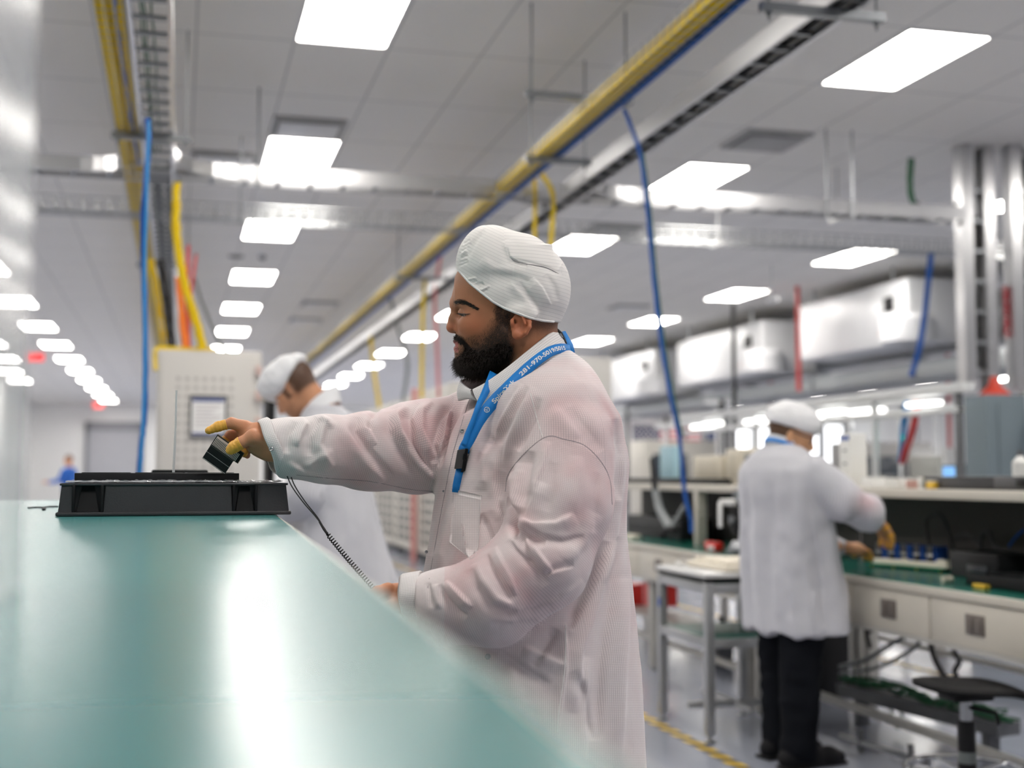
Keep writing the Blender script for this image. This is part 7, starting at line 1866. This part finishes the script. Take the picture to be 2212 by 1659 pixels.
# blue lanyard round the neck, collar, trousers, shoes, yellow finger cots
def loop3(name, R0, z0, dz, mt, wid, th=.004, cx_=-.022, rx=1.0):
    m = MB(); n = 40
    for k in range(n):
        a0, a1 = 2 * PI * k / n, 2 * PI * (k + 1) / n; q = []
        for aa in (a0, a1):
            for rr, zz in ((R0, 0), (R0 + th, 0), (R0 + th + .006, -wid), (R0 + .006, -wid)): q.append((cx_ + rr * rx * math.cos(aa), rr * math.sin(aa), z0 + zz + dz * math.cos(aa)))
        m.add(q, [(0, 1, 5, 4), (1, 2, 6, 5), (2, 3, 7, 6), (3, 0, 4, 7)])
    return m.build(name, mt, m3, 60)
loop3('collar', .070, 1.455, -.030, M('collar_white', (236, 236, 238), rough=.75), .045)
l3 = loop3('lanyard', .078, 1.438, -.032, mlan, .018); l3['label'] = 'blue lanyard'
co, F, N, _ = sdf_mesh((-.20, -.25, .03), (.25, .25, .80), .011, lambda g: [g.chain([(.01, .085 * s, .78, .115), (.0 + .02 * s, .10 * s, .45, .092), (-.01 + .03 * s, .105 * s, .10, .080), (.0 + .03 * s, .105 * s, .075, .078)], .02) for s in (-1, 1)], 2, True)
co = co + N * (.006 * vnoise(co * np.array([1, 1, 2.2]), .08, 4))[:, None]; co[:, 2] = np.maximum(co[:, 2], .035)
link('trousers', make_mesh('trousers', co, F, M('black_trousers', (18, 20, 25), rough=.9, bump=.1, spec=.1)), m3)
for s in (-1, 1):
    x0 = .03 * s; c_, F_, N_, _ = sdf_mesh((-.16, .02 if s > 0 else -.20, 0), (.34, .20 if s > 0 else -.02, .14), .007, lambda g: [g.chain([(-.075 + x0, .105 * s, .045, .042), (.05 + x0, .108 * s, .045, .046), (.15 + x0, .115 * s, .038, .040), (.21 + x0, .115 * s, .030, .028)], .03), g.cap((-.04 + x0, .105 * s, .07), (.0 + x0, .105 * s, .095), .045, .045, .03), g.add(lambda x, y, z: .002 - z + 0 * x + 0 * y, (-.2, -.25, -.01), (.36, .25, .2), 0, 'i')], 2)
    sh_ = link('shoe', make_mesh('shoe', c_, F_, M('shoe_black', (20, 20, 23), rough=.7, spec=.2)), m3)
    MB().rbox((-.115 + x0, .105 * s - .047, .0015), (.235 + x0, .115 * s + .045, .018), .008).build('sole', mblkp, sh_)
    MB().rbox((.03 + x0, .105 * s - .022, .088), (.075 + x0, .105 * s + .022, .094), .002).build('tongue_label', mgry2, sh_)
def cot3(chain, par):
    a, b, c = [np.array(p) for p in chain]; m = MB(); m.tube([tuple(a[:3] + (b[:3] - a[:3]) * .35), tuple(b[:3]), tuple(c[:3]), tuple(c[:3] + (c[:3] - b[:3]) * .2)], [a[3] + .002, b[3] + .0022, c[3] + .002, c[3] * .55], 10); m.build('finger_cot', mcot, par)
for hd in hands3:
    for c in hd[1:]: cot3(c, m3)

# ---------------------------------------------------------------- the stooping man behind the reaching arm
sloc = at(735, 1100, 5.6); sloc = (sloc[0] + .085, sloc[1], 0); srz = math.radians(180) - PS - math.radians(12)
hfn2, HT2, HR2 = simple_head((.285, .03, 1.668), .72, .074)
def head2(g): hfn2(g); g.chain([(.15, .0, 1.54, .064), (.235, .02, 1.655, .058)], .03)
def hair2(co):
    q = co - np.array(HT2(0, 0, 0)); R_ = np.array(HR2); x = q @ R_[0]; z = q @ R_[2]; y = np.abs(q[:, 1])
    hb = np.clip((-.002 - x) / .015, 0, 1) * np.clip((z + .045) / .02, 0, 1) * .97
    sb = np.exp(-((x - .028) / .012) ** 2) * np.clip((z + .03) / .01, 0, 1) * (y > .045) * .9
    sh = np.clip((.02 - z) / .06, 0, 1) * np.clip((x - .0) / .03, 0, 1) * np.clip((-.035 - z) / .02, 0, 1) * .30
    return np.maximum(np.maximum(hb, sb), sh)
hands2 = [hand3((.42, .16, 1.16), 1, (.8, .1, -.55)), hand3((.44, -.16, 1.10), -1, (.9, -.05, -.35))]
def coat2(g):
    ty = [.58, .75, .90, 1.10, 1.22, 1.34, 1.44, 1.53, 1.60]; xc = [.04, .06, .08, .10, .115, .13, .14, .15, .165]; a = [.31, .29, .27, .25, .245, .24, .215, .15, .08]; b = [.25, .225, .20, .175, .16, .15, .135, .11, .07]
    def tor(x, y, z):
        A, B, Xc = np.interp(z, ty, a), np.interp(z, ty, b), np.interp(z, ty, xc); k = ((np.abs(x - Xc) / B) ** 2.2 + (np.abs(y) / A) ** 2.2) ** (1 / 2.2); th = np.arctan2(y, x - Xc)
        return np.maximum((k - 1) * np.minimum(A, B) - .014 * np.sin(7 * th + .7) * np.clip((1.05 - z) / .35, 0, 1), np.maximum(.585 - z, z - 1.60))
    g.add(tor, (-.42, -.36, .57), (.35, .36, 1.61), 0)
    g.ell((.10, 0, 1.42), (.13, .22, .16), .06)
    g.chain([(.14, .20, 1.46, .085), (.16, .27, 1.22, .080), (.24, .24, 1.16, .072), (.40, .165, 1.165, .050)], .02)
    g.chain([(.14, -.20, 1.46, .085), (.16, -.27, 1.20, .080), (.26, -.24, 1.12, .072), (.42, -.165, 1.11, .050)], .02)
    g.chain([(.155, 0, 1.56, .064), (.20, .01, 1.64, .058)], .01, 's')
co, F, N, _ = sdf_mesh((-.46, -.42, .55), (.50, .42, 1.64), .0125, coat2, 2, True)
co = co + N * (.013 * vnoise(co * np.array([1, 1, .18]), .07, 13) + .003 * vnoise(co, .05, 15))[:, None]
guv = np.stack([np.arctan2(co[:, 1], co[:, 0]) * .22, co[:, 2], 0 * co[:, 0]], 1)
m2, _ = person('person in white cap and coat stooping over work behind the reaching arm', sloc, srz, mskin2, (((.05, -.12, 1.46), (.48, .16, 1.88)), head2, hair2), hands2, (co, F, {'guv': guv, 'pink': np.zeros(len(co))}), [[(.08, 0, .95, .10), (.14, 0, 1.42, .10)], [(.14, -.17, 1.46, .05), (.26, -.24, 1.12, .04), (.44, -.16, 1.105, .03)], [(.14, .17, 1.46, .05), (.24, .24, 1.16, .04), (.42, .16, 1.163, .03)], [(.02, -.09, .95, .09), (.0, -.10, .07, .05)], [(.02, .09, .95, .09), (.0, .10, .07, .05)]])
R2 = np.array(HR2)
def cap2(g):
    g.ell(HT2(-.005, 0, .075), (.125, .098, .088), 0, R=HR2); g.ell(HT2(.045, 0, .085), (.090, .090, .075), .03, R=HR2)
    nrm = R2[2] * .90 + R2[0] * .42; p0 = np.array(HT2(.0, 0, .030)); g.add(lambda x, y, z: -((x - p0[0]) * nrm[0] + (y - p0[1]) * nrm[1] + (z - p0[2]) * nrm[2]), (.0, -.2, 1.4), (.8, .2, 1.98), .006, 'i')
co, F, N, _ = sdf_mesh((.10, -.10, 1.58), (.56, .16, 1.95), .007, cap2, 2, True)
co = co + N * (.004 * vnoise(co, .04, 18) + .002 * vnoise(co, .018, 19))[:, None]
link('work_cap', make_mesh('work_cap', co, F, M('cap_plain', (236, 236, 238), rough=.75)), m2)
mb = MB(); nq = 36; q = []
for k in range(nq):
    a = 2 * PI * k / nq; ca, sa = math.cos(a), math.sin(a)
    for rr, zz in ((.066, .035), (.072, .035), (.088, -.035), (.082, -.035)): q.append((.178 + rr * ca - .3 * zz * 0, .008 + rr * sa, 1.60 + zz - .055 * ca))
mb.add(q, [(k * 4 + j, k * 4 + (j + 1) % 4, ((k + 1) % nq) * 4 + (j + 1) % 4, ((k + 1) % nq) * 4 + j) for k in range(nq) for j in range(4)]); mb.build('collar', M('collar_white', (222, 222, 226), rough=.75), m2, 60)
co, F, N, _ = sdf_mesh((-.30, -.25, .03), (.25, .25, .85), .013, lambda g: [g.chain([(.04, .085 * s, .80, .12), (.02, .10 * s, .45, .085), (.0, .105 * s, .09, .07)], .02) for s in (-1, 1)], 2); co[:, 2] = np.maximum(co[:, 2], .035)
link('trousers', make_mesh('trousers', co, F, M('black_trousers', (26, 28, 33), rough=.8)), m2)
for s in (-1, 1): MB().tube([(-.08, .105 * s, .05), (.04, .108 * s, .05), (.14, .112 * s, .042), (.20, .112 * s, .034)], [.04, .045, .04, .026], 12).build('shoe', M('shoe_black', (20, 20, 23), rough=.7, spec=.2), m2)
mb = MB()
for s in (-1, 1): mb.tube([HT2(.092, .012 * s, .030), HT2(.084, .034 * s, .034), HT2(.070, .052 * s, .026)], [.004, .0045, .003], 6)
mb.build('eyebrow', mhair, m2)
# ---------------------------------------------------------------- the far person in blue
fl_ = at(150, 1000, 30.0); fl_ = (fl_[0], fl_[1], 0)
hfn4, HT4, HR4 = simple_head((.02, 0, 1.62), .1, .074)
def head4(g): hfn4(g); g.chain([(-.01, 0, 1.44, .06), (0, 0, 1.56, .056)], .03)
hands4 = [hand3((.30, .34, 1.12), 1, (.8, .4, .1)), hand3((.06, -.26, .86), 1, (.25, 0, -1))]
def shirt4(g):
    g.chain([(0, 0, .88, .15), (0, 0, 1.10, .15), (0, 0, 1.34, .15)], .05); g.cap((0, -.17, 1.37), (0, .17, 1.37), .075, .075, .06)
    g.chain([(0, .20, 1.38, .068), (.06, .28, 1.16, .056), (.28, .33, 1.12, .042)], .02); g.chain([(0, -.20, 1.38, .068), (.0, -.26, 1.12, .055), (.05, -.26, .90, .042)], .02)
co, F, N, _ = sdf_mesh((-.22, -.36, .68), (.36, .42, 1.50), .016, shirt4, 2)
m4, _ = person('distant person in a blue shirt standing far down the aisle at the left', fl_, math.radians(150), mskin2, (((-.14, -.12, 1.36), (.22, .12, 1.80)), head4, lambda c: np.clip((c[:, 2] - 1.66) / .02, 0, 1)), hands4, (co, F, {}), [[(0, 0, .9, .11), (0, 0, 1.36, .11)], [(0, .15, 1.37, .045), (.06, .28, 1.16, .036), (.29, .335, 1.12, .028)], [(0, -.15, 1.37, .045), (0, -.26, 1.12, .036), (.055, -.26, .88, .028)], [(0, -.08, .9, .08), (0, -.09, .07, .04)], [(0, .08, .9, .08), (0, .09, .07, .04)]], coatmat=M('blue_shirt', (28, 88, 170), rough=.75))
for ch in m4.children:
    if ch.name.startswith('lab_coat'): ch.name = 'blue_shirt'
co, F, N, _ = sdf_mesh((-.2, -.25, .03), (.2, .25, 1.0), .016, lambda g: [g.chain([(0, .08 * s, .90, .11), (0, .09 * s, .45, .075), (0, .09 * s, .09, .06)], .02) for s in (-1, 1)], 2); co[:, 2] = np.maximum(co[:, 2], .03)
link('trousers', make_mesh('trousers', co, F, M('black_trousers', (26, 28, 33), rough=.8)), m4)
for s in (-1, 1): MB().tube([(-.08, .09 * s, .045), (.06, .09 * s, .045), (.16, .09 * s, .03)], [.04, .042, .026], 10).build('shoe', M('shoe_black', (20, 20, 23), rough=.7, spec=.2), m4)
